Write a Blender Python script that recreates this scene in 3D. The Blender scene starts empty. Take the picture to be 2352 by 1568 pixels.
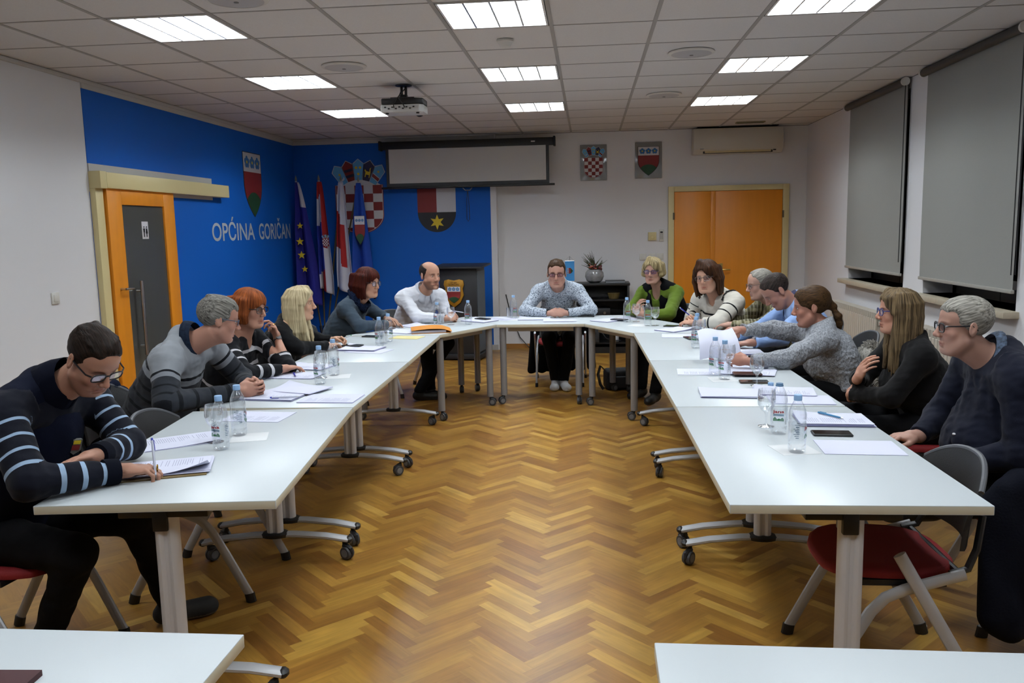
import bpy, bmesh, math, random
import numpy as np
from mathutils import Vector, Matrix, Quaternion
random.seed(7); np.random.seed(7)
SC = bpy.context.scene
COL = SC.collection
PI = math.pi
R = math.radians

# ------------------------------------------------------------------ materials
def s2l(c):
    return tuple((x/12.92 if x <= .04045 else ((x+.055)/1.055)**2.4) for x in c)
def hexc(h):
    h = h.lstrip('#'); return s2l(tuple(int(h[i:i+2], 16)/255 for i in (0, 2, 4)))
def rgba(c): return (*(hexc(c) if isinstance(c, str) else c), 1.0)
MATS = {}
def mat(name, col='#888888', rough=.5, metal=0., spec=.5, bump=None, var=None, coat=0., sheen=0., alpha=None):
    """bump=(scale, strength[, (sx,sy,sz)]); var=(scale, amount) gentle colour variation"""
    if name in MATS: return MATS[name]
    m = bpy.data.materials.new(name); m.use_nodes = True
    nt = m.node_tree; b = nt.nodes['Principled BSDF']
    b.inputs['Base Color'].default_value = rgba(col)
    b.inputs['Roughness'].default_value = rough
    b.inputs['Metallic'].default_value = metal
    b.inputs['Specular IOR Level'].default_value = spec
    if coat: b.inputs['Coat Weight'].default_value = coat
    if sheen:
        b.inputs['Sheen Weight'].default_value = sheen
    tc = None
    def coords(sc=None):
        t = nt.nodes.new('ShaderNodeTexCoord'); mp = nt.nodes.new('ShaderNodeMapping')
        nt.links.new(t.outputs['Object'], mp.inputs['Vector'])
        if sc: mp.inputs['Scale'].default_value = sc
        return mp.outputs['Vector']
    if bump:
        n = nt.nodes.new('ShaderNodeTexNoise'); n.inputs['Scale'].default_value = bump[0]; n.inputs['Detail'].default_value = 4
        nt.links.new(coords(bump[2] if len(bump) > 2 else None), n.inputs['Vector'])
        bp = nt.nodes.new('ShaderNodeBump'); bp.inputs['Strength'].default_value = bump[1]; bp.inputs['Distance'].default_value = .01
        nt.links.new(n.outputs['Fac'], bp.inputs['Height']); nt.links.new(bp.outputs['Normal'], b.inputs['Normal'])
    if var:
        n = nt.nodes.new('ShaderNodeTexNoise'); n.inputs['Scale'].default_value = var[0]; n.inputs['Detail'].default_value = 3
        nt.links.new(coords(var[2] if len(var) > 2 else None), n.inputs['Vector'])
        mr = nt.nodes.new('ShaderNodeMapRange'); mr.inputs['From Min'].default_value = .3; mr.inputs['From Max'].default_value = .7
        mr.inputs['To Min'].default_value = 1-var[1]; mr.inputs['To Max'].default_value = 1+var[1]
        nt.links.new(n.outputs['Fac'], mr.inputs['Value'])
        mx = nt.nodes.new('ShaderNodeMix'); mx.data_type = 'RGBA'; mx.blend_type = 'MULTIPLY'; mx.inputs[0].default_value = 1
        mx.inputs[6].default_value = rgba(col); nt.links.new(mr.outputs[0], mx.inputs[7])
        nt.links.new(mx.outputs[2], b.inputs['Base Color'])
    MATS[name] = m
    return m
def node_mat(name, fn):
    if name in MATS: return MATS[name]
    m = bpy.data.materials.new(name); m.use_nodes = True
    fn(m.node_tree, m.node_tree.nodes['Principled BSDF']); MATS[name] = m
    return m
def clear_mat(name, tint, refl=.05, edge=.35, rough=.03):
    """thin clear wall: mostly lets light through, mirrors more towards its edges"""
    if name in MATS: return MATS[name]
    m = bpy.data.materials.new(name); m.use_nodes = True; nt = m.node_tree
    nt.nodes.remove(nt.nodes['Principled BSDF']); out = nt.nodes['Material Output']
    tr = nt.nodes.new('ShaderNodeBsdfTransparent'); tr.inputs['Color'].default_value = (*tint, 1)
    gl = nt.nodes.new('ShaderNodeBsdfGlossy'); gl.inputs['Roughness'].default_value = rough; gl.inputs['Color'].default_value = (.95, .97, 1, 1)
    lw = nt.nodes.new('ShaderNodeLayerWeight'); lw.inputs['Blend'].default_value = .35
    mr = nt.nodes.new('ShaderNodeMapRange'); mr.inputs['To Min'].default_value = refl; mr.inputs['To Max'].default_value = edge
    nt.links.new(lw.outputs['Facing'], mr.inputs['Value'])
    mx = nt.nodes.new('ShaderNodeMixShader')
    nt.links.new(mr.outputs[0], mx.inputs[0]); nt.links.new(tr.outputs[0], mx.inputs[1]); nt.links.new(gl.outputs[0], mx.inputs[2])
    nt.links.new(mx.outputs[0], out.inputs['Surface'])
    MATS[name] = m
    return m

# ------------------------------------------------------------------ mesh building
class MB:
    def __init__(s): s.v = []; s.f = []; s.m = []
    def add(s, vs, fs, mi=0, M=None):
        o = len(s.v)
        s.v += [tuple(M @ Vector(p)) for p in vs] if M is not None else [tuple(p) for p in vs]
        s.f += [tuple(i+o for i in f) for f in fs]; s.m += [mi]*len(fs)
        return s
    def box(s, lo, hi, mi=0, M=None):
        x0, y0, z0 = lo; x1, y1, z1 = hi
        return s.add([(x0,y0,z0),(x1,y0,z0),(x1,y1,z0),(x0,y1,z0),(x0,y0,z1),(x1,y0,z1),(x1,y1,z1),(x0,y1,z1)],
              [(0,3,2,1),(4,5,6,7),(0,1,5,4),(1,2,6,5),(2,3,7,6),(3,0,4,7)], mi, M)
    def cbox(s, c, d, mi=0, M=None):
        return s.box([c[i]-d[i]/2 for i in range(3)], [c[i]+d[i]/2 for i in range(3)], mi, M)
    def prism(s, poly, h, mi=0, M=None, z0=0.):
        """poly in xy (CCW) extruded from z0 to z0+h"""
        n = len(poly)
        vs = [(p[0], p[1], z0) for p in poly]+[(p[0], p[1], z0+h) for p in poly]
        fs = [tuple(range(n-1, -1, -1)), tuple(range(n, 2*n))]+[(i, (i+1) % n, n+(i+1) % n, n+i) for i in range(n)]
        return s.add(vs, fs, mi, M)
    def lathe(s, prof, n=20, mi=0, M=None, caps=True):
        vs = []; fs = []
        for r, z in prof:
            vs += [(r*math.cos(2*PI*k/n), r*math.sin(2*PI*k/n), z) for k in range(n)]
        for i in range(len(prof)-1):
            for k in range(n):
                a = i*n+k; b = i*n+(k+1) % n
                fs.append((a, b, b+n, a+n))
        if caps:
            if prof[0][0] > 1e-5: fs.append(tuple(range(n-1, -1, -1)))
            if prof[-1][0] > 1e-5: fs.append(tuple(range((len(prof)-1)*n, len(prof)*n)))
        return s.add(vs, fs, mi, M)
    def cyl(s, a, b, r, n=14, mi=0, r2=None):
        return s.tube([a, b], [r, r if r2 is None else r2], n, mi)
    def tube(s, pts, r, n=10, mi=0, flat=None, up=None, closed=False, M=None):
        """sweep of an ellipse (flat=(ra,rb): ra along 'up'); r a number or a list"""
        P = [Vector(p) for p in pts]; N = len(P)
        rs = r if isinstance(r, (list, tuple)) else [r]*N
        vs = []; fs = []
        T = []
        for i in range(N):
            if closed: t = P[(i+1) % N]-P[i-1]
            else: t = P[min(i+1, N-1)]-P[max(i-1, 0)]
            T.append(t.normalized() if t.length > 1e-9 else Vector((0, 0, 1)))
        u = Vector(up) if up else (Vector((0, 0, 1)) if abs(T[0].z) < .9 else Vector((1, 0, 0)))
        for i in range(N):
            if up: u = Vector(up)
            a = u-T[i]*u.dot(T[i])
            if a.length < 1e-6: a = T[i].orthogonal()
            a.normalize(); u = a; b = T[i].cross(a)
            fa, fb = flat if flat else (1, 1)
            for k in range(n):
                t = 2*PI*k/n
                vs.append(P[i]+a*(rs[i]*fa*math.cos(t))+b*(rs[i]*fb*math.sin(t)))
        for i in range(N if closed else N-1):
            for k in range(n):
                A = i*n+k; B = i*n+(k+1) % n; j = ((i+1) % N)*n
                fs.append((A, B, j+(k+1) % n, j+k))
        if not closed: fs += [tuple(range(n-1, -1, -1)), tuple(range((N-1)*n, N*n))]
        return s.add(vs, fs, mi, M)
    def ball(s, c, r, n=12, mi=0, M=None):
        rx, ry, rz = r if isinstance(r, (tuple, list)) else (r, r, r)
        vs = [(c[0], c[1], c[2]-rz)]; m = n//2
        for i in range(1, m):
            p = -PI/2+PI*i/m
            vs += [(c[0]+rx*math.cos(p)*math.cos(2*PI*k/n), c[1]+ry*math.cos(p)*math.sin(2*PI*k/n), c[2]+rz*math.sin(p)) for k in range(n)]
        vs.append((c[0], c[1], c[2]+rz)); L = len(vs)-1
        fs = [(0, 1+(k+1) % n, 1+k) for k in range(n)]
        for i in range(m-2):
            for k in range(n):
                a = 1+i*n+k; b = 1+i*n+(k+1) % n
                fs.append((a, b, b+n, a+n))
        o = 1+(m-2)*n
        fs += [(o+k, o+(k+1) % n, L) for k in range(n)]
        return s.add(vs, fs, mi, M)
    def mesh(s, name, mats, bevel=0, seg=2, sharp=32):
        me = bpy.data.meshes.new(name)
        me.from_pydata(s.v, [], s.f)
        for m in (mats if isinstance(mats, (list, tuple)) else [mats]): me.materials.append(m)
        me.polygons.foreach_set('material_index', s.m)
        bm = bmesh.new(); bm.from_mesh(me)
        bmesh.ops.recalc_face_normals(bm, faces=bm.faces)
        if bevel:
            ed = [e for e in bm.edges if len(e.link_faces) == 2 and e.calc_face_angle(0) > R(50)]
            bmesh.ops.bevel(bm, geom=ed, offset=bevel, segments=seg, affect='EDGES', clamp_overlap=True, profile=.5)
        for f in bm.faces: f.smooth = True
        for e in bm.edges:
            if len(e.link_faces) == 2 and e.calc_face_angle(0) > R(sharp): e.smooth = False
        bm.to_mesh(me); bm.free()
        return me
    def obj(s, name, mats, parent=None, bevel=0, seg=2, sharp=32):
        return link(bpy.data.objects.new(name, s.mesh(name, mats, bevel, seg, sharp)), parent)
def link(o, parent=None):
    COL.objects.link(o)
    if parent is not None: o.parent = parent
    return o
def tag(o, label, cat, group=None, kind=None):
    if label: o['label'] = label
    if cat: o['category'] = cat
    if group: o['group'] = group
    if kind: o['kind'] = kind
    return o
def thing(name, label, cat, loc=(0, 0, 0), rz=0, group=None):
    o = bpy.data.objects.new(name, None); COL.objects.link(o)
    o.location = loc; o.rotation_euler = (0, 0, rz); o.empty_display_size = .1
    return tag(o, label, cat, group)
def struct(o, label=None):
    o['kind'] = 'structure'
    if label: o['label'] = label
    return o
def dup(root, loc, rz=0, label=None, group=None):
    r = root.copy(); COL.objects.link(r); r.location = loc; r.rotation_euler = (0, 0, rz)
    if label: r['label'] = label
    if group: r['group'] = group
    for ch in list(root.children):
        c = ch.copy(); COL.objects.link(c); c.parent = r
        for g in list(ch.children):
            d = g.copy(); COL.objects.link(d); d.parent = c
    return r
def frame(o, x, y, z):
    """4x4 with the given axes and origin"""
    M = Matrix.Identity(4)
    for i, a in enumerate((x, y, z)):
        for k in range(3): M[k][i] = a[k]
    for k in range(3): M[k][3] = o[k]
    return M
WL = lambda y, z, d=0: frame((-3.69+d, y, z), (0, 1, 0), (0, 0, 1), (1, 0, 0))     # drawing on the left wall
WB = lambda x, z, Y=5.7, d=0: frame((x, Y-d, z), (1, 0, 0), (0, 0, 1), (0, -1, 0))   # drawing on a wall facing the room
def text_geo(s, h, width=None, bold=0., spacing=1.):
    cu = bpy.data.curves.new('t', 'FONT'); cu.body = s; cu.size = 1; cu.offset = bold; cu.resolution_u = 4; cu.space_character = spacing
    o = bpy.data.objects.new('t', cu); COL.objects.link(o)
    bpy.context.view_layer.update()
    me = o.evaluated_get(bpy.context.evaluated_depsgraph_get()).to_mesh()
    vs = [tuple(v.co) for v in me.vertices]; fs = [tuple(p.vertices) for p in me.polygons]
    bpy.data.objects.remove(o); bpy.data.curves.remove(cu)
    x0 = min(v[0] for v in vs); x1 = max(v[0] for v in vs)
    k = h/.73
    kx = k if width is None else width/(x1-x0)
    return [((v[0]-x0)*kx, v[1]*k, 0) for v in vs], fs
def star(cx, cy, ro, ri, n=5, rot=PI/2):
    return [(cx+(ro if i % 2 == 0 else ri)*math.cos(rot+PI*i/n), cy+(ro if i % 2 == 0 else ri)*math.sin(rot+PI*i/n)) for i in range(2*n)]
def disc(cx, cy, r, n=20, ry=None):
    return [(cx+r*math.cos(2*PI*i/n), cy+(ry or r)*math.sin(2*PI*i/n)) for i in range(n)]

# ------------------------------------------------------------------ camera and picture settings
cam = bpy.data.cameras.new('camera'); cam.lens = 29.276; cam.sensor_width = 36; cam.clip_start = .05
co = bpy.data.objects.new('camera', cam); COL.objects.link(co)
def rot3(yaw, pitch, roll):
    B = Matrix(((1,0,0),(0,0,-1),(0,1,0)))
    cy, sy = math.cos(yaw), math.sin(yaw); cp, sp = math.cos(pitch), math.sin(pitch); cr, sr = math.cos(roll), math.sin(roll)
    return Matrix(((cr,-sr,0),(sr,cr,0),(0,0,1))) @ Matrix(((1,0,0),(0,cp,-sp),(0,sp,cp))) @ B @ Matrix(((cy,-sy,0),(sy,cy,0),(0,0,1)))
CR = rot3(-9.378e-02, 1.3503e-01, -2.136e-02)
co.matrix_world = frame((.2159, -5.2878, 1.6096), CR[0], -CR[1], -CR[2])
SC.camera = co
SC.view_settings.view_transform = 'Standard'; SC.view_settings.look = 'None'
SC.view_settings.gamma = 1; SC.view_settings.use_curve_mapping = False
SC.view_settings.exposure = -0.68
SC.cycles.use_denoising = True
SC.cycles.max_bounces = 8; SC.cycles.diffuse_bounces = 4; SC.cycles.transparent_max_bounces = 24
SC.cycles.caustics_reflective = False; SC.cycles.caustics_refractive = False
w = bpy.data.worlds.new('world'); SC.world = w; w.use_nodes = True
w.node_tree.nodes['Background'].inputs[0].default_value = (.02, .025, .04, 1); w.node_tree.nodes['Background'].inputs[1].default_value = .3
# ------------------------------------------------------------------ room shell
XL, XR, YB, YR, YF, H = -3.69, 3.0, 5.7, 5.85, -7.4, 2.825
T = .625
m_wall = mat('wall_paint', '#e2e2e5', .8, spec=.2, bump=(60, .05))
m_blue = mat('blue_paint', '#0459b6', .6, spec=.3, bump=(60, .05))
m_cream = mat('cream_lacquer', '#d6c794', .4)
m_orange = mat('orange_door', '#dd8a1c', .42, var=(3, .04, (6, 6, .6)))
m_steel = mat('brushed_steel', '#b4b4b4', .3, 1.)
m_dark = mat('black_plastic', '#141416', .45)
m_white = mat('white_plastic', '#d9d8d2', .4)
m_grey = mat('grey_plastic', '#77787a', .45)

def floor_build():
    L, W = .33, .055; n = 6
    vs = []; fs = []; cols = []; uvs = []
    x0, x1, y0, y1 = XL-.0, XR+.25, YF, YR
    c45 = math.sqrt(.5)
    rnd = random.Random(3)
    def plank(u, v, horiz):
        a, b = (L, W) if horiz else (W, L)
        pts = [(u, v), (u+a, v), (u+a, v+b), (u, v+b)]
        P = [((p[0]-p[1])*c45, (p[0]+p[1])*c45) for p in pts]
        if max(p[0] for p in P) < x0-.02 or min(p[0] for p in P) > x1+.02 or max(p[1] for p in P) < y0 or min(p[1] for p in P) > y1+.1: return
        o = len(vs); g = .0007
        cx = sum(p[0] for p in P)/4; cy = sum(p[1] for p in P)/4
        for p in P: vs.append((p[0], p[1], 0))
        fs.append((o, o+1, o+2, o+3))
        r = rnd.random(); cols.append((r, rnd.random(), rnd.random()))
        U = [(0, 0), (L, 0), (L, W), (0, W)] if horiz else [(0, W), (0, 0), (L, 0), (L, W)]
        k = rnd.random()*40; uvs.extend([(q[0]+k, q[1]+k*.37) for q in U])
    # herringbone on the (u,v) lattice: rows step by (W,W); period 2L along (1,-1)
    for i in range(-215, 215):
        for j in range(-20, 21):
            bu = i*W+j*L; bv = i*W-j*L
            plank(bu, bv, True)
            plank(bu+L, bv+W-L, False)
    me = bpy.data.meshes.new('floor'); me.from_pydata(vs, [], fs)
    at = me.attributes.new('plank', 'FLOAT_COLOR', 'FACE')
    at.data.foreach_set('color', [x for c in cols for x in (*c, 1.)])
    uv = me.uv_layers.new(name='UVMap')
    uv.data.foreach_set('uv', [x for p in uvs for x in p])
    def fn(nt, b):
        N = nt.nodes.new; Lk = nt.links.new
        a = N('ShaderNodeAttribute'); a.attribute_name = 'plank'
        sp = N('ShaderNodeSeparateColor'); Lk(a.outputs['Color'], sp.inputs[0])
        cr = N('ShaderNodeValToRGB'); e = cr.color_ramp.elements
        e[0].position = 0; e[0].color = rgba('#80541f'); e[1].position = 1; e[1].color = rgba('#b28b42')
        for p, c in ((.12, '#855b24'), (.5, '#946a2a'), (.85, '#9f7631'), (.93, '#aa8238')):
            q = e.new(p); q.color = rgba(c)
        Lk(sp.outputs[0], cr.inputs[0])
        u = N('ShaderNodeUVMap'); mp = N('ShaderNodeMapping'); mp.inputs['Scale'].default_value = (5, 55, 1); Lk(u.outputs[0], mp.inputs[0])
        n = N('ShaderNodeTexNoise'); n.inputs['Scale'].default_value = 1; n.inputs['Detail'].default_value = 5; n.inputs['Distortion'].default_value = .6; Lk(mp.outputs[0], n.inputs['Vector'])
        mr = N('ShaderNodeMapRange'); mr.inputs['From Min'].default_value = .3; mr.inputs['From Max'].default_value = .7; mr.inputs['To Min'].default_value = .82; mr.inputs['To Max'].default_value = 1.12; Lk(n.outputs['Fac'], mr.inputs['Value'])
        mx = N('ShaderNodeMix'); mx.data_type = 'RGBA'; mx.blend_type = 'MULTIPLY'; mx.inputs[0].default_value = 1; Lk(cr.outputs[0], mx.inputs[6]); Lk(mr.outputs[0], mx.inputs[7])
        tc = N('ShaderNodeTexCoord'); n2 = N('ShaderNodeTexNoise'); n2.inputs['Scale'].default_value = 5; n2.inputs['Detail'].default_value = 4; Lk(tc.outputs['Object'], n2.inputs['Vector'])
        mr2 = N('ShaderNodeMapRange'); mr2.inputs['From Min'].default_value = .3; mr2.inputs['From Max'].default_value = .7; mr2.inputs['To Min'].default_value = .88; mr2.inputs['To Max'].default_value = 1.1; Lk(n2.outputs['Fac'], mr2.inputs['Value'])
        m2 = N('ShaderNodeMix'); m2.data_type = 'RGBA'; m2.blend_type = 'MULTIPLY'; m2.inputs[0].default_value = 1; Lk(mx.outputs[2], m2.inputs[6]); Lk(mr2.outputs[0], m2.inputs[7])
        Lk(m2.outputs[2], b.inputs['Base Color'])
        b.inputs['Roughness'].default_value = .34; b.inputs['Specular IOR Level'].default_value = .45
        bp = N('ShaderNodeBump'); bp.inputs['Strength'].default_value = .12; bp.inputs['Distance'].default_value = .003; Lk(n.outputs['Fac'], bp.inputs['Height']); Lk(bp.outputs[0], b.inputs['Normal'])
    me.materials.append(node_mat('parquet', fn))
    # a slab under the planks
    struct(link(bpy.data.objects.new('floor', me)))
floor_build()

# walls
def wall_box(name, boxes, mats): 
    b = MB()
    for lo, hi, mi in boxes: b.box(lo, hi, mi)
    return struct(b.obj(name, mats))
d = .004
wall_box('wall_left', [((XL-.15, YF-.15, 0), (XL, YR+.15, H), 0),
    ((XL, 1.03, 2.185), (XL+d, YB, 2.755), 1), ((XL, 3.185, 1.965), (XL+d, YB, 2.185), 1), ((XL, 1.03, 0), (XL+d, YB, 1.965), 1)], [m_wall, m_blue])
wall_box('wall_back', [((-.985, YR, 0), (XR+.2, YR+.15, H), 0), ((XL, YB, 0), (-.985, YR+.15, H), 0),
    ((XL+d, YB-d, .07), (-1.062, YB, 2.755), 1)], [m_wall, m_blue])
# right wall with three window openings
W3 = [(2.42, 4.0), (.43, 1.97), (-1.55, 0.0)]
ZS, ZT = 1.0, 2.74
bx = []; y = YR+.15
for y0, y1 in W3:
    bx.append(((XR, y1, 0), (XR+.35, y, H), 0)); bx.append(((XR, y0, 0), (XR+.35, y1, ZS), 0)); bx.append(((XR, y0, ZT), (XR+.35, y1, H), 0)); y = y0
bx.append(((XR, YF-.15, 0), (XR+.35, y, H), 0))
wall_box('wall_right', bx, [m_wall])
wall_box('wall_front', [((XL, YF-.15, 0), (XR, YF, H), 0)], [m_wall])
# ceiling: tiles in a T-bar grid, with openings where the luminaires sit
LX = [-4, -1, 2]; LY = [-7, -4, -1, 2, 5]
lights = {(i, j) for i in LX for j in LY}
m_tile = mat('mineral_tile', '#d6d4d3', .9, spec=.1, bump=(140, .12), var=(120, .03))
m_tbar = mat('ceiling_bar', '#a09d9a', .6)
b = MB()
for i in range(-6, 6):
    for j in range(-12, 10):
        if (i, j) in lights: continue
        xa, xb = max(i*T, XL), min((i+1)*T, XR); ya, yb = max(j*T, YF), min((j+1)*T, YR)
        if xb-xa < .01 or yb-ya < .01: continue
        b.box((xa, ya, H+.004), (xb, yb, H+.02), 0)
for i in range(-5, 5): b.box((i*T-.012, YF, H), (i*T+.012, YR, H+.03), 1)
for j in range(-11, 10): b.box((XL, j*T-.007, H+.0015), (XR, j*T+.007, H+.03), 1)
b.box((XL, YF, H+.16), (XR, YR, H+.2), 0)
struct(b.obj('ceiling', [m_tile, m_tbar]))
# white cornice over the blue walls, baseboards
m_corn = mat('cornice_white', '#bdbbb8', .6)
b = MB(); b.box((XL, -1.0, H-.03), (XL+.02, YB, H), 0); b.box((XL, 1.03, 2.755), (XL+.012, YB, H), 0); struct(b.obj('trim_1', m_corn, bevel=.003))
b = MB(); b.box((XL, YB-.012, 2.755), (-1.0, YB, H), 0); b.box((XL, YB-.05, H-.02), (-1.0, YB, H), 0); struct(b.obj('trim_2', m_corn, bevel=.003))
m_bb = mat('oak_baseboard', '#a06f35', .45)
b = MB(); b.box((-.985, YR-.015, 0), (1.25, YR, .06)); b.box((2.78, YR-.015, 0), (XR, YR, .06)); struct(b.obj('baseboard_back', m_bb))
b = MB(); b.box((XR-.015, YF, 0), (XR, YR, .07)); struct(b.obj('baseboard_right', m_bb))
b = MB(); b.box((XL, YF, 0), (XL+.015, 1.0, .07)); struct(b.obj('baseboard_left', m_bb))
b = MB(); b.box((XL, YB-.012, 0), (-1.0, YB, .07)); struct(b.obj('trim_3', m_corn))

# windows
m_night = mat('night_glass', '#0a0c10', .05, spec=.6)
m_frame = mat('window_frame', '#3a3634', .5)
m_sill = mat('stone_sill', '#b6ac98', .5, bump=(40, .1), var=(30, .06))
m_blind = mat('blind_fabric', '#969692', .85, spec=.1, bump=(300, .08), var=(200, .03))
m_cass = mat('blind_cassette', '#3a3836', .5)
for n, (y0, y1) in enumerate(W3, 1):
    b = MB()
    x = XR+.24
    b.box((x, y0, ZS), (x+.06, y0+.07, ZT), 0); b.box((x, y1-.07, ZS), (x+.06, y1, ZT), 0); b.box((x, y0, ZS), (x+.06, y1, ZS+.09), 0); b.box((x, y0, ZT-.07), (x+.06, y1, ZT), 0)
    ym = (y0+y1)/2; b.box((x-.005, ym-.05, ZS), (x+.06, ym+.05, ZT), 0)
    wn = struct(b.obj('window_%d' % n, m_frame))
    p = MB(); p.box((x+.02, y0+.05, ZS+.06), (x+.03, y1-.05, ZT-.05)); p.obj('pane', m_night, wn)
    s = MB(); s.box((XR-.1, y0-.05, ZS-.045), (XR+.24, y1+.05, ZS), 0); s.obj('sill', m_sill, wn, bevel=.004)
    # roller blind hanging in front of the opening
    lab = ['grey roller blind over the window nearest the double door', 'grey roller blind over the window behind the grey-haired man in navy', 'grey roller blind on the window nearest the camera'][n-1]
    t = thing('roller_blind', lab, 'blind', (XR-.06, (y0+y1)/2, ZT), 0, None)
    hw = (y1-y0)/2+.03
    q = MB(); q.tube([(0, -hw, .05), (0, hw, .05)], .032, 12); q.obj('roller', m_cass, t)
    q = MB(); q.lathe([(.036, -.012), (.036, .012)], 14, 0, Matrix.Translation((0, -hw, .05)) @ Matrix.Rotation(PI/2, 4, 'X')); q.obj('end_cap', m_white, t); q = MB(); q.lathe([(.036, -.012), (.036, .012)], 14, 0, Matrix.Translation((0, hw, .05)) @ Matrix.Rotation(PI/2, 4, 'X')); q.obj('end_cap', m_white, t)
    q = MB(); vs = []; fs = []; K = 24
    for k in range(K+1):
        yy = -hw+.02+(2*hw-.04)*k/K
        for r_, zz in enumerate((.05, -.4, -.9, -1.3, ZS+.135-ZT)):
            dx = .03-.0 if r_ == 0 else .03
            vs.append((dx+.003*math.sin(k*.9+r_)*(r_/4), yy, zz))
    for k in range(K):
        for r_ in range(4): a = k*5+r_; fs.append((a, a+5, a+6, a+1))
    q.add(vs, fs); q.obj('blind_fabric', m_blind, t, sharp=80)
    q = MB(); q.box((.018, -hw+.02, ZS+.115-ZT), (.042, hw-.02, ZS+.14-ZT)); q.obj('bottom_bar', mat('blind_bar', '#a09d96', .5), t, bevel=.004)
    q = MB(); q.cyl((0, -hw-.006, .04), (0, -hw-.006, -1.5), .004, 6); q.cyl((.025, -hw-.006, .04), (.025, -hw-.006, -1.5), .004, 6); q.obj('pull_chain', m_dark, t)

# radiators under the windows
m_rad = mat('radiator_enamel', '#c3bcb0', .4)
def radiator(y0, y1, label):
    t = thing('radiator', label, 'radiator', (XR-.1, (y0+y1)/2, 0))
    n = int((y1-y0)/.06); q = MB(); hw = (y1-y0)/2
    for k in range(n):
        yy = -hw+.03+k*(2*hw-.06)/(n-1)
        q.box((-.045, yy-.024, .13), (-.03, yy+.024, .70)); q.box((-.03, yy-.008, .15), (.05, yy+.008, .69)); q.box((.04, yy-.024, .13), (.055, yy+.024, .70))
        q.box((-.045, yy-.024, .70), (.055, yy-.012, .76)); q.box((-.045, yy+.012, .70), (.055, yy+.024, .76))
    q.box((-.02, -hw, .16), (.02, hw, .2)); q.box((-.02, -hw, .64), (.02, hw, .68))
    q.obj('fin_panel', m_rad, t, bevel=.003, seg=1)
    q = MB(); q.tube([(0, -hw, .66), (0, -hw-.1, .66), (0, -hw-.13, .62), (0, -hw-.13, .02)], .011, 8); q.obj('pipe', mat('pipe_brass', '#6d6248', .4, .6), t)
    q = MB(); q.lathe([(.018, 0), (.024, .01), (.024, .06), (.014, .07)], 12, 0, Matrix.Translation((0, -hw-.02, .66)) @ Matrix.Rotation(PI/2, 4, 'X')); q.obj('valve', m_white, t)
    for yy in (-hw+.1, hw-.1):
        q = MB(); q.box((.02, yy-.015, 0), (.04, yy+.015, .16)); q.obj('foot', m_rad, t)
radiator(2.65, 4.12, 'cream ribbed radiator under the window nearest the double door')
radiator(.42, 1.75, 'cream ribbed radiator behind the grey-haired man in the navy sweater')

# sliding door on the left wall
b = MB()
X0, X1 = XL+.03, XL+.07
for lo, hi in (((1.15, .02), (1.36, 2.0)), ((2.05, .02), (2.24, 2.0)), ((1.36, .02), (2.05, .36)), ((1.36, 1.87), (2.05, 2.0))):
    b.box((X0, lo[0], lo[1]), (X1, hi[0], hi[1]), 0)
d1 = struct(b.obj('door_1', m_orange, bevel=.004))
q = MB(); q.box((X0+.012, 1.34, .34), (X0+.022, 2.07, 1.89)); q.obj('glass_pane', mat('dim_room_glass', '#4c4c46', .2, spec=.5), d1)  # opaque pane, the dim room behind it is put into the dark colour
q = MB(); q.cyl((X1+.05, 1.475, .6), (X1+.05, 1.475, 1.235), .014, 12)
for z in (.68, 1.15): q.cyl((X1, 1.475, z), (X1+.05, 1.475, z), .009, 8)
q.obj('pull_handle', m_steel, d1)
q = MB(); q.cyl((X1, 1.24, 1.18), (X1+.045, 1.24, 1.18), .01, 8); q.tube([(X1+.045, 1.24, 1.18), (X1+.05, 1.3, 1.18), (X1+.045, 1.36, 1.178)], .009, 8); q.obj('lever_handle', m_steel, d1)
b = MB(); b.box((XL, 1.03, 1.99), (XL+.1, 1.12, 2.125)); b.box((XL, 1.122, 1.995), (XL+.1, 3.4, 2.12)); b.box((XL, 1.03, 0), (XL+.05, 1.135, 1.99)); struct(b.obj('trim_4', m_cream, bevel=.004))
b = MB(); b.box((XL+.0005, 1.03, 2.12), (XL+.012, 3.185, 2.185)); b.box((XL+.0005, 2.24, 1.965), (XL+.012, 3.185, 2.0)); struct(b.obj('trim_5', m_corn))
# toilet pictogram plate on the pane
t = thing('toilet_sign', 'small white sign with two black figures on the sliding door glass', 'sign', (X0+.024, 1.72, 1.66))
M = frame((0, 0, 0), (0, 1, 0), (0, 0, 1), (1, 0, 0))
q = MB(); q.cbox((0, 0, 0), (.105, .15, .003), 0, M); q.obj('plate', mat('sign_white', '#cfcdd2', .4), t, bevel=.001)
q = MB()
for s_ in (-1, 1):
    cx = .021*s_
    q.prism(disc(cx, .028, .0075, 12), .001, 0, M, .002)
    if s_ < 0: q.prism([(cx-.014, .016), (cx-.011, -.018), (cx-.007, -.018), (cx-.007, -.058), (cx+.007, -.058), (cx+.007, -.018), (cx+.011, -.018), (cx+.014, .016)][::1], .001, 0, M, .002)
    else: q.prism([(cx-.01, .016), (cx-.017, -.028), (cx-.007, -.028), (cx-.007, -.058), (cx+.007, -.058), (cx+.007, -.028), (cx+.017, -.028), (cx+.01, .016)], .001, 0, M, .002)
q.obj('pictogram', m_dark, t)

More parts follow.
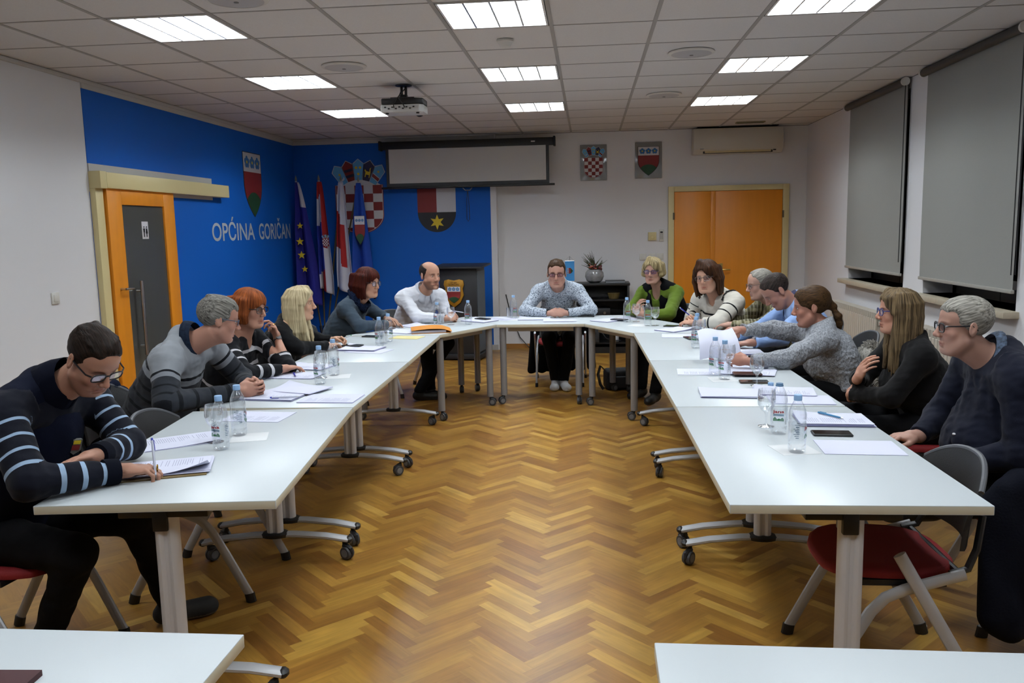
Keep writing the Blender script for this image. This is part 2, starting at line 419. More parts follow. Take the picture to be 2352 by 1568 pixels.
# double door
b = MB(); y = YR
b.box((1.325, y-.045, .01), (1.795, y-.005, 2.03)); struct_leaf = b
d2 = struct(b.obj('door_2', m_orange, bevel=.004))
b = MB(); b.box((1.803, y-.045, .01), (2.695, y-.005, 2.03)); b.box((1.79, y-.055, .01), (1.85, y-.045, 2.03))
d3 = struct(b.obj('door_3', m_orange, bevel=.004))
q = MB(); q.cyl((1.93, y-.045, 1.02), (1.93, y-.1, 1.02), .01, 10); q.tube([(1.93, y-.1, 1.02), (1.97, y-.105, 1.02), (2.04, y-.1, 1.018)], .009, 8); q.cbox((1.93, y-.048, 1.0), (.04, .006, .2)); q.obj('lever_handle', mat('gold_brass', '#b49a5a', .3, 1.), d3)
for dd, xx in ((d2, 1.318), (d3, 2.702)):
    for z in (.25, 1.72): q = MB(); q.cyl((xx, y-.062, z-.045), (xx, y-.062, z+.045), .011, 10); q.obj('hinge', mat('hinge_metal', '#6a6254', .4, .8), dd)
b = MB(); b.box((1.25, y-.06, 0), (1.322, y, 2.1)); b.box((2.698, y-.06, 0), (2.775, y, 2.1)); b.box((1.322, y-.06, 2.033), (2.698, y, 2.1)); struct(b.obj('trim_6', m_cream, bevel=.004))

# ------------------------------------------------------------------ ceiling luminaires
def emis(name, col, st):
    def fn(nt, bs):
        bs.inputs['Base Color'].default_value = (.8, .8, .8, 1); bs.inputs['Emission Color'].default_value = (*col, 1); bs.inputs['Emission Strength'].default_value = st
    return node_mat(name, fn)
m_tube = emis('fluorescent_tube', (.93, .97, 1.), 9.)
m_louv = mat('louvre_aluminium', '#e4e6ea', .25, .6)
m_house = mat('luminaire_white', '#e6e6e6', .5)
POWER = 55
mes = {}
def lamp_meshes():
    g = .59
    q = MB()   # housing: open tray
    q.box((-g/2, -g/2, .0), (-g/2+.012, g/2, .1)); q.box((g/2-.012, -g/2, 0), (g/2, g/2, .1)); q.box((-g/2, -g/2, 0), (g/2, -g/2+.012, .1)); q.box((-g/2, g/2-.012, 0), (g/2, g/2, .1)); q.box((-g/2, -g/2, .1), (g/2, g/2, .105))
    mes['h'] = q.mesh('housing', m_house)
    q = MB()   # louvre: ridges between the tubes, blades across
    a = g/2-.012
    for k in (-1, 0, 1):
        x = k*g/4.1
        q.prism([(x-.006, .002), (x+.006, .002), (x+.002, .03), (x-.002, .03)], 2*a, 0, Matrix(((1,0,0,0),(0,0,1,-a),(0,1,0,0),(0,0,0,1))))
    for k in range(1, 12):
        y = -a+2*a*k/12
        for c in range(4):
            xa = -a+c*2*a/4+.012; xb = xa+2*a/4-.024
            q.add([(xa, y, .004), (xb, y, .004), ((xa+xb)/2+.02, y, .014), ((xa+xb)/2-.02, y, .014), (xa, y, .02), (xb, y, .02)], [(0, 1, 2, 3), (0, 3, 4), (1, 5, 2)])
    mes['l'] = q.mesh('louvre', m_louv)
    for c in range(4):
        q = MB(); x = -a+(c+.5)*2*a/4; q.cyl((x, -a+.005, .062), (x, a-.005, .062), .013, 10); mes['t%d' % c] = q.mesh('tube', m_tube)
lamp_meshes()
def area(name, col, p, sx, sy, spread):
    L = bpy.data.lights.new(name, 'AREA'); L.energy = p; L.color = col; L.shape = 'RECTANGLE'; L.size = sx; L.size_y = sy; L.spread = spread
    return L
LAMP = area('lamp', (.88, .955, 1.), POWER, .55, .55, R(180))
cn = {-4: 'left', -1: 'middle', 2: 'right'}
rn = {5: 'farthest row', 2: 'second row from the end wall', -1: 'nearest row in view', -4: 'row over the near table ends', -7: 'row over the camera'}
ct = {-4: 'by the blue wall', -1: 'over the open middle', 2: 'by the windows'}
for i in LX:
    for j in LY:
        t = thing('ceiling_light', 'square louvred ceiling light %s, %s' % (ct[i], rn[j]), 'ceiling light', ((i+.5)*T, (j+.5)*T, H), 0, 'louvred ceiling lights')
        link(bpy.data.objects.new('housing', mes['h']), t); link(bpy.data.objects.new('louvre', mes['l']), t)
        for c in range(4): link(bpy.data.objects.new('tube', mes['t%d' % c]), t)
        k_ = {(-4, -4): .62, (-4, -7): .6, (-4, -1): .82, (2, -4): .85, (2, -7): .8}.get((i, j), 1.22 if j == 5 else 1.1 if j == 2 else 1.)   # output tuned to imitate lens vignetting: near side lamps dimmer, far rows stronger
        Lp = LAMP.copy(); Lp.energy = POWER*k_
        lo = link(bpy.data.objects.new('lamp', Lp), t); lo.location = (0, 0, .09)
# ------------------------------------------------------------------ things on the walls and ceiling
m_red = mat('crest_red', '#7a1d1d', .6); m_cwhite = mat('crest_white', '#c9c8cc', .6); m_cblue = mat('crest_blue', '#3a78b8', .6)
m_lblue = mat('crest_light_blue', '#5aa2d2', .6); m_green = mat('crest_green', '#143f22', .6); m_black = mat('crest_black', '#131116', .6)
m_gold = mat('crest_gold', '#d8bb22', .55); m_navy = mat('crest_navy', '#1d1a3c', .6)
CM = [m_red, m_cwhite, m_cblue, m_lblue, m_green, m_black, m_gold, m_navy]
RED, WHI, BLU, LBL, GRE, BLK, GOL, NAV = range(8)
def clip_half(poly, n, dd):
    out = []
    for i in range(len(poly)):
        a, b_ = poly[i], poly[(i+1) % len(poly)]
        da = a[0]*n[0]+a[1]*n[1]-dd; db = b_[0]*n[0]+b_[1]*n[1]-dd
        if da <= 0: out.append(a)
        if da*db < 0:
            t = da/(da-db); out.append((a[0]+(b_[0]-a[0])*t, a[1]+(b_[1]-a[1])*t))
    return out
def clip_rect(poly, x0, x1, y0, y1):
    for n, dd in (((-1, 0), -x0), ((1, 0), x1), ((0, -1), -y0), ((0, 1), y1)):
        poly = clip_half(poly, n, dd)
        if not poly: return []
    return poly
def shield(w, h, kind='pointed', n=14):
    """outline around origin at the top centre, y downwards negative (CCW)"""
    L = []
    if kind == 'round':
        s = h-w/2; L = [(w/2*math.cos(a), -s+w/2*math.sin(a)) for a in np.linspace(PI, 2*PI, n*2)]
    elif kind == 'croat':
        s = h*.62; L = [(w/2*math.cos(a), -s+(h-s)*math.sin(a)) for a in np.linspace(PI, 2*PI, n*2)]
    else:
        s = h*.48
        lf = []
        for t in np.linspace(0, 1, n):
            lf.append((-w/2*(1-t**2.0), -s-(h-s)*t**.95 if t else -s))
        L = lf+[(-p[0], p[1]) for p in lf[-2::-1]]
    return [(-w/2, 0)]+L+[(w/2, 0)]
def flower(q, cx, cy, r, M, z, mi=BLU):
    for k in range(5):
        a = PI/2+2*PI*k/5
        q.prism(disc(cx+.55*r*math.cos(a), cy+.55*r*math.sin(a), .42*r, 10), .001, mi, M, z)
    q.prism(disc(cx, cy, .25*r, 8), .0014, GOL, M, z)
def gorican(q, w, h, M, z=0., kind='pointed', sc=1.):
    o = shield(w, h, kind)
    ol = [(p[0]*1.05, p[1]*1.03+.012*h*1.) for p in o]
    q.prism(ol, .002, BLK, M, z)
    q.prism(clip_rect(o, -w, w, -h*.30, 0), .0015, WHI, M, z+.002)
    q.prism(clip_rect(o, -w, w, -h*1.1, -h*.30), .0015, RED, M, z+.002)
    hill = [(w*.5*1.05*math.cos(a), -h*.98+h*.36*math.sin(a)) for a in np.linspace(0, PI, 18)]
    hill = [(w*.6, -h*1.02)]+hill+[(-w*.6, -h*1.02)]
    # keep the hill inside the shield: clip row by row
    inside = []
    for p in hill:
        y = p[1]
        xs = [o[i][0]+(o[i+1][0]-o[i][0])*((y-o[i][1])/((o[i+1][1]-o[i][1]) or 1e-9)) for i in range(len(o)-1) if (o[i][1]-y)*(o[i+1][1]-y) <= 0 and o[i][1] != o[i+1][1]]
        m_ = max([abs(x) for x in xs]) if xs else 0
        inside.append((max(-m_, min(m_, p[0])), max(y, -h)))
    lowest = [p for p in o if p[1] < -h*.78]
    top = [p for p in inside if p[1] > -h*.97]
    lefty = min(p[1] for p in top)
    pl = [p for p in o if p[1] <= lefty+1e-6]
    q.prism(pl+top, .001, GRE, M, z+.0036)
    for k in (-1, 0, 1): flower(q, k*w*.3, -h*.15, w*.15, M, z+.0036)
def croat_crown(q, w, M, z=0.):
    """five small shields fanned over the big one; origin at the middle of their lower edge"""
    k_ = w/.71; r0, r1, rp, st_ = .38*k_, .585*k_, .645*k_, R(14.6)
    cols = [(LBL, 'm'), (RED, 's'), (LBL, 'f'), (NAV, 'g'), (LBL, 'b')]
    ww, hh = .062*k_, .22*k_
    for k, (c, sgn) in enumerate(cols):
        a = (k-2)*st_; pol = lambda r_, t: (r_*math.sin(t), r_*math.cos(t)-r0+.03*k_)
        T2 = lambda p: (lambda r_, x: (r_*math.sin(a)+x*math.cos(a), r_*math.cos(a)-x*math.sin(a)-r0+.03*k_))(r0+p[1], p[0])
        hf = st_/2
        q.prism([pol(r0-.006*k_, a+hf), pol(r1+.008*k_, a+hf*1.06), pol(rp+.008*k_, a), pol(r1+.008*k_, a-hf*1.06), pol(r0-.006*k_, a-hf)][::-1], .002, WHI, M, z)
        q.prism([pol(r0+.002, a+hf*.93), pol(r1, a+hf*.95), pol(rp, a), pol(r1, a-hf*.95), pol(r0+.002, a-hf*.93)][::-1], .001, c, M, z+.002)
        z2 = z+.003
        if sgn == 'm':
            q.prism([T2(p) for p in star(0, hh*.62, ww*.34, ww*.16, 6)], .001, GOL, M, z2)
            q.prism([T2((ww*.6*math.cos(t), hh*.36+ww*.55*math.sin(t))) for t in np.linspace(PI*1.05, PI*1.95, 10)]+[T2((ww*.55*math.cos(t), hh*.42+ww*.4*math.sin(t))) for t in np.linspace(PI*1.95, PI*1.05, 10)], .001, WHI, M, z2)
        elif sgn == 's':
            for yy in (.22, .55): q.prism([T2(p) for p in ((-ww*.85, hh*yy), (ww*.85, hh*yy), (ww*.95, hh*(yy+.16)), (-ww*.95, hh*(yy+.16)))], .001, NAV, M, z2)
        elif sgn == 'f':
            for dx, dy in ((-.42, .72), (.42, .72), (0, .35)): q.prism([T2(p) for p in disc(dx*ww, dy*hh, ww*.28, 10)], .001, GOL, M, z2)
        elif sgn == 'g':
            g = [(-.6, .2), (-.45, .2), (-.4, .36), (.2, .36), (.25, .2), (.4, .2), (.45, .5), (.7, .55), (.66, .66), (.3, .56), (-.35, .55), (-.3, .75), (-.55, .82), (-.5, .68), (-.62, .5)]
            q.prism([T2((-p[0]*ww, p[1]*hh)) for p in g][::-1], .001, GOL, M, z2)
        else:
            q.prism([T2(p) for p in ((-ww*.78, hh*.3), (ww*.8, hh*.2), (ww*.9, hh*.46), (-ww*.88, hh*.56))], .001, WHI, M, z2)
            q.prism([T2(p) for p in ((-ww*.79, hh*.34), (ww*.81, hh*.24), (ww*.88, hh*.42), (-ww*.87, hh*.52))], .001, RED, M, z2+.0005)
            q.prism([T2(p) for p in star(0, hh*.76, ww*.32, ww*.15, 6)], .001, GOL, M, z2)
def checks(q, w, h, M, z, rows=5.6):
    o = shield(w, h, 'croat')
    q.prism([(p[0]*1.05, p[1]*1.03+.01*h) for p in o], .002, RED, M, z)
    q.prism([(p[0]*1.02, p[1]*1.01+.004*h) for p in o], .0008, WHI, M, z+.002)
    c = w/5; ch = h/rows
    for r_ in range(int(rows)+1):
        for k in range(5):
            pl = clip_rect(o, -w/2+k*c, -w/2+(k+1)*c, -(r_+1)*ch, -r_*ch)
            if len(pl) > 2 and (r_+k) % 2 == 0: q.prism(pl, .0008, RED, M, z+.0028)
# painted arms
q = MB(); gorican(q, .5, .72, WL(4.29, 2.535, .0045)); tag(q.obj('painted_coat_of_arms', CM), 'pointed white, red and green shield painted on the left blue wall above the lettering', 'coat of arms')
q = MB(); M = WB(-2.81, 2.215, 5.7, .0045)
checks(q, .62, .62, M, 0)
croat_crown(q, .72, WB(-2.81, 2.255, 5.7, .0045)); q.prism([(-.3, .0), (.3, .0), (.2, .055), (0, .075), (-.2, .055)], .0012, WHI, M, .001)
tag(q.obj('painted_coat_of_arms', CM), 'large red and white chequered shield with five-part crown painted behind the flags', 'coat of arms')
q = MB(); M = WB(-1.776, 2.15, 5.7, .0045); o = shield(.51, .57, 'round')
q.prism(clip_rect(o, -.3, 0, -.31, 0), .002, RED, M); q.prism(clip_rect(o, 0, .3, -.31, 0), .002, WHI, M); q.prism(clip_rect(o, -.3, .3, -.7, -.31), .002, BLK, M)
q.prism(star(0, -.44, .1, .045, 6), .001, GOL, M, .002)
tag(q.obj('painted_coat_of_arms', CM), 'round-bottomed red, white and black shield with a yellow star painted below the screen', 'coat of arms')
m_let = mat('lettering_white', '#aeb4bd', .6)
def wall_text(s, y0, y1, z, h):
    vs, fs = text_geo(s, h, y1-y0, .012)
    q = MB(); q.add(vs, fs, 0, WL(y0, z, .006)); return q.obj('wall_lettering', m_let)
tag(wall_text('OPĆINA', 3.13, 4.25, 1.545, .195), 'first white capital word lettered on the blue left wall', 'lettering', 'wall lettering')
tag(wall_text('GORIČAN', 4.38, 5.43, 1.545, .195), 'second white capital word on the blue left wall, nearest the corner', 'lettering', 'wall lettering')
# glass crest plaques on the end wall
m_plate = mat('plaque_silver', '#8e9092', .12, .3)
for k, (xc, zc) in enumerate(((.287, 2.435), (.995, 2.445))):
    t = thing('crest_plaque', ['silver plaque with a red and white chequered crest beside the screen', 'silver plaque with a white, red and green crest left of the air conditioner'][k], 'plaque', (xc, YR, zc), 0, 'crest plaques')
    q = MB(); q.cbox((0, -.012, 0), (.345, .012, .46)); q.obj('plate', m_plate, t, bevel=.006)
    q = MB(); M = frame((0, -.0185, 0), (1, 0, 0), (0, 0, 1), (0, -1, 0))
    if k == 0:
        M2 = M @ Matrix.Translation((0, .06, 0)); checks(q, .235, .25, M2, 0); croat_crown(q, .3, M @ Matrix.Translation((0, .085, 0)))
    else: gorican(q, .265, .36, M @ Matrix.Translation((0, .17, 0)))
    q.obj('crest', CM, t)
    for sx in (-1, 1):
        q = MB(); q.cyl((sx*.15, -.006, .2), (sx*.15, 0, .2), .008, 8); q.cyl((sx*.15, -.006, -.2), (sx*.15, 0, -.2), .008, 8); q.obj('spacer', m_steel, t)
# projection screen
m_sblack = mat('screen_black', '#08080a', .5)
t = thing('projection_screen', 'pull-down projection screen with black casing, lowered a little', 'screen', (-1.34, YB-.12, 2.7))
q = MB(); q.cbox((0, 0, 0), (2.28, .1, .095)); q.cbox((-1.13, 0, 0), (.03, .12, .12)); q.cbox((1.13, 0, 0), (.03, .12, .12)); q.obj('casing', m_sblack, t, bevel=.006)
q = MB(); q.cbox((0, -.02, -.29), (2.12, .004, .49)); q.obj('screen_border', m_sblack, t)
q = MB(); q.cbox((0, -.0235, -.265), (2.04, .003, .435)); q.obj('screen_fabric', mat('screen_fabric', '#cdcdca', .7), t)
q = MB(); q.cbox((0, -.02, -.54), (2.26, .03, .028)); q.obj('bottom_bar', m_sblack, t, bevel=.006)
q = MB(); q.tube([(-.06, -.02, -.56), (-.03, -.02, -.59), (.03, -.02, -.59), (.06, -.02, -.56)], .006, 8); q.obj('pull_ring', m_grey, t)
q = MB(); q.tube([(0, -.02, -.59), (-.012, -.02, -.7), (-.018, -.02, -.96), (0, -.02, -.99), (.018, -.02, -.96), (.012, -.02, -.7), (0, -.02, -.59)], .004, 6); q.obj('pull_cord', m_dark, t)
q = MB(); q.cbox((.86, -.055, .0), (.05, .002, .014)); q.obj('badge', m_cwhite, t)
for sx in (-1, 1):
    q = MB(); q.cbox((sx*.95, .06, .02), (.04, .12, .03)); q.obj('bracket', m_sblack, t)
# air conditioner
m_ac = mat('ac_shell', '#cbc5b8', .35)
t = thing('air_conditioner', 'cream split air conditioner high on the end wall above the double door', 'air conditioner', (2.1, YR, 2.655))
q = MB(); q.prism([(0, -.165), (-.14, -.165), (-.2, -.11), (-.215, .03), (-.19, .15), (0, .165)], 1.11, 0, frame((-.555, 0, 0), (0, 1, 0), (0, 0, 1), (1, 0, 0))); q.obj('housing', m_ac, t, bevel=.012)
q = MB(); q.cbox((0, -.172, -.14), (.82, .016, .028), 0, Matrix.Rotation(.0, 4, 'X')); q.obj('air_flap', mat('ac_flap', '#c8b88c', .4), t, bevel=.003)
q = MB(); q.cbox((0, -.168, -.14), (.86, .016, .042)); q.obj('outlet', m_sblack, t)
q = MB(); q.cbox((.45, -.196, -.135), (.035, .006, .014)); q.obj('display', m_sblack, t)
q = MB(); q.cbox((-.45, -.206, -.105), (.045, .004, .008)); q.obj('badge', m_grey, t)
q = MB(); q.cbox((0, -.1, .172), (1.0, .15, .012)); q.obj('intake_grille', m_sblack, t)
# small wall things
def plate(name, label, cat, M, w, h, dd, m, group=None, extra=None):
    t = thing(name, label, cat, M.to_translation(), 0, group); M2 = M.copy(); M2.translation = (0, 0, 0)
    q = MB(); q.cbox((0, 0, dd/2), (w, h, dd), 0, M2); q.obj('cover_plate', m, t, bevel=.003)
    if extra: extra(t, M2)
    return t
def rocker(t, M):
    q = MB(); q.cbox((0, 0, .013), (.05, .05, .006), 0, M); q.obj('rocker', m_white, t, bevel=.002)
plate('light_switch', 'white light switch on the left wall near the sliding door', 'switch', WL(.48, 1.172), .085, .085, .011, m_white, 'switches', rocker)
for k, x in enumerate((.925, 1.04, 1.15)):
    plate('light_switch', ['light switch left in the row of three by the double door', 'middle light switch of the row by the double door', 'light switch closest to the double door frame'][k], 'switch', WB(x, 1.2, YR), .085, .085, .011, m_white, 'switches', rocker)
def dial(t, M):
    q = MB(); q.lathe([(.022, .03), (.02, .036)], 16, 0, M @ Matrix.Translation((0, -.01, 0))); q.obj('dial', m_cream, t)
plate('thermostat', 'square cream thermostat on the wall by the double door', 'thermostat', WB(1.045, 1.468, YR), .105, .105, .03, m_cream, None, dial)
def keys(t, M):
    q = MB(); q.cbox((0, .042, .019), (.034, .022, .002), 0, M); q.obj('display', m_dark, t)
    q = MB()
    for r_ in range(5):
        for c in range(3): q.cbox((-.013+c*.013, .018-r_*.015, .019), (.008, .008, .003), 0, M)
    q.obj('keypad', m_grey, t)
plate('remote_control', 'narrow white remote control hung by the double door', 'remote control', WB(1.165, 1.475, YR), .056, .155, .018, m_white, None, keys)
# ceiling things
m_spk = mat('speaker_white', '#cfcdc8', .6)
def ceil_disc(x, y, r, label, drop=.012):
    t = thing('ceiling_speaker', label, 'ceiling speaker', (x, y, H), 0, 'round ceiling speakers')
    q = MB(); q.lathe([(r, 0.), (r, -drop*.6), (r*.93, -drop), (r*.86, -drop*1.1)], 32, 0, None, False); q.obj('rim', m_spk, t)
    q = MB(); q.lathe([(r*.87, -drop*1.0), (r*.5, -drop*1.5), (0, -drop*1.7)], 32, 0, None, False); q.obj('grille', mat('speaker_grille', '#b5b4b6', .7, bump=(400, .2)), t)
    q = MB(); q.lathe([(.014, -drop*1.7), (.012, -drop*2), (0, -drop*2)], 12); q.obj('badge', m_grey, t)
ceil_disc(-1.579, .963, .165, 'round speaker in the ceiling between the left row lights and the projector')
ceil_disc(.956, .965, .165, 'round speaker in the ceiling beside the second window-side light')
ceil_disc(.932, 2.884, .165, 'round ceiling speaker nearest the end wall')
ceil_disc(-1.601, -.90, .165, 'round ceiling speaker cut by the picture top')
t = thing('smoke_detector', 'small round white smoke detector on the ceiling', 'smoke detector', (-.316, .329, H))
q = MB(); q.lathe([(.055, 0), (.055, -.012), (.05, -.016)], 24); q.obj('base', m_spk, t)
q = MB(); q.lathe([(.05, -.016), (.032, -.045), (.02, -.05), (0, -.05)], 24, 0, None, False); q.obj('head', m_spk, t)
t = thing('air_vent', 'narrow flat vent in the ceiling before the air conditioner', 'vent', (2.18, 5.3, H)); q = MB(); q.cbox((0, 0, -.004), (.34, .1, .012)); q.obj('frame', mat('vent_beige', '#8a8468', .6), t)
q = MB(); 
for k in range(4): q.cbox((0, -.03+k*.02, -.011), (.31, .006, .004))
q.obj('slats', mat('vent_slat', '#6b6753', .6), t)
# projector under the ceiling
t = thing('projector', 'black and white projector hanging under the ceiling from a short pole', 'projector', (-1.33, 1.86, H))
q = MB(); q.lathe([(.07, 0), (.07, -.008), (.02, -.012)], 20); q.cyl((-.018, 0, 0), (-.018, 0, -.09), .012, 8); q.cyl((.018, .0, 0), (.018, 0, -.09), .012, 8); q.cbox((0, 0, -.095), (.06, .05, .03)); q.cbox((0, .0, -.115), (.2, .16, .012)); q.obj('ceiling_mount', m_dark, t, bevel=.002)
q = MB(); q.prism([(-.17, -.12), (.12, -.12), (.18, -.09), (.18, .1), (.14, .13), (-.17, .13)], .05, 0, None, -.17); q.obj('top_shell', m_dark, t, bevel=.01)
q = MB(); q.prism([(-.175, -.125), (.15, -.125), (.183, -.08), (.183, .1), (.14, .135), (-.175, .135)], .062, 0, None, -.235); q.obj('lower_shell', mat('projector_white', '#c4c4c2', .4), t, bevel=.008)
q = MB()
for k in range(9): q.cbox((-.135+k*.03, -.128, -.195-.012*(k % 2)), (.016, .004, .01))
q.obj('sockets', m_dark, t)
q = MB(); q.tube([(.03, -.13, -.2), (.02, -.15, -.17), (-.02, -.12, -.12), (-.018, -.02, -.05)], .005, 6); q.tube([(-.06, -.13, -.2), (-.06, -.15, -.17), (-.03, -.12, -.12), (.018, -.02, -.03)], .005, 6); q.obj('cable', m_dark, t)
q = MB(); q.lathe([(.045, 0), (.045, .03), (.03, .03)], 18, 0, frame((.1, .13, -.2), (1, 0, 0), (0, 0, 1), (0, 1, 0))); q.obj('lens', m_dark, t)
for x in (-.13, .13):
    q = MB(); q.cyl((x, -.08, -.235), (x, -.08, -.245), .014, 8); q.obj('foot', m_dark, t)

# ------------------------------------------------------------------ tables
m_top = mat('table_white', '#c2c9cd', .33, spec=.45)
m_edge = mat('table_edge', '#c9c3ae', .45)
m_alu = mat('silver_lacquer', '#b3b5b9', .38, .3)
m_col = mat('column_silver', '#c6c6c9', .45, .1)
m_tyre = mat('caster_grey', '#3c3d40', .5); m_hub = mat('caster_hub', '#6e7074', .45)
ZT_ = .745; TH = .03
def caster_mesh(h=.085):
    q = MB(); q.lathe([(.006, -.02), (.03, -.02), (.034, -.012), (.034, -.004), (.03, -.003), (.03, .003), (.034, .004), (.034, .012), (.03, .02), (.006, .02)], 18, 0, frame((.02, 0, .034), (1, 0, 0), (0, 0, 1), (0, -1, 0)))
    q.tube([(.0, 0, .07), (.014, 0, .066), (.045, 0, .055), (.056, 0, .035)], [.014, .016, .013, .006], 8, 1)
    q.cyl((0, 0, .06), (0, 0, h+.012), .008, 8, 1)
    q.lathe([(.0, -.0215), (.02, -.0215), (.02, .0215), (0, .0215)], 14, 2, frame((.02, 0, .034), (1, 0, 0), (0, 0, 1), (0, -1, 0)))
    return q.mesh('caster', [m_tyre, m_dark, m_hub])
CAST = caster_mesh()
def slab(poly, name='tabletop'):
    q = MB(); q.prism(poly, TH, 0, None, ZT_-TH)
    n = len(poly)
    me = q
    # sides carry the edging
    for k in range(len(q.f)):
        if k >= 2: q.m[k] = 1
    return q
def put(mesh, name, loc, rz, parent, scale=1):
    o = link(bpy.data.objects.new(name, mesh), parent); o.location = loc; o.rotation_euler = (0, 0, rz); return o
def tilt_table(label, cx, cy, rz, L=1.4, D=.79, group='straight conference tables', cast=(.6, 2.2, -.8, .3)):
    """long side along local y"""
    t = thing('conference_table', label, 'table', (cx, cy, 0), rz, group)
    slab([(-D/2, -L/2), (D/2, -L/2), (D/2, L/2), (-D/2, L/2)]).obj('tabletop', [m_top, m_edge], t, bevel=.0025, seg=2)
    k = 0
    for sy in (-1, 1):
        y = sy*(L/2-.085)
        q = MB()
        pts = [(-.36, y, .098), (-.25, y, .118), (-.1, y, .131), (0, y, .133), (.1, y, .131), (.25, y, .118), (.36, y, .098)]
        q.tube(pts, .028, 10, 0, (.55, 1.)); f = q.obj('foot_bar', m_alu, t)
        for sx in (-1, 1):
            e = MB(); e.ball((sx*.36, y, .098), (.022, .028, .018), 10); e.obj('end_cap', m_dark, f)
            put(CAST, 'caster', (sx*.335, y, 0), cast[k % 4], t); k += 1
        q = MB()
        for dx in (-.019, .019): q.tube([(dx, y, .13), (dx, y, ZT_-TH-.012)], .025, 14, 0, (1.15, .85), (0, 1, 0))
        q.cbox((0, y, .42), (.03, .044, .57)); q.obj('column', m_col, t)
        q = MB(); q.lathe([(.06, .125), (.062, .14), (.05, .148)], 18, 0, Matrix.Translation((0, y, 0)) @ Matrix.Diagonal((1.15, .8, 1, 1))); q.obj('collar', m_dark, t)
        q = MB(); q.cbox((0, y, ZT_-TH-.02), (.3, .06, .038)); q.cbox((-.01, y-sy*-.0, ZT_-TH-.05), (.05, .075, .07)); q.obj('tilt_bracket', m_dark, t, bevel=.004)
    q = MB(); q.cbox((0, 0, ZT_-TH-.035), (.05, L-.24, .05)); q.obj('crossbeam', m_alu, t, bevel=.005)
    return t
def sub(a, b_): return (a[0]-b_[0], a[1]-b_[1])
def line_table(label, p, q_, side, **k):
    """inner edge from p to q_; side=+1: table lies to +x of it, -1: to -x"""
    dx, dy = q_[0]-p[0], q_[1]-p[1]; L = math.hypot(dx, dy); rz = math.atan2(-dx, dy)
    D = .79; n = (side*dy/L, -side*dx/L); cx = (p[0]+q_[0])/2+n[0]*D/2; cy = (p[1]+q_[1])/2+n[1]*D/2
    return tilt_table(label, cx, cy, rz, L-.004, D, **k)
line_table('white conference table the writing man in the striped top leans on', (-.81, -2.745), (-.958, -1.325), -1, cast=(2.0, -2.2, .9, -.6))
line_table('white conference table where the grey-haired man with clasped hands sits', (-.958, -1.318), (-.985, .09), -1, cast=(2.5, -.9, 1.1, -2.4))
line_table('white conference table in front of the long-haired blonde woman in black', (-.985, .1), (-1.02, 1.488), -1, cast=(1.2, -.7, 2.1, 2.6))
line_table('white conference table with the empty chair under its near end', (.645, -2.745), (.628, -1.322), 1, cast=(1.7, 2.3, -2.2, .4))
line_table('white conference table before the woman in the grey knit sweater', (.628, -1.316), (.602, .085), 1, cast=(2.1, .6, -1.9, 1.2))
line_table('white conference table before the man in the light blue shirt', (.602, .092), (.575, 1.488), 1, cast=(1.4, 2.2, -.7, .5))
# trapezoid tables of the half ring
m_tleg = mat('tube_leg_grey', '#8c8c8f', .38, .25)
def trap_table(label, cx, cy, rz, cast):
    """front (short, .8) side along local x at y=0, wide side at y=.69"""
    t = thing('trapezoid_table', label, 'table', (cx, cy, 0), rz, 'trapezoid conference tables')
    a, D = .8, .693; e = .002
    slab([(-a/2+e, 0), (a/2-e, 0), (a-e, D), (-a+e, D)]).obj('tabletop', [m_top, m_edge], t, bevel=.0025)
    for k, (x, y) in enumerate(((-a/2+.055, .045), (a/2-.055, .045), (a-.13, D-.05), (-a+.13, D-.05))):
        q = MB(); q.cyl((x, y, .085), (x, y, ZT_-TH), .03, 16); q.obj('leg', m_tleg, t)
        put(CAST, 'caster', (x, y, 0), cast[k], t)
    q = MB(); q.cbox((0, .1, ZT_-TH-.025), (a-.2, .03, .04)); q.cbox((0, D-.1, ZT_-TH-.025), (1.6-.4, .03, .04)); q.obj('frame_rail', m_alu, t)
trap_table('white trapezoid table in front of the man in the middle', -.23, 2.2, 0, (3.6, -1.4, .5, 2.0))
trap_table('white trapezoid table in front of the bald man', -.83-.0, 1.8536, R(60), (-1.7, -1.1, .6, 1.9))
trap_table('white trapezoid table before the woman in the striped white sweater', .37, 1.8536, R(-60), (-1.9, -2.3, .9, 2.2))
# tables in the foreground
tilt_table('foreground white table cut by the left picture corner', -.54-.7, -3.635-.395, PI/2, 1.4, .79, 'foreground tables')
tilt_table('foreground white table cut by the right picture corner', .342+.7, -3.632-.395, PI/2-.008, 1.4, .79, 'foreground tables')

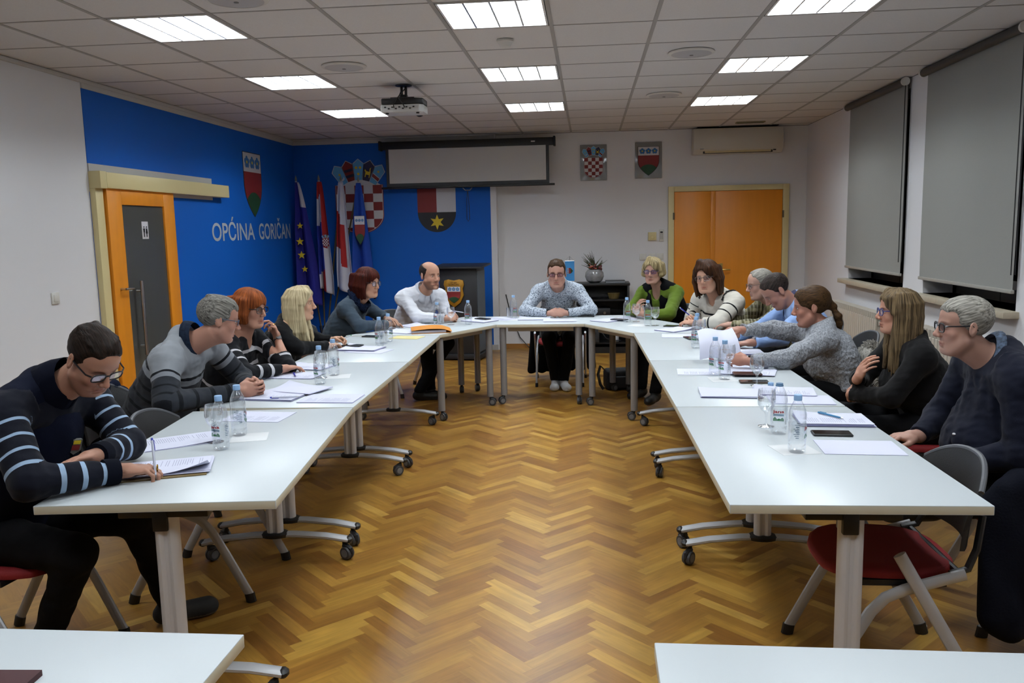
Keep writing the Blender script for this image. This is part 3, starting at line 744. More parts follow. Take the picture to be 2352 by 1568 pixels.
# ------------------------------------------------------------------ chairs
m_seat = mat('red_upholstery', '#7e1216', .75, bump=(350, .15)); m_shell = mat('chair_black', '#17181b', .55, bump=(200, .1)); m_rim = mat('chair_rim', '#4b4d52', .5)
def chair_meshes():
    d_ = {}
    q = MB()   # seat pad: rounded, dished
    K = 14; vs = []; 
    def sx(u, v):
        return u
    n = 28
    rings = []
    for (s_, z) in ((.90, .425), (.985, .43), (1., .445), (.985, .458), (.93, .464), (.6, .458), (.25, .455)):
        ring = []
        for k in range(n):
            a = 2*PI*k/n; c, s2 = math.cos(a), math.sin(a)
            p = 3.2; rr = (abs(c)**p+abs(s2)**p)**(-1/p)
            x = .225*rr*c*s_; y = .225*rr*s2*s_
            zz = z-.018*max(0, (x-.1)/.12)**2 - .006*(1-(y/.22)**2)*(z > .44)
            ring.append((x+.01, y*(1-.06*(x < 0)*abs(x)/.22), zz))
        rings.append(ring)
    o = 0
    for r_ in rings: vs += r_
    fs = [tuple(range(n-1, -1, -1))]
    for i in range(len(rings)-1):
        for k in range(n): fs.append((i*n+k, i*n+(k+1) % n, (i+1)*n+(k+1) % n, (i+1)*n+k))
    fs.append(tuple(range((len(rings)-1)*n, len(rings)*n)))
    q.add(vs, fs); d_['seat'] = q.mesh('seat', m_seat, sharp=60)
    # back shell, curved, with a light rim along its top
    q = MB(); vs = []; fs = []; A = 18; B = 9
    def bp(u, v, off):
        y = .225*u; hgt = .53+.275*v*(1-.28*abs(u)**2.6)
        x = -.255-.05*v+.075*u*u+.01*math.sin(v*PI)+off
        return (x, y, hgt)
    for off in (.008, -.008):
        for i in range(A+1):
            for j in range(B+1): vs.append(bp(-1+2*i/A, j/B, off))
    N_ = (A+1)*(B+1)
    for i in range(A):
        for j in range(B):
            a = i*(B+1)+j
            fs.append((a, a+B+1, a+B+2, a+1)); fs.append((N_+a, N_+a+1, N_+a+B+2, N_+a+B+1))
    rim = [i*(B+1) for i in range(A+1)]+[A*(B+1)+j for j in range(1, B+1)]+[i*(B+1)+B for i in range(A-1, -1, -1)]+[j for j in range(B-1, 0, -1)]
    for k in range(len(rim)):
        a, b_ = rim[k], rim[(k+1) % len(rim)]; fs.append((a, N_+a, N_+b_, b_))
    q.add(vs, fs); d_['backrest'] = q.mesh('backrest', m_shell, sharp=60)
    q = MB(); q.tube([bp(-1+2*i/24, 1, 0) for i in range(25)], .0095, 8); d_['back_rim'] = q.mesh('back_rim', m_rim)
    for s_ in (1, -1):
        y = .235*s_; nm = 'l' if s_ > 0 else 'r'
        q = MB(); q.tube([(.262, y, .02), (.16, y, .22), (.105, y, .32), (.06, y, .37), (0, y, .398), (-.12, y, .435), (-.19, y, .455)], .021, 12, 0, (1., .55), (0, 0, 1)); d_['f'+nm] = q.mesh('front_leg', m_alu)
        q = MB(); q.tube([(-.262, y+.026*s_, .02), (.03, y+.026*s_, .53)], .021, 12, 0, (1., .5), (0, 0, 1)); d_['b'+nm] = q.mesh('rear_leg', m_alu)
        q = MB(); q.tube([(.262, y, 0.0), (.255, y, .04)], .024, 10, 0, (1, .65), (0, 0, 1)); d_['cf'+nm] = q.mesh('foot_cap', m_dark)
        q = MB(); q.tube([(-.262, y+.026*s_, 0.0), (-.25, y+.026*s_, .042)], .024, 10, 0, (1, .65), (0, 0, 1)); d_['cb'+nm] = q.mesh('foot_cap', m_dark)
        q = MB(); q.tube([(-.15, y-.015*s_, .45), (-.205, y-.02*s_, .465), (-.235, y-.03*s_, .53), (-.255, y-.045*s_, .64)], .016, 10, 0, (1, .7), (0, 1, 0)); d_['k'+nm] = q.mesh('back_support', m_dark)
    q = MB(); q.cbox((.0, 0, .415), (.28, .44, .02)); q.cyl((-.18, -.23, .45), (-.18, .23, .45), .011, 8); d_['pan'] = q.mesh('seat_frame', m_dark)
    return d_
CH = chair_meshes()
def chair(label, x, y, rz, group='red folding chairs'):
    t = thing('folding_chair', label, 'chair', (x, y, 0), rz, group)
    for n in ('seat', 'backrest', 'pan'): link(bpy.data.objects.new(CH[n].name, CH[n]), t)
    r_ = link(bpy.data.objects.new('back_rim', CH['back_rim']), t)
    for nm in 'lr':
        f = link(bpy.data.objects.new('front_leg', CH['f'+nm]), t); link(bpy.data.objects.new('foot_cap', CH['cf'+nm]), f)
        f = link(bpy.data.objects.new('rear_leg', CH['b'+nm]), t); link(bpy.data.objects.new('foot_cap', CH['cb'+nm]), f)
        link(bpy.data.objects.new('back_support', CH['k'+nm]), t)
    return t
chair('empty red-seated chair pushed under the near end of the right-hand tables', 1.245, -2.33, PI)
chair('empty chair between the writing man and the man with clasped hands', -1.55, -1.69, .03)

# ------------------------------------------------------------------ lectern, cabinet, flags
m_char = mat('lectern_charcoal', '#1d1d20', .5); m_lside = mat('lectern_side', '#4a5560', .5)
t = thing('lectern', 'dark grey lectern with a golden crest plaque standing by the blue end wall', 'lectern', (-1.36, 5.0, 0), R(-8))
q = MB(); q.cbox((0, 0, .61), (.48, .36, 1.06)); q.obj('body', m_char, t, bevel=.004)
q = MB(); q.cbox((.243, .0, .6), (.006, .34, 1.0)); q.obj('side_panel', m_lside, t)
q = MB(); q.prism([(-.25, 1.135), (.22, 1.165), (.22, 1.185), (-.25, 1.155)], .64, 0, frame((-.32, 0, 0), (0, 1, 0), (0, 0, 1), (1, 0, 0))); q.obj('sloping_top', m_char, t, bevel=.003)
q = MB(); q.cbox((0, 0, .05), (.54, .42, .06)); q.obj('plinth', m_char, t, bevel=.005)
for sx in (-1, 1):
    for sy in (-1, 1): put(CAST, 'caster', (sx*.2, sy*.14, -.0), 1.0*sx+sy, t)
pl = MB(); M = frame((-.05, -.182, .99), (1, 0, 0), (0, 0, 1), (0, -1, 0))
o = [(-.12, .0), (-.13, -.05), (-.11, -.1), (-.125, -.18), (-.08, -.27), (0, -.33), (.08, -.27), (.125, -.18), (.11, -.1), (.13, -.05), (.12, .0), (.07, .015), (0, .0), (-.07, .015)]
pl.prism(o, .018, 0, M, 0.); p_ = pl.obj('crest_plaque', mat('carved_gold', '#a8791f', .4, .3, bump=(40, .3)), t, bevel=.004)
q = MB(); gorican(q, .165, .2, M @ Matrix.Translation((0, -.075, .0185))); q.obj('crest', CM, p_)
for s_, yy, hh, ww in (('OPĆINA', -.032, .018, .08), ('GORIČAN', -.06, .024, .13)):
    vs, fs = text_geo(s_, hh, ww, .01); q = MB(); q.add([(v[0]-ww/2, v[1]+yy, .0192) for v in vs], fs, 0, M); q.obj('lettering', mat('letter_brown', '#3a2208', .6), p_)
# black media cabinet with shelves
m_cab = mat('cabinet_black', '#121214', .4)
t = thing('media_cabinet', 'low open black cabinet against the end wall behind the centre table', 'cabinet', (.39, 5.5, 0))
q = MB(); q.cbox((-.32, 0, .45), (.025, .4, .84)); q.cbox((.32, 0, .45), (.025, .4, .84)); q.cbox((0, 0, .88), (.68, .42, .03)); q.cbox((0, .19, .45), (.64, .015, .84)); q.obj('carcass', m_cab, t, bevel=.002)
for z in (.68, .45, .13):
    q = MB(); q.cbox((0, 0, z), (.62, .38, .02)); q.obj('shelf', m_cab, t)
q = MB(); q.cbox((0, 0, .04), (.64, .36, .08)); q.obj('plinth', m_cab, t)
t = thing('wicker_basket', 'small wicker basket on the top shelf of the black cabinet', 'basket', (.53, 5.42, .691)); q = MB(); q.lathe([(.06, 0), (.075, .05), (.08, .07), (.07, .07), (.06, .02)], 16); q.obj('bowl', mat('wicker', '#5a4a20', .8, bump=(80, .5)), t)
q = MB(); q.lathe([(.078, .066), (.084, .072), (.078, .078), (.07, .072)], 16); q.obj('rim', mat('wicker_rim', '#4a3c1a', .8), t)
t = thing('amplifier', 'dark amplifier box on the middle shelf of the black cabinet', 'amplifier', (.3, 5.44, .461)); q = MB(); q.cbox((0, 0, .06), (.36, .26, .11)); q.obj('case', mat('amp_grey', '#1f2023', .4), t, bevel=.004)
q = MB(); q.lathe([(.018, 0), (.016, .015)], 12, 0, frame((.11, -.13, .06), (1, 0, 0), (0, 0, 1), (0, -1, 0))); q.obj('knob', m_steel, t)
t = thing('media_player', 'grey device box on the lowest shelf of the black cabinet', 'electronics', (.24, 5.42, .141)); q = MB(); q.cbox((0, 0, .09), (.2, .24, .18)); q.obj('case', mat('amp_grey2', '#26282b', .5), t, bevel=.004)
q = MB(); q.cbox((0, -.122, .12), (.12, .003, .03)); q.obj('front_display', m_dark, t)
q = MB(); q.tube([(.35, 5.35, .3), (.42, 5.3, .2), (.5, 5.34, .155), (.58, 5.3, .153), (.62, 5.38, .155), (.5, 5.4, .153), (.44, 5.32, .153)], .007, 6); tag(q.obj('cable', m_dark), 'black cable bundle lying on the lowest cabinet shelf', 'cable')
t = thing('spray_bottle', 'small white bottle on the lowest cabinet shelf', 'bottle', (.56, 5.42, .141)); q = MB(); q.lathe([(.03, 0), (.032, .01), (.032, .12), (.014, .15), (.014, .165)], 14); q.obj('bottle_body', mat('bottle_white', '#b4b6bb', .4), t); q = MB(); q.lathe([(.016, .165), (.016, .19), (0, .19)], 12); q.obj('cap', m_grey, t)
# vase with dry arrangement
t = thing('flower_vase', 'round grey glass vase with a red and green arrangement on the black cabinet', 'vase', (.285, 5.47, .895))
q = MB(); q.lathe([(.06, 0), (.1, .025), (.122, .08), (.115, .13), (.085, .17), (.08, .17), (.105, .12), (.11, .08), (.09, .03), (0, .015)], 28); q.obj('bowl', mat('vase_glass', '#8a8a8c', .15, spec=.6, var=(18, .25)), t)
rnd = random.Random(5); q = MB()
for k in range(46):
    a = rnd.uniform(0, 2*PI); l = rnd.uniform(.1, .24); e = rnd.uniform(.35, 1.35); 
    if rnd.random() < .4: a = rnd.gauss(2.6, .4); l = rnd.uniform(.18, .3); e = rnd.uniform(.9, 1.3)
    p0 = Vector((rnd.uniform(-.04, .04), rnd.uniform(-.04, .04), .15)); dv = Vector((math.cos(a)*math.cos(e), math.sin(a)*math.cos(e)*.7, math.sin(e)))
    q.tube([p0, p0+dv*l*.5+Vector((0, 0, .01)), p0+dv*l+Vector((rnd.uniform(-.02, .02), 0, -.01))], [.006, .008, .002], 5, 0, (.5, 1.4))
q.obj('leaves', mat('dry_leaf', '#454a2c', .7, var=(30, .4)), t)
q = MB()
for k in range(26): q.ball((rnd.uniform(-.02, .09), rnd.uniform(-.06, .05), .17+rnd.uniform(0, .05)), rnd.uniform(.012, .022), 8)
q.obj('berries', mat('berry_red', '#5a0f12', .4), t)
q = MB()
for k in range(14): q.ball((rnd.uniform(-.07, .02), rnd.uniform(-.06, .02), .18+rnd.uniform(0, .06)), (rnd.uniform(.012, .02), .014, .01), 8)
q.obj('blossom', mat('blossom_pink', '#b0604e', .6), t)
# table pennant
t = thing('table_pennant', 'small light blue pennant with a crest hanging from a stand on the black cabinet', 'pennant', (-.03, 5.43, .895), 0)
q = MB(); q.lathe([(.05, 0), (.05, .012), (.01, .02)], 18, 0, Matrix.Translation((.0, .03, 0))); q.cyl((0, .03, .01), (0, .03, .345), .004, 8); q.obj('stand', m_steel, t)
q = MB(); q.cyl((-.062, 0, .285), (.062, 0, .285), .004, 8); q.tube([(-.06, 0, .287), (0, .02, .345), (.06, 0, .287)], .0018, 5); q.obj('hanging_rod', m_steel, t)
q = MB(); q.box((-.06, -.002, .03), (.06, .002, .285)); q.obj('pennant_cloth', mat('pennant_blue', '#3f8fd0', .7), t)
q = MB(); gorican(q, .07, .075, frame((-.035, -.003, .15), (0, 0, 1), (-1, 0, 0), (0, -1, 0)) @ Matrix.Translation((.01, 0, 0))); q.obj('crest', CM, t)
t = thing('folder', 'dark flat folder lying on top of the black cabinet', 'folder', (.55, 5.48, .895)); q = MB(); q.cbox((0, 0, .012), (.25, .3, .022)); q.obj('cover', mat('folder_dark', '#1b1c22', .5), t, bevel=.003)
q = MB(); q.cbox((0, -.002, .012), (.242, .3, .014)); q.obj('pages', mat('folder_paper', '#8a8c92', .7), t)
# cable on the end wall, black bag under the tables
q = MB(); q.tube([(-.9, YR-.012, .73), (-.86, YR-.012, .55), (-.8, YR-.012, .36), (-.72, YR-.02, .15), (-.6, YR-.06, .02), (-.4, YR-.2, .008), (-.2, YR-.1, .008)], .0065, 7); tag(q.obj('cable', m_dark), 'black cable running down the end wall beside the blue corner', 'cable')
t = thing('camera_bag', 'black bag with a carrying strap standing on the floor under the trapezoid table', 'bag', (.5, 2.98, 0), .2)
q = MB(); q.box((-.14, -.1, .0), (.14, .1, .2)); q.obj('bag_body', mat('bag_nylon', '#15161a', .7, bump=(120, .3)), t, bevel=.035, seg=3)
q = MB(); q.cbox((0, -.11, .08), (.2, .04, .12)); q.obj('front_pocket', mat('bag_nylon2', '#1b1c20', .7), t, bevel=.015, seg=3)
q = MB(); q.tube([(-.14, 0, .19), (-.19, -.03, .24), (-.22, -.06, .16), (-.2, -.07, .06), (-.17, -.08, .012)], .012, 8, 0, (.25, 1.2)); q.obj('strap', m_dark, t)
# flags on leaning poles
m_pole = mat('flag_pole', '#54492f', .5, .3)
q0 = thing('flag_stand', 'dark floor stand holding the four flag poles in the corner', 'flag stand', (-3.28, 5.47, 0))
q = MB(); q.lathe([(.2, 0), (.2, .03), (.05, .06), (.05, .3), (.035, .3)], 24); q.obj('base', m_dark, q0)
for k in range(4):
    q = MB(); q.lathe([(.02, 0), (.02, .12)], 10, 0, Matrix.Translation((-.06+.04*k, 0, .26)) @ Matrix.Rotation((-.12, -.04, .05, .13)[k], 4, 'Y')); q.obj('socket', m_dark, q0)
def cloth_mat(name, col): return mat(name, col, .85, bump=(250, .1))
F_eu = cloth_mat('flag_eu_blue', '#17187a'); F_r = cloth_mat('flag_red', '#9a1a1c'); F_w = cloth_mat('flag_white', '#b9b9c6'); F_b = cloth_mat('flag_blue', '#1b2a8c'); F_m = cloth_mat('flag_municipal_blue', '#0d3a94'); F_y = cloth_mat('flag_yellow', '#cdb31e')
def flag(label, top, base, wtop, wbot, length, col, folds, phase, off=.12, side=0.):
    """a limp flag hanging straight down beside its leaning pole; col(u, v) picks the colour"""
    t = thing('flag', label, 'flag', base, 0, 'flags in the corner')
    tp = Vector(top)-Vector(base)
    q = MB(); q.cyl((0, 0, 0), tp, .011, 10); q.obj('pole', m_pole, t)
    q = MB(); q.lathe([(.012, 0), (.016, .02), (.008, .05), (0, .075)], 10, 0, Matrix.Translation(tp)); q.obj('finial', mat('finial_grey', '#8c8a7c', .4, .6), t)
    q = MB(); U, V = 40, 44; vs = []; fs = []; ms = []
    for j in range(V+1):
        v = j/V
        for i in range(U+1):
            u = i/U
            wd = wtop+(wbot-wtop)*min(1, v*1.2)**.75
            a = folds*2*PI*u+phase
            x = (u-off)*wd+.018*math.sin(a)*v+side*v
            yy = -.03-.05*min(1, v*2.5)*(1+math.cos(a))*(.6+.4*v)
            vs.append((tp.x+x, tp.y+yy, tp.z-.02-v*length-.07*v*(u-.4)+.02*math.sin(a*.5)*v))
    for j in range(V):
        for i in range(U):
            a = j*(U+1)+i; fs.append((a, a+1, a+U+2, a+U+1)); ms.append(col((i+.5)/U, (j+.5)/V))
    q.add(vs, fs); q.m = ms
    cl = q.obj('flag_cloth', [F_eu, F_r, F_w, F_b, F_m], t, sharp=180)
    so = cl.modifiers.new('cloth thickness', 'SOLIDIFY'); so.thickness = .004
    q = MB(); q.cyl(tp*(1-.14/2.3), tp*.999, .015, 8); q.obj('sleeve', F_w, t)
    return t, vs, U, V
def cro(u, v):
    v += .12*u
    if u < .5: return 1 if v < .17 else 2 if v < .42 else 3 if v < .86 else (1 if u > .25 else 2)
    return 1 if v < .66 else 2
def wr(u, v):
    if u < .4: return 2 if v < .27+.1*u else 1 if v < .62 else 2
    if u < .62: return 2 if v < .38 else 1 if v < .72+.1*u else 2
    return 2 if v < .97 else 1
t, vs, U, V = flag('dark blue flag with yellow stars, nearest the left wall', (-3.575, 5.44, 2.28), (-3.34, 5.47, .3), .05, .3, 1.55, lambda u, v: 2 if (u > .55 and v < .2) else 0, 1.3, .4, .08)
for u, v, s_ in ((.5, .37, .045), (.36, .5, .055), (.38, .62, .055), (.5, .74, .045)):
    p = Vector(vs[int(v*V)*(U+1)+int(u*U)]); p.y = min(x[1] for x in vs)-.004; q = MB(); q.prism(star(0, 0, s_, s_*.42), .003, 0, frame(p, (1, 0, 0), (0, 0, 1), (0, -1, 0))); q.obj('star', F_y, t)
t, vs, U, V = flag('red, white and blue flag with a chequered crest, second from the left wall', (-3.27, 5.44, 2.28), (-3.3, 5.47, .3), .06, .21, 1.42, cro, 1.6, 1.2, .3, .03)
p = Vector(vs[int(.5*V)*(U+1)+int(.75*U)]); p.y = min(x[1] for x in vs)-.004; q = MB(); checks(q, .08, .1, frame(p, (1, 0, 0), (0, 0, 1), (0, -1, 0)), 0); croat_crown(q, .1, frame(p+Vector((0, 0, .01)), (1, 0, 0), (0, 0, 1), (0, -1, 0))); q.obj('crest', CM, t)
flag('white and red flag, third from the left wall', (-2.97, 5.42, 2.27), (-3.26, 5.47, .3), .06, .24, 1.4, wr, 1.5, 2.2, .45)
t, vs, U, V = flag('blue flag with a shield crest, farthest from the left wall', (-2.74, 5.42, 2.25), (-3.22, 5.47, .3), .06, .26, 1.35, lambda u, v: 4, 1.3, .2, .4)
p = Vector(vs[int(.45*V)*(U+1)+int(.6*U)])+Vector((.0, 0, .16)); p.y = min(x[1] for x in vs)-.004; q = MB(); gorican(q, .13, .36, frame(p, (1, 0, 0), (0, 0, 1), (0, -1, 0))); q.obj('crest', CM, t)
# ------------------------------------------------------------------ people: smooth blended volumes -> one skin
class Field:
    """signed distances on a grid; fine=[(lo, hi)] boxes get the finer step hf along each axis"""
    def __init__(s, lo, hi, h, fine=(), hf=None):
        s.h = h; lo = np.array(lo, float)-2*h; hi = np.array(hi, float)+2*h; s.ax = []
        for a in range(3):
            seg = sorted((max(lo[a], b[0][a]), min(hi[a], b[1][a])) for b in fine); c = []; x = lo[a]
            while x < hi[a]:
                c.append(x); x += hf if any(l <= x < r for l, r in seg) else h
            s.ax.append(np.array(c+[x]))
        s.lo = lo; s.hi = hi; s.n = np.array([len(a) for a in s.ax])
        s.F = np.full(tuple(s.n), .05, np.float32)
    def sub(s, lo, hi, m):
        sl = []
        for i in range(3):
            a = max(0, np.searchsorted(s.ax[i], lo[i]-m)-1); b = min(s.n[i], np.searchsorted(s.ax[i], hi[i]+m)+1)
            if b <= a: return None
            sl.append(slice(a, b))
        g = [s.ax[i][sl[i]].astype(np.float32) for i in range(3)]
        return tuple(sl), g[0][:, None, None], g[1][None, :, None], g[2][None, None, :]
    def _mix(s, sl, d, k, op):
        f = s.F[sl]
        if op == 'u':
            if k > 0:
                h = np.clip(.5+.5*(f-d)/k, 0, 1); s.F[sl] = f+(d-f)*h-k*h*(1-h)
            else: s.F[sl] = np.minimum(f, d)
        else:   # cut away
            d = -d
            if k > 0:
                h = np.clip(.5-.5*(f-d)/k, 0, 1); s.F[sl] = f+(d-f)*h+k*h*(1-h)
            else: s.F[sl] = np.maximum(f, d)
    def cone(s, a, b, r1, r2=None, k=.02, op='u'):
        a = np.array(a, float); b = np.array(b, float); r2 = r1 if r2 is None else r2
        m = max(r1, r2)+k+.02
        q = s.sub(np.minimum(a, b), np.maximum(a, b), m)
        if q is None: return
        sl, X, Y, Z = q; d = b-a; L2 = max(d@d, 1e-9)
        t = np.clip(((X-a[0])*d[0]+(Y-a[1])*d[1]+(Z-a[2])*d[2])/L2, 0, 1)
        D = np.sqrt((X-a[0]-t*d[0])**2+(Y-a[1]-t*d[1])**2+(Z-a[2]-t*d[2])**2)-(r1+(r2-r1)*t)
        s._mix(sl, D, k, op)
    def ell(s, c, r, M=None, k=.02, op='u'):
        """M: rows are the ellipsoid's axes"""
        c = np.array(c, float); r = np.array(r, float); rm = r.max()
        q = s.sub(c, c, rm+k+.02)
        if q is None: return
        sl, X, Y, Z = q; X = X-c[0]; Y = Y-c[1]; Z = Z-c[2]
        if M is not None: X, Y, Z = [M[i][0]*X+M[i][1]*Y+M[i][2]*Z for i in range(3)]
        k0 = np.sqrt((X/r[0])**2+(Y/r[1])**2+(Z/r[2])**2); k1 = np.sqrt((X/r[0]**2)**2+(Y/r[1]**2)**2+(Z/r[2]**2)**2)+1e-9
        s._mix(sl, k0*(k0-1)/k1, k, op)
    def plane(s, c, n, k=.0, box=None):
        """cut everything on the side n points to (within box=(lo,hi))"""
        c = np.array(c, float); n = np.array(n, float); n /= np.linalg.norm(n)
        q = s.sub(*(box or (s.lo, s.hi)), 0)
        if q is None: return
        sl, X, Y, Z = q
        D = -((X-c[0])*n[0]+(Y-c[1])*n[1]+(Z-c[2])*n[2])+0*X*Y*Z
        s._mix(sl, D, k, 'c')
    def grid(s):
        return [s.ax[i].astype(np.float32).reshape([-1 if j == i else 1 for j in range(3)]) for i in range(3)]
    def mesh(s):
        F = s.F; I = F < 0; nx, ny, nz = F.shape
        cnt = np.zeros((nx-1, ny-1, nz-1), np.uint8)
        off = [(i, j, k) for i in (0, 1) for j in (0, 1) for k in (0, 1)]
        for i, j, k in off: cnt += I[i:nx-1+i, j:ny-1+j, k:nz-1+k]
        act = np.argwhere((cnt > 0) & (cnt < 8))
        idx = np.full(cnt.shape, -1, np.int32); idx[tuple(act.T)] = np.arange(len(act))
        P = np.zeros((len(act), 3)); W = np.zeros(len(act))
        v = {o: F[act[:, 0]+o[0], act[:, 1]+o[1], act[:, 2]+o[2]] for o in off}
        for o in off:
            for ax in range(3):
                if o[ax]: continue
                o2 = list(o); o2[ax] = 1; o2 = tuple(o2)
                a, b = v[o], v[o2]; m = (a < 0) != (b < 0)
                t = np.where(m, a/np.where(m, a-b, 1), 0)
                p = np.tile(np.array(o, float), (len(act), 1)); p[:, ax] += t
                P += p*m[:, None]; W += m
        P = P/W[:, None]+act; P = np.stack([np.interp(P[:, i], np.arange(s.n[i]), s.ax[i]) for i in range(3)], 1)
        quads = []
        for ax in range(3):
            sl0 = [slice(1, -1)]*3; sl0[ax] = slice(0, -1); sl1 = list(sl0); sl1[ax] = slice(1, None)
            A = I[tuple(sl0)]; B_ = I[tuple(sl1)]
            c = np.argwhere(A != B_)
            if not len(c): continue
            flip = A[tuple(c.T)]
            add = np.ones(3, int); add[ax] = 0; c = c+add
            u, w_ = [(1, 2), (2, 0), (0, 1)][ax]
            def at(du, dw):
                q = c.copy(); q[:, u] -= du; q[:, w_] -= dw
                return idx[q[:, 0], q[:, 1], q[:, 2]]
            Q = np.stack([at(1, 1), at(0, 1), at(0, 0), at(1, 0)], 1)
            Q[~flip] = Q[~flip][:, ::-1]
            quads.append(Q)
        Q = np.concatenate(quads); Q = Q[(Q >= 0).all(1)]
        return P, Q
def np_mesh(name, P, Q, mats, smooth=1, relax=.5):
    """P in world coordinates"""
    for _ in range(smooth):   # one light relaxation pass
        acc = np.zeros_like(P); n = np.zeros(len(P))
        for a in range(4):
            for b in ((a+1) % 4,):
                np.add.at(acc, Q[:, a], P[Q[:, b]]); np.add.at(n, Q[:, a], 1)
                np.add.at(acc, Q[:, b], P[Q[:, a]]); np.add.at(n, Q[:, b], 1)
        P = P*(1-relax)+relax*acc/np.maximum(n, 1)[:, None]
    me = bpy.data.meshes.new(name)
    me.vertices.add(len(P)); me.vertices.foreach_set('co', P.astype(np.float32).ravel())
    me.loops.add(len(Q)*4); me.loops.foreach_set('vertex_index', Q.astype(np.int32).ravel())
    me.polygons.add(len(Q)); me.polygons.foreach_set('loop_start', np.arange(0, len(Q)*4, 4, dtype=np.int32)); me.polygons.foreach_set('loop_total', np.full(len(Q), 4, np.int32))
    me.update(calc_edges=True); me.validate()
    me.polygons.foreach_set('use_smooth', np.ones(len(me.polygons), bool))
    for m in (mats if isinstance(mats, (list, tuple)) else [mats]): me.materials.append(m)
    return me, P
def attr_col(me, name, C):
    a = me.color_attributes.new(name, 'FLOAT_COLOR', 'POINT'); a.data.foreach_set('color', np.concatenate([C, np.ones((len(C), 1))], 1).astype(np.float32).ravel())
def attr_f(me, name, V):
    a = me.attributes.new(name, 'FLOAT', 'POINT'); a.data.foreach_set('value', V.astype(np.float32))
def fbm(X, Y, Z, f, seed=0):
    """cheap smooth pseudo noise, about -1..1"""
    r = np.random.RandomState(seed); o = 0
    for i in range(6):
        d = r.normal(size=3); d /= np.linalg.norm(d); w_ = f*(.7+.25*i)*2*PI
        o = o+np.sin(X*d[0]*w_+Y*d[1]*w_+Z*d[2]*w_+r.uniform(0, 6.28)+1.3*np.sin((X*d[1]+Y*d[2]+Z*d[0])*w_*.6+i))/(1+.35*i)
    return o/2.4
def V3(*a): return np.array(a, float)
def unit(v): v = np.array(v, float); return v/(np.linalg.norm(v)+1e-9)
def ik(S, W, l1, l2, hint):
    S, W = np.array(S, float), np.array(W, float); d = W-S; L = np.linalg.norm(d); u = d/L
    if L > (l1+l2)*.995:
        k = L/((l1+l2)*.995); l1 *= k; l2 *= k
    a = (l1*l1-l2*l2+L*L)/(2*L); h = math.sqrt(max(l1*l1-a*a, 0))
    n = np.array(hint, float); n = n-u*(n@u); n = unit(n)
    return S+u*a+n*h

def skin_mat(name, col):
    def fn(nt, b):
        a = nt.nodes.new('ShaderNodeAttribute'); a.attribute_name = 'tint'
        mx = nt.nodes.new('ShaderNodeMix'); mx.data_type = 'RGBA'; mx.blend_type = 'MULTIPLY'; mx.inputs[0].default_value = 1; mx.inputs[6].default_value = rgba(col)
        nt.links.new(a.outputs['Color'], mx.inputs[7]); nt.links.new(mx.outputs[2], b.inputs['Base Color'])
        b.inputs['Roughness'].default_value = .5; b.inputs['Specular IOR Level'].default_value = .35
        b.inputs['Subsurface Weight'].default_value = .12; b.inputs['Subsurface Radius'].default_value = (1, .35, .2); b.inputs['Subsurface Scale'].default_value = .01
        n = nt.nodes.new('ShaderNodeTexNoise'); n.inputs['Scale'].default_value = 160; bp = nt.nodes.new('ShaderNodeBump'); bp.inputs['Strength'].default_value = .06; bp.inputs['Distance'].default_value = .004
        t = nt.nodes.new('ShaderNodeTexCoord'); nt.links.new(t.outputs['Object'], n.inputs['Vector']); nt.links.new(n.outputs['Fac'], bp.inputs['Height']); nt.links.new(bp.outputs[0], b.inputs['Normal'])
    return node_mat(name, fn)
def hair_mat(name, c1, c2, rough=.5, sc=(210, 210, 9)):
    def fn(nt, b):
        a = nt.nodes.new('ShaderNodeAttribute'); a.attribute_name = 'hco'; mp = nt.nodes.new('ShaderNodeMapping'); mp.inputs['Scale'].default_value = sc
        nt.links.new(a.outputs['Vector'], mp.inputs[0])
        n = nt.nodes.new('ShaderNodeTexNoise'); n.inputs['Scale'].default_value = 1; n.inputs['Detail'].default_value = 4; nt.links.new(mp.outputs[0], n.inputs['Vector'])
        cr = nt.nodes.new('ShaderNodeValToRGB'); cr.color_ramp.elements[0].position = .3; cr.color_ramp.elements[1].position = .68
        cr.color_ramp.elements[0].color = rgba(c1); cr.color_ramp.elements[1].color = rgba(c2); nt.links.new(n.outputs['Fac'], cr.inputs[0]); nt.links.new(cr.outputs[0], b.inputs['Base Color'])
        b.inputs['Roughness'].default_value = rough; b.inputs['Specular IOR Level'].default_value = .1
        bp = nt.nodes.new('ShaderNodeBump'); bp.inputs['Strength'].default_value = .55; bp.inputs['Distance'].default_value = .006; nt.links.new(n.outputs['Fac'], bp.inputs['Height']); nt.links.new(bp.outputs[0], b.inputs['Normal'])
    return node_mat(name, fn)
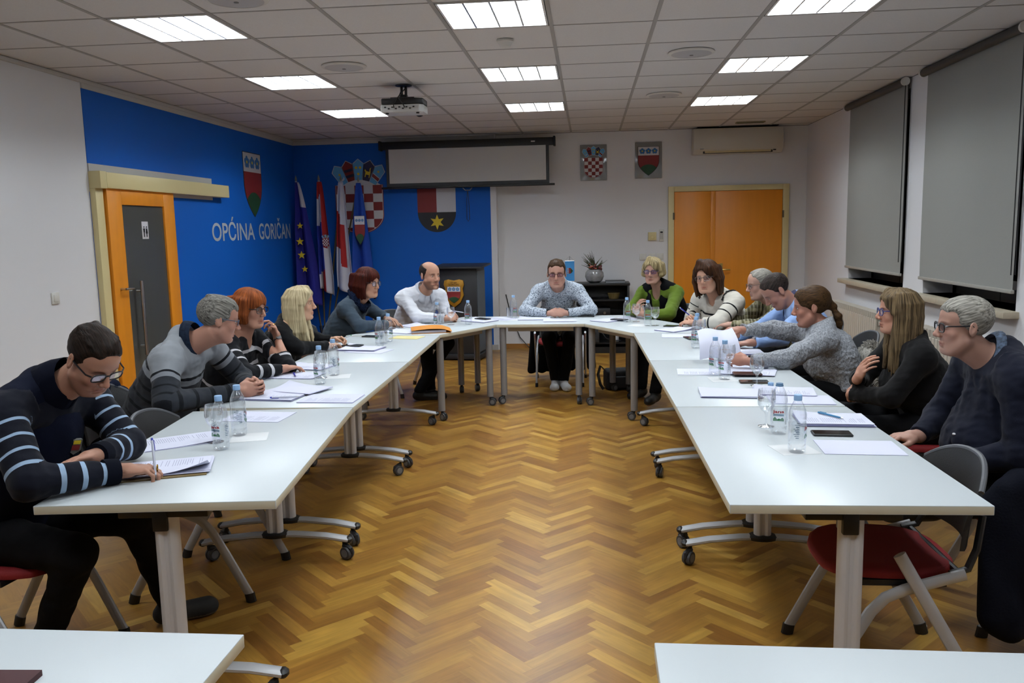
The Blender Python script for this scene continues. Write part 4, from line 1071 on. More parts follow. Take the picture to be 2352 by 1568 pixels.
def cloth(name, base, arm=None, torso=None, rough=.85, knit=None, mottle=None, plaid=None):
    """arm / torso: [(from, to, colour)] bands along the sleeve / down from the neck, in metres"""
    def fn(nt, b):
        N = nt.nodes.new; Lk = nt.links.new
        b.inputs['Roughness'].default_value = rough; b.inputs['Specular IOR Level'].default_value = .15; b.inputs['Sheen Weight'].default_value = .06
        def ramp(bands, src):
            cr = N('ShaderNodeValToRGB'); r_ = cr.color_ramp; r_.interpolation = 'CONSTANT'
            r_.elements[0].position = 0; r_.elements[0].color = rgba(base); r_.elements.remove(r_.elements[1])
            last = 0
            for f, t_, c in bands:
                if f < .01: r_.elements[0].color = rgba(c)
                else: e = r_.elements.new(f); e.color = rgba(c)
                e = r_.elements.new(t_); e.color = rgba(base)
            Lk(src, cr.inputs[0]); return cr.outputs[0]
        a = N('ShaderNodeAttribute'); a.attribute_name = 's'
        out = None
        if arm or torso:
            m = N('ShaderNodeAttribute'); m.attribute_name = 'arm'
            A = ramp(arm or [], a.outputs['Fac']); T_ = ramp(torso or [], a.outputs['Fac'])
            mx = N('ShaderNodeMix'); mx.data_type = 'RGBA'; gt = N('ShaderNodeMath'); gt.operation = 'GREATER_THAN'; gt.inputs[1].default_value = .5; Lk(m.outputs['Fac'], gt.inputs[0])
            Lk(gt.outputs[0], mx.inputs[0]); Lk(T_, mx.inputs[6]); Lk(A, mx.inputs[7]); out = mx.outputs[2]
        tc = N('ShaderNodeTexCoord')
        if plaid:
            cur = None
            for ax, (f, c, amt) in enumerate(plaid):
                w_ = N('ShaderNodeTexWave'); w_.wave_type = 'BANDS'; w_.bands_direction = 'XYZ'[ax % 3]; w_.inputs['Scale'].default_value = f; w_.inputs['Distortion'].default_value = .3; Lk(tc.outputs['Object'], w_.inputs['Vector'])
                gt = N('ShaderNodeMath'); gt.operation = 'GREATER_THAN'; gt.inputs[1].default_value = .6; Lk(w_.outputs['Fac'], gt.inputs[0])
                ml = N('ShaderNodeMath'); ml.operation = 'MULTIPLY'; ml.inputs[1].default_value = amt; Lk(gt.outputs[0], ml.inputs[0])
                mx = N('ShaderNodeMix'); mx.data_type = 'RGBA'; Lk(ml.outputs[0], mx.inputs[0]); mx.inputs[7].default_value = rgba(c)
                if cur is None: mx.inputs[6].default_value = rgba(base)
                else: Lk(cur, mx.inputs[6])
                cur = mx.outputs[2]
            out = cur
        if mottle:
            n = N('ShaderNodeTexNoise'); n.inputs['Scale'].default_value = mottle[0]; n.inputs['Detail'].default_value = 3; mp = N('ShaderNodeMapping'); mp.inputs['Scale'].default_value = (1, 1, 1.8); Lk(tc.outputs['Object'], mp.inputs[0]); Lk(mp.outputs[0], n.inputs['Vector'])
            cr = N('ShaderNodeValToRGB'); cr.color_ramp.elements[0].position = mottle[2]; cr.color_ramp.elements[1].position = mottle[3]
            cr.color_ramp.elements[0].color = rgba(mottle[1]); cr.color_ramp.elements[1].color = rgba(base); Lk(n.outputs['Fac'], cr.inputs[0]); out = cr.outputs[0]
        if out is None: b.inputs['Base Color'].default_value = rgba(base)
        else: Lk(out, b.inputs['Base Color'])
        n = N('ShaderNodeTexNoise'); n.inputs['Scale'].default_value = 420; n.inputs['Detail'].default_value = 2; Lk(tc.outputs['Object'], n.inputs['Vector'])
        bp = N('ShaderNodeBump'); bp.inputs['Strength'].default_value = .12; bp.inputs['Distance'].default_value = .004; Lk(n.outputs['Fac'], bp.inputs['Height']); last = bp
        if knit:
            w_ = N('ShaderNodeTexVoronoi'); w_.inputs['Scale'].default_value = knit; mp = N('ShaderNodeMapping'); mp.inputs['Scale'].default_value = (1, 1, .7); Lk(tc.outputs['Object'], mp.inputs[0]); Lk(mp.outputs[0], w_.inputs['Vector'])
            b2 = N('ShaderNodeBump'); b2.inputs['Strength'].default_value = .7; b2.inputs['Distance'].default_value = .01; Lk(w_.outputs['Distance'], b2.inputs['Height']); Lk(bp.outputs[0], b2.inputs['Normal']); last = b2
        Lk(last.outputs[0], b.inputs['Normal'])
    return node_mat(name, fn)
m_eyew = mat('eye_white', '#c9c4be', .25, spec=.5); m_iris = mat('eye_iris', '#2c2019', .2)
m_lens = clear_mat('spectacle_lens', (.93, .94, .97), .06, .3)

def head_axes(yaw, pitch, roll=0):
    """rows: right, forward, up of the head; yaw 0 looks to +x, 90 to +y; pitch > 0 looks down"""
    y, p, r_ = R(yaw), R(pitch), R(roll)
    f = V3(math.cos(y)*math.cos(p), math.sin(y)*math.cos(p), -math.sin(p)); rt = V3(math.sin(y), -math.cos(y), 0); up = np.cross(rt, f)
    rt, up = rt*math.cos(r_)+up*math.sin(r_), up*math.cos(r_)-rt*math.sin(r_)
    return np.array([rt, f, up])
def head_prims(f, o, A, s, female, jaw=1., eyes_down=0.):
    W = lambda x, y, z: o+s*(x*A[0]+y*A[1]+z*A[2])
    E = lambda c, r, k, op='u', M=A: f.ell(W(*c), np.array(r)*s, M, k*s, op)
    Cn = lambda a, b, r1, r2, k, op='u': f.cone(W(*a), W(*b), r1*s, r2*s, k*s, op)
    j = jaw
    E((0, -.014, .034), (.073, .094, .082), .02)
    E((0, .034, .036), (.061, .053, .06), .03)
    E((0, .03, -.03), (.0585*(.97 if female else 1), .058, .07), .03)
    E((0, .036, -.077), (.049*j, .047, .042), .03)
    E((0, .07, -.103), (.024*j, .019, .016), .02)
    for sx in (-1, 1):
        E((sx*.037, .06, -.03), (.022, .02, .02), .02)
        Cn((sx*.052, .01, -.06), (sx*.034, .055, -.1), .022*j, .018*j, .025)
        Cn((sx*.014, .083, .018), (sx*.043, .072, .017), .007 if female else .009, .006, .012)
    # eye sockets and lids
    for sx in (-1, 1):
        E((sx*.031, .095, .0), (.019, .015, .013), .014, 'c')
        E((sx*.031, .0705, .0), (.0145, .0125, .011), .004)
    Cn((0, .084, .014), (0, .106, -.03), .0075, .0115, .012)
    nt_ = .107 if female else .111; Cn((0, .1, -.034), (0, nt_, -.031), .0095, .008, .008)
    for sx in (-1, 1): E((sx*.0125, .098, -.037), (.008, .0105, .008), .006)
    Cn((-.019, .084, -.0665), (.019, .084, -.0665), .005, .005, .004); Cn((-.008, .089, -.066), (.008, .089, -.066), .005, .005, .004)
    Cn((-.014, .0845, -.0775), (.014, .0845, -.0775), .0064, .0064, .004)
    Cn((-.024, .094, -.0716), (.024, .094, -.0716), .0026, .0026, .0015, 'c')
    for sx in (-1, 1): E((sx*.0075, .104, -.0425), (.0035, .005, .004), .002, 'c')
    Cn((-.02, .084, -.088), (.02, .084, -.088), .003, .003, .006, 'c')
    for sx in (-1, 1):
        ax = unit(A[0]*sx*.9+A[1]*-.35); up = unit(A[2]*.97-A[1]*.2); fw = np.cross(up, ax)
        M = np.array([ax, fw, up])
        f.ell(W(sx*.077, -.012, -.006), V3(.0085, .019, .032)*s, M, .006*s)
        f.ell(W(sx*.087, -.008, .0), V3(.006, .011, .02)*s, M, .004*s, 'c')
def head_tint(P, o, A, s, sp):
    q = (P-o)@A.T/s; x, y, z = q[:, 0], q[:, 1], q[:, 2]
    T_ = np.ones((len(P), 3))
    near = (np.abs(x) < .11) & (y > -.12) & (y < .14) & (z > -.15) & (z < .13)
    def blend(m, c):
        T_[:] = T_*(1-m[:, None])+T_*np.array(c)*m[:, None]
    g = lambda v, w_: np.exp(-(v/w_)**2)
    fr = near*(y > .045)
    blend(fr*.5*g(np.abs(x)-.042, .02)*g(z+.035, .022), (1.05, .82, .78))
    blend(fr*.35*g(x, .014)*g(z+.03, .015), (1.05, .8, .76))
    lip = fr*np.clip(1.3*g(x, .02)**1*g(z+.0715, .0085), 0, 1)*(y > .07)
    blend(lip, sp.get('lip', (.84, .58, .56)))
    blend(fr*np.clip(1.4*g(x, .019), 0, 1)*g(z+.0716, .0022)*.75, (.4, .25, .24))
    for sx in (-1, 1): blend(fr*g(x-sx*.0075, .004)*g(z+.0415, .0035)*.8, (.35, .22, .2))
    ez = z-.0065+8*(np.abs(x)-.031)**2; blend(fr*np.clip(1.5*g(np.abs(x)-.031, .0135), 0, 1)*g(ez, .0022)*.8, (.28, .2, .19))
    blend(fr*np.clip(1.4*g(np.abs(x)-.031, .0135), 0, 1)*g(z+.0065-6*(np.abs(x)-.031)**2, .002)*.4, (.5, .36, .33))
    nl = np.abs(x)-(.017+.30*(-.038-z)); blend(fr*g(nl, .003)*(z < -.036)*(z > -.072)*.28, (.68, .55, .53))
    bw = fr*np.clip(1.7*g(np.abs(x)-.031, .0175)*g(z-.0185-.10*(np.abs(x)-.03)*-.6, .0055 if not sp.get('female') else .004), 0, 1)
    blend(bw*.85, sp.get('brow', (.35, .28, .25)))
    blend(fr*.35*g(np.abs(x)-.031, .02)*g(z+.002, .012), (.8, .68, .66))
    bd = sp.get('beard')
    if bd:
        m = near*np.clip((-.035-z)/.02, 0, 1)*np.clip((y+.01)/.03, 0, 1)*np.clip((z+.14)/.02, 0, 1)
        mu = fr*g(x, .03)*g(z+.055, .009)
        lipm = fr*np.clip(1.4*g(x, .018)*g(z+.0725, .007), 0, 1)
        m = np.clip(np.maximum(m*np.clip((np.abs(x)-.028)/.02+(z < -.078)*1.0+.0, 0, 1), mu), 0, 1)*(1-lipm)
        blend(m*bd[0], bd[1])
    if sp.get('stub'):
        m = near*np.clip((.062-z-.25*np.clip(y, 0, 1))/.02, 0, 1)*np.clip((.018-y)/.02, 0, 1)*np.clip((z+.06+.3*np.clip(-y-.04,-.2,0))/.02, 0, 1)*(np.abs(x) < .0765)
        blend(m*.85, sp['stub'])
    return np.clip(T_, 0, 2)

def hand(f, w_, d, n, side, curl=.3, s=1., k=.006, thumb=.5, spread=.08, point=None):
    """w_ wrist, d pointing direction, n palm normal (way the palm faces), side +1 right hand; curl 0..1 or a list of four; returns nothing"""
    d = unit(d); n = unit(n-d*(n@d)); l = np.cross(d, n)*side     # l: towards the thumb
    w_ = np.array(w_, float)
    P = lambda a, b, c=0.: w_+s*(a*d+b*l+c*n)
    f.cone(P(-.02, 0), P(.02, 0), .026*s, .027*s, .012)
    M = np.array([d, l, n])
    f.ell(P(.05, 0, .0), V3(.05, .041, .0165)*s, M, .012)
    f.ell(P(.035, .026, .006), V3(.032, .02, .017)*s, M, .01)
    lens = ((.043, .026, .021), (.047, .03, .022), (.044, .028, .021), (.034, .021, .019))
    cl = curl if isinstance(curl, (list, tuple)) else [curl]*4
    for i in range(4):
        b = .03-.0195*i; base = P(.088-(.004, 0, .003, .012)[i], b, -.002)
        dv = unit(d+l*(.1-.07*i)*spread*6); r_ = (.0088, .0092, .0088, .0077)[i]*s; a = 0; p = base
        nn = n
        for j in range(3):
            a += cl[i]*(1.15, 1.45, .95)[j]
            q = p+lens[i][j]*s*(dv*math.cos(a)+nn*math.sin(a)); f.cone(p, q, r_, r_*.9, k*.6); p = q; r_ *= .9
    b0 = P(.02, .03, .008); t1 = P(.052, .052, .012+.015*thumb); t2 = P(.078, .056-.018*thumb, .016+.026*thumb); t3 = P(.098, .05-.03*thumb, .018+.034*thumb)
    f.cone(b0, t1, .0135*s, .0112*s, .008); f.cone(t1, t2, .011*s, .0095*s, .004); f.cone(t2, t3, .0095*s, .0075*s, .004)

def lw(t, a, b): return np.array(a)*(1-t)+np.array(b)*t

def snap(o, root, p):
    """nearest point of a mesh (vertices around root) to p, and its normal"""
    me = o.data; n = len(me.vertices); c = np.zeros(n*3, np.float32); me.vertices.foreach_get('co', c); c = c.reshape(-1, 3)+root
    i = int(np.argmin(((c-p)**2).sum(1))); nn = V3(*me.vertices[i].normal); return c[i].astype(float), unit(nn)
PANTS = mat('trousers_black', '#0b0b0e', .85, spec=.15, bump=(300, .1)); SHOE = mat('shoe_black', '#0a0a0b', .5); SOLE = mat('shoe_sole', '#3a3a3c', .6)
def relax_hco(P, o, A): return (P-o)@A.T
def build_hair(style, o, A, s, m, parent, root, h, x):
    lo = o-.2; hi = o+.22; 
    if style in ('long', 'pony', 'wave', 'bob'): lo = lo-V3(.02, .02, .24)
    f = Field(lo, hi, h)
    W = lambda p: o+s*(p[0]*A[0]+p[1]*A[1]+p[2]*A[2])
    E = lambda c, r, k=.015, op='u': f.ell(W(c), V3(*r)*s, A, k*s, op)
    Cn = lambda a, b, r1, r2, k=.012, op='u': f.cone(W(a), W(b), r1*s, r2*s, k*s, op)
    rnd = random.Random(x.get('seed', 1))
    v = x.get('vol', 0.)
    if style in ('short', 'crop'):
        E((0, -.016, .036), (.0775+v, .099+v, .087+v)); E((0, .03, .05), (.064+v, .06, .06+v), .02)
        if style == 'short':
            for i in range(26):
                a = rnd.uniform(-.05, .05); y0 = rnd.uniform(-.08, .0); z0 = .103+v-a*a*9-max(0, y0)*.25
                Cn((a, y0, z0), (a*1.15+rnd.uniform(-.012, .012), y0+.03, z0+.006-max(0, y0)*.2), .011, .006, .01)
        E((0, .1, x.get('fz', -.02)), (x.get('fw', .066), x.get('fy', .062), x.get('fh', .082)), .02, 'c')
        for sx in (-1, 1): E((sx*.058, .07, .035), (.02, .03, x.get('tem', .035)), .012, 'c')
        if x.get('bald'): E((0, .03, .1), (.07, .105, .075), .012, 'c')
        f.plane(W((0, 0, x.get('low', -.02))), A[2]*-.86+A[1]*.5, .012)
    elif style in ('bob', 'bobshort', 'wave'):
        L = x.get('len', -.11); fr_ = x.get('fringe')
        E((0, -.014, .038), (.083+v, .105+v, .09+v)); E((0, .03, .05), (.068+v, .067+v, .062+v), .02)
        for sx in (-1, 1):
            for i in range(11):
                y = .04-.0155*i; b = .077+v-.3*max(0, -.03-y)-.15*max(0, y-.02)
                ln = L*(.92+.14*rnd.random()) if style != 'bobshort' else L+(.25*max(0, y+.01)); fl = x.get('flare', 0)
                Cn((sx*(b-.004), y-.014, .05), (sx*(b+.004+v), y-.01, -.03), .018, .018, .02)
                Cn((sx*(b+.004+v), y-.01, -.03), (sx*(b-.004+fl), y-.006, ln), .018, .011, .012)
        for i in range(9):
            a = -.06+.015*i; yb = -.1-v+.9*a*a*3
            Cn((a, yb+.012, .04), (a*1.05, yb-.002, -.03), .022, .021, .02); Cn((a*1.05, yb-.002, -.03), (a, yb+.014, L*.97), .021, .012)
        if fr_:
            E((0, .105, -.045), (x.get('fw', .057), .072, fr_+.05), .008, 'c')
        else:
            p_ = x.get('part', .02)
            E((p_*.5, .105, -.03), (x.get('fw', .055), .07, .098), .012, 'c')
            for sx in (-1, 1):
                for i in range(6):
                    t = i/5; Cn((p_, .06-.05*t, .118+v), (sx*(.05+.012*t), .07-.06*t, .072), .012, .014, .016); Cn((sx*(.05+.012*t), .07-.06*t, .072), (sx*(.075+v), .05-.05*t, .01), .014, .015, .016)
    elif style == 'long':
        E((0, -.014, .038), (.08+v, .103+v, .089+v)); E((0, .03, .05), (.064+v, .064+v, .062+v), .02)
        E((0, .105, -.02), (.054, .066, .09), .012, 'c')
        n = 84
        for i in range(n):
            a = R(-152+304*i/(n-1)); ca, sa = math.cos(a), math.sin(a)     # 0 = back
            bx, by = sa*.075, -.016-ca*.095
            by = min(by, x.get('fx', .02)); wob = rnd.uniform(-.006, .006); fr = max(0, (by+.02)/.05); nar = x.get('nar', 1.)
            ed = x['len']*(.84+.22*rnd.random())
            pts = [(bx*.8, by*.8+.01, .09), (bx*1.03, by, .04), (bx*1.1, by*1.02, -.03), (bx*1.08*nar+wob*.5, by*1.02+.01*fr, -.11), (bx*1.1*nar+wob, by*1.05+x.get('fwd', .03)*fr, -.2), (bx*1.0*nar+wob*1.6, by*1.0+x.get('fwd', .03)*1.6*fr+rnd.uniform(-.008, .008), ed)]
            rr = [.011, .0135, .0135, .0125, .0105, .004]
            for k in range(5): Cn(pts[k], pts[k+1], rr[k], rr[k+1], .011)
        for sx in (-1, 1):
            for i in range(7):
                t = i/6; Cn((.004*sx, .06-.07*t, .115), (sx*(.05+.01*t), .07-.06*t, .07), .010, .013, .014); Cn((sx*(.05+.01*t), .07-.06*t, .07), (sx*(.077), .045-.045*t, .0), .013, .014, .014)
    elif style == 'pony':
        E((0, -.018, .036), (.079+v, .102+v, .088+v)); E((0, .03, .05), (.064+v, .062, .06+v), .02)
        E((0, .1, -.015), (.066, .062, .084), .016, 'c')
        f.plane(W((0, 0, -.028)), A[2]*-.86+A[1]*.5, .01)
        Cn((0, -.1, .0), (0, -.125, -.02), .03, .026); Cn((.0, -.122, -.022), (0, -.128, -.03), .02, .02, .004)
        for i in range(14):
            a = rnd.uniform(-.018, .018); b = rnd.uniform(-.014, .014)
            Cn((a*.5, -.125+b*.4, -.03), (a*1.3, -.15+b, -.08), .009, .013, .006); Cn((a*1.3, -.15+b, -.08), (a*1.1, -.15+b, -.13), .013, .012, .006); Cn((a*1.1, -.15+b, -.13), (a*.5, -.145+b*.6, -.17-.02*rnd.random()), .012, .004, .006)
    X, Y, Z = f.grid()
    lx = [(X-o[0])*A[i][0]+(Y-o[1])*A[i][1]+(Z-o[2])*A[i][2] for i in range(3)]
    if x.get('bald'): pass
    elif style in ('short', 'crop', 'pony'): f.F += (.0016*fbm(lx[0]*1.6, lx[1]*.55, lx[2], 34, 4)).astype(np.float32)
    else:
        ang = np.arctan2(lx[0], -lx[1])
        f.F += (.0011*np.sin(ang*x.get('strands', 54)+3*np.sin(lx[2]*30)+2*np.sin(ang*7))+.0015*np.sin(ang*17+2*np.sin(lx[2]*18+ang*3))).astype(np.float32)*np.clip(1.1-np.abs(lx[2]-.02), .3, 1)
    P, Q = f.mesh(); me, P = np_mesh('hair', P, Q, m)
    q = relax_hco(P, o, A)
    if style in ('bob', 'bobshort', 'wave', 'long'): q = np.stack([np.arctan2(q[:, 0], -q[:, 1])*.085, np.hypot(q[:, 0], q[:, 1])*.12, q[:, 2]*.7], 1)
    if style in ('short', 'crop'): q = np.stack([q[:, 0], q[:, 2]*.6+q[:, 1]*.2, q[:, 1]], 1)
    elif style == 'pony': q = np.stack([q[:, 0], q[:, 2], q[:, 1]], 1)
    a = me.attributes.new('hco', 'FLOAT_VECTOR', 'POINT'); a.data.foreach_set('vector', q.astype(np.float32).ravel())
    place(me, P, root); return link(bpy.data.objects.new('hair', me), parent)
def place(me, P, root):
    me.vertices.foreach_set('co', (P-root).astype(np.float32).ravel()); me.update()
def mb_obj(q, name, m, parent, root, **k):
    q.v = [(v[0]-root[0], v[1]-root[1], v[2]-root[2]) for v in q.v]
    return q.obj(name, m, parent, **k)
def glasses(o, A, s, parent, root, m, w=.05, hh=.036, r=.0019, rim=True, lensm=None, y=.097, z=-.001, shape=3.2):
    W = lambda p: o+s*(p[0]*A[0]+p[1]*A[1]+p[2]*A[2])
    q = MB(); L = MB()
    for sx in (-1, 1):
        ring = []
        for k in range(24):
            a = 2*PI*k/24; c, s2 = math.cos(a), math.sin(a); rr = (abs(c)**shape+abs(s2)**shape)**(-1/shape)
            x = sx*.0335+rr*c*w/2; ring.append((x, y-.25*max(0, abs(x)-.02)**1.0*.35, z+rr*s2*hh/2))
        if rim: q.tube([W(p) for p in ring], r*s, 6, closed=True)
        else: q.tube([W(p) for p in ring[1:12]], r*s, 6)
        L.add([W(p) for p in ring]+[W((p[0], p[1]-.001, p[2])) for p in ring], [tuple(range(24)), tuple(range(47, 23, -1))])
        q.tube([W((sx*(.0335+w/2), y-.008, z+hh*.2)), W((sx*.075, y-.022, z+.009)), W((sx*.0785, .03, z+.008)), W((sx*.0785, -.008, z+.008)), W((sx*.076, -.03, z-.012))], r*s*1.15, 6)
    q.tube([W((-.0335+w/2-.001, y, z+.006)), W((0, y+.003, z+.009)), W((.0335-w/2+.001, y, z+.006))], r*s, 6)
    g = mb_obj(q, 'spectacles', m, parent, root)
    mb_obj(L, 'lens', lensm or m_lens, g, root)
    return g

def person(label, hip, yaw, c7, head, hyaw, hpitch=0, hroll=0, hs=1.03, female=False, sw=.2, g=1., belly=0., bust=0., h=.0065, skin='#b98a70', sp=None,
           Rt=None, Lt=None, top=None, infl=.014, sleeve=(.97, .97), neck=.03, vneck=0., wrinkle=.004, cuffs=None, knees=None, feet=None, hair=None, hairm=None, hx=None, pants=PANTS, shoe=SHOE, collar=None, jaw=1., eye=1., spec=None, topname='sweater', chairlab=None, chairgroup='red folding chairs', chairoff=0., neckr=None, gaze=0., sole=None, armr=1.):
    sp = dict(sp or {}); sp['female'] = female
    hip = V3(*hip); c7 = V3(*c7); head = V3(*head); root = V3(hip[0], hip[1], 0)
    t = thing('person', label, 'person', tuple(root)); s = hs
    Fw = V3(math.cos(R(yaw)), math.sin(R(yaw)), 0); Rg = V3(math.sin(R(yaw)), -math.cos(R(yaw)), 0)
    up = unit(c7-hip); F2 = unit(Fw-up*(Fw@up)); Rg = unit(np.cross(F2, up)); LT = np.linalg.norm(c7-hip)
    TM = np.array([Rg, F2, up]); A = head_axes(hyaw, hpitch, hroll)
    sh = {}; el = {}; wr = {}
    for sd, spec_ in ((1, Rt), (-1, Lt)):
        S = c7-up*.06+Rg*sd*sw+F2*(spec_.get('sf', .035)); sh[sd] = S
        W_ = V3(*spec_['w']); wr[sd] = W_
        el[sd] = V3(*spec_['e']) if 'e' in spec_ else ik(S, W_, .295, .26, spec_.get('hint', (0, 0, -1)))
    kn = {}; an = {}; hj = {}; to = {}
    for i, sd in enumerate((1, -1)):
        hj[sd] = hip+Rg*sd*.092*g-up*.01
        kn[sd] = V3(*knees[i]) if knees else hip+Fw*.43+Rg*sd*.13+V3(0, 0, -.0)
        a = V3(*feet[i][0]) if feet else V3(*(kn[sd]+Fw*.02)); a[2] = .085 if a[2] < .05 else a[2]; an[sd] = a
        fd = unit(V3(*feet[i][1])) if feet else unit(Fw+Rg*sd*.15); to[sd] = a+fd*.155+V3(0, 0, -.055)
    nk = A@V3(0, 0, 0); hb = head-s*(A[2]*.075+A[1]*.018)
    nb = c7+F2*.035-up*.015; nr = neckr or (.048 if female else .057)
    def torso(f, e, k):
        f.ell(hip+up*.02, V3(.17*g, .125*g, .12)+e, TM, k)
        f.ell(hip+up*.2+F2*(.01+belly*.6), V3(.148*g, .112*g+belly, .17)+e, TM, k+.03)
        f.ell(c7-up*.21+F2*.02, V3(.158*(1+(g-1)*.7), .112*(1+(g-1)*.6), .19)+e, TM, k+.03)
        if bust:
            for sd in (-1, 1): f.ell(c7-up*.24+F2*.09+Rg*sd*.075, V3(.07, .06+bust, .075)+e, TM, .04)
        f.cone(sh[-1]*.92+sh[1]*.08, sh[1]*.92+sh[-1]*.08, .055+e, .055+e, .04)
        for sd in (-1, 1): f.cone(c7+up*.005, lw(.75, c7, sh[sd])+up*.02, .044+e*.8, .04+e, .035)
    pts = [head, hip, c7]+list(sh.values())+list(el.values())+list(wr.values())+list(kn.values())+list(an.values())+list(to.values())
    pts = np.array(pts)
    # --- the body: one skin from crown to feet
    fb = [(head-V3(.13, .13, .14)*s, head+V3(.13, .13, .13)*s)]
    for sd, spec_ in ((1, Rt), (-1, Lt)):
        hc_ = wr[sd]+unit(V3(*spec_['d']) if 'd' in spec_ else wr[sd]-el[sd])*.1; fb.append((hc_-.1, hc_+.1))
    f = Field(np.minimum(pts.min(0)-.16, head-.17), np.maximum(pts.max(0)+.16, head+.17), .0095, fb, h*.66)
    torso(f, -.006, .03)
    ar = armr*(.9 if female else 1.)
    for sd, spec_ in ((1, Rt), (-1, Lt)):
        f.ell(sh[sd], V3(.052, .052, .052)*ar, None, .03); f.cone(sh[sd], el[sd], .046*ar, .038*ar, .025)
        m1 = lw(.3, el[sd], wr[sd]); f.cone(el[sd], m1, .037*ar, .04*ar, .015); f.cone(m1, wr[sd], .039*ar, .025*ar, .015)
        if spec_.get('hand', True):
            d = V3(*spec_['d']) if 'd' in spec_ else wr[sd]-el[sd]
            hand(f, wr[sd]+unit(d)*.012, d, V3(*spec_.get('n', (0, 0, -1))), sd, spec_.get('curl', .35), (.92 if female else 1.)*spec_.get('hs', 1.), thumb=spec_.get('thumb', .5), spread=spec_.get('spread', .08), k=.004)
    for sd in (1, -1):
        f.cone(hj[sd], kn[sd], .07*g, .044, .02); f.cone(kn[sd], an[sd], .042, .032, .02)
        f.cone(an[sd]-V3(0, 0, .03), to[sd], .035, .026, .02)
    f.cone(nb-up*.03, hb, nr+.004, nr-.003, .03)
    fr = head+s*(A[1]*.03-A[2]*.1); f.cone(nb+F2*.02, fr-A[1]*s*.02, nr*.7, .03, .03)
    head_prims(f, head, A, s, female, jaw)
    P, Q = f.mesh(); me, P = np_mesh('body', P, Q, skin_mat('skin_'+skin.strip('#'), skin), 1, .3)
    attr_col(me, 'tint', head_tint(P, head, A, s, sp)); place(me, P, root); link(bpy.data.objects.new('body', me), t)
    # --- eyes
    W = lambda p: head+s*(p[0]*A[0]+p[1]*A[1]+p[2]*A[2])
    for sx in (-1, 1):
        q = MB(); M = frame(W((sx*.031, .0752, .0)), A[0], A[1], A[2])
        q.ball((0, 0, 0), (.0118*s, .0095*s, .0056*s*eye), 14, 0, M); q.ball((gaze*.004*s, .0072*s, -.0005), (.0046*s, .0028*s, .0046*s*min(1, eye*1.1)), 10, 1, M)
        mb_obj(q, 'eye', [m_eyew, m_iris], t, root)
    # --- upper garment
    hc = max(h*1.25, .0075)
    f = Field(pts.min(0)-.17, np.maximum(np.array([*sh.values(), *el.values(), *wr.values(), hip, c7]).max(0)+.16, c7+.1), hc) if False else Field(np.array([*sh.values(), *el.values(), *wr.values(), hip, c7]).min(0)-.2, np.array([*sh.values(), *el.values(), *wr.values(), hip, c7]).max(0)+.2, hc)
    torso(f, infl, .035)
    nv = unit(hb-nb); f.cone(nb-up*.03, nb+nv*(neck+.03), nr+.024, nr+.008, .03)
    cuffp = {}
    for i, (sd, spec_) in enumerate(((1, Rt), (-1, Lt))):
        fr_ = sleeve[i]; cu = lw(fr_, el[sd], wr[sd]); cuffp[sd] = cu
        f.ell(sh[sd]-up*.005, (V3(.055, .055, .055)*ar+infl), None, .03); f.cone(sh[sd], el[sd], .05*ar+infl, .043*ar+infl*.9, .03)
        f.cone(el[sd], cu, .043*ar+infl*.8, .029*ar+infl*.55+(1-fr_)*.012, .02)
        dv = unit(wr[sd]-el[sd]); f.plane(cu, dv, 0., (cu-.075, cu+.075))
    X, Y, Z = f.grid()
    if wrinkle:
        f.F += (wrinkle*fbm(X, Y, Z*.55, 9, 3)+wrinkle*.55*fbm(X*1.0, Y*1.0, Z*1.2, 22, 5)).astype(np.float32)
    na = unit(hb-nb); f.plane(c7+up*neck+F2*.03, na*.85+up*.15+F2*.12, .004, (c7-.13, c7+.14))
    if vneck: f.ell(nb+F2*.06+up*.0, V3(.05, .07, .05+vneck), TM, .004, 'c')
    wl = hip-up*.02
    P, Q = f.mesh(); me, P = np_mesh(topname, P, Q, top)
    # coordinates for stripes: along the sleeve / down from the neck
    d0 = np.full(len(P), 9.); sarm = np.zeros(len(P))
    for sd in (1, -1):
        acc = 0.
        for a, b in ((sh[sd], el[sd]), (el[sd], wr[sd])):
            d = b-a; L2 = d@d; tt = ((P-a)@d)/L2; tc = np.clip(tt, 0, 1); dist = np.linalg.norm(P-a-tc[:, None]*d, axis=1)
            up_ = (dist < d0) & (tt > (-.25 if acc == 0 else -1)); d0 = np.where(up_, dist, d0); sarm = np.where(up_, acc+np.clip(tt, -.2, 1.1)*(.295 if acc == 0 else .26), sarm); acc += .295
    rc = V3(.158*(1+(g-1)*.7), .112*(1+(g-1)*.6)+bust*.6, .19)+infl+.012; ra = V3(.148*g, .112*g+belly, .17)+infl+.012
    q = (P-(c7-up*.21+F2*.02))@TM.T; kt = np.sqrt(((q/rc)**2).sum(1)); q2 = (P-(hip+up*.2+F2*(.01+belly*.6)))@TM.T; kt = np.minimum(kt, np.sqrt(((q2/ra)**2).sum(1)))
    out = np.abs((P-c7)@Rg) > sw+.0
    arm = ((d0/(.05*ar+infl+.006) < kt*1.04) & (np.abs((P-c7)@Rg) > sw-.045)) | ((d0 < .1) & out) | ((d0 < .085) & (kt > 1.25))
    attr_f(me, 'arm', arm.astype(float)); attr_f(me, 's', np.where(arm, np.clip(sarm, 0.002, .999), np.clip(.06-((P-c7)@up), .002, .999)))
    place(me, P, root); topo = link(bpy.data.objects.new(topname, me), t)
    # --- trousers
    kp = np.array([*hj.values(), *kn.values(), *an.values()])
    f = Field(kp.min(0)-.2, kp.max(0)+.2, hc)
    f.ell(hip+up*.015, V3(.175*g, .13*g, .12)+.006, TM, .03)
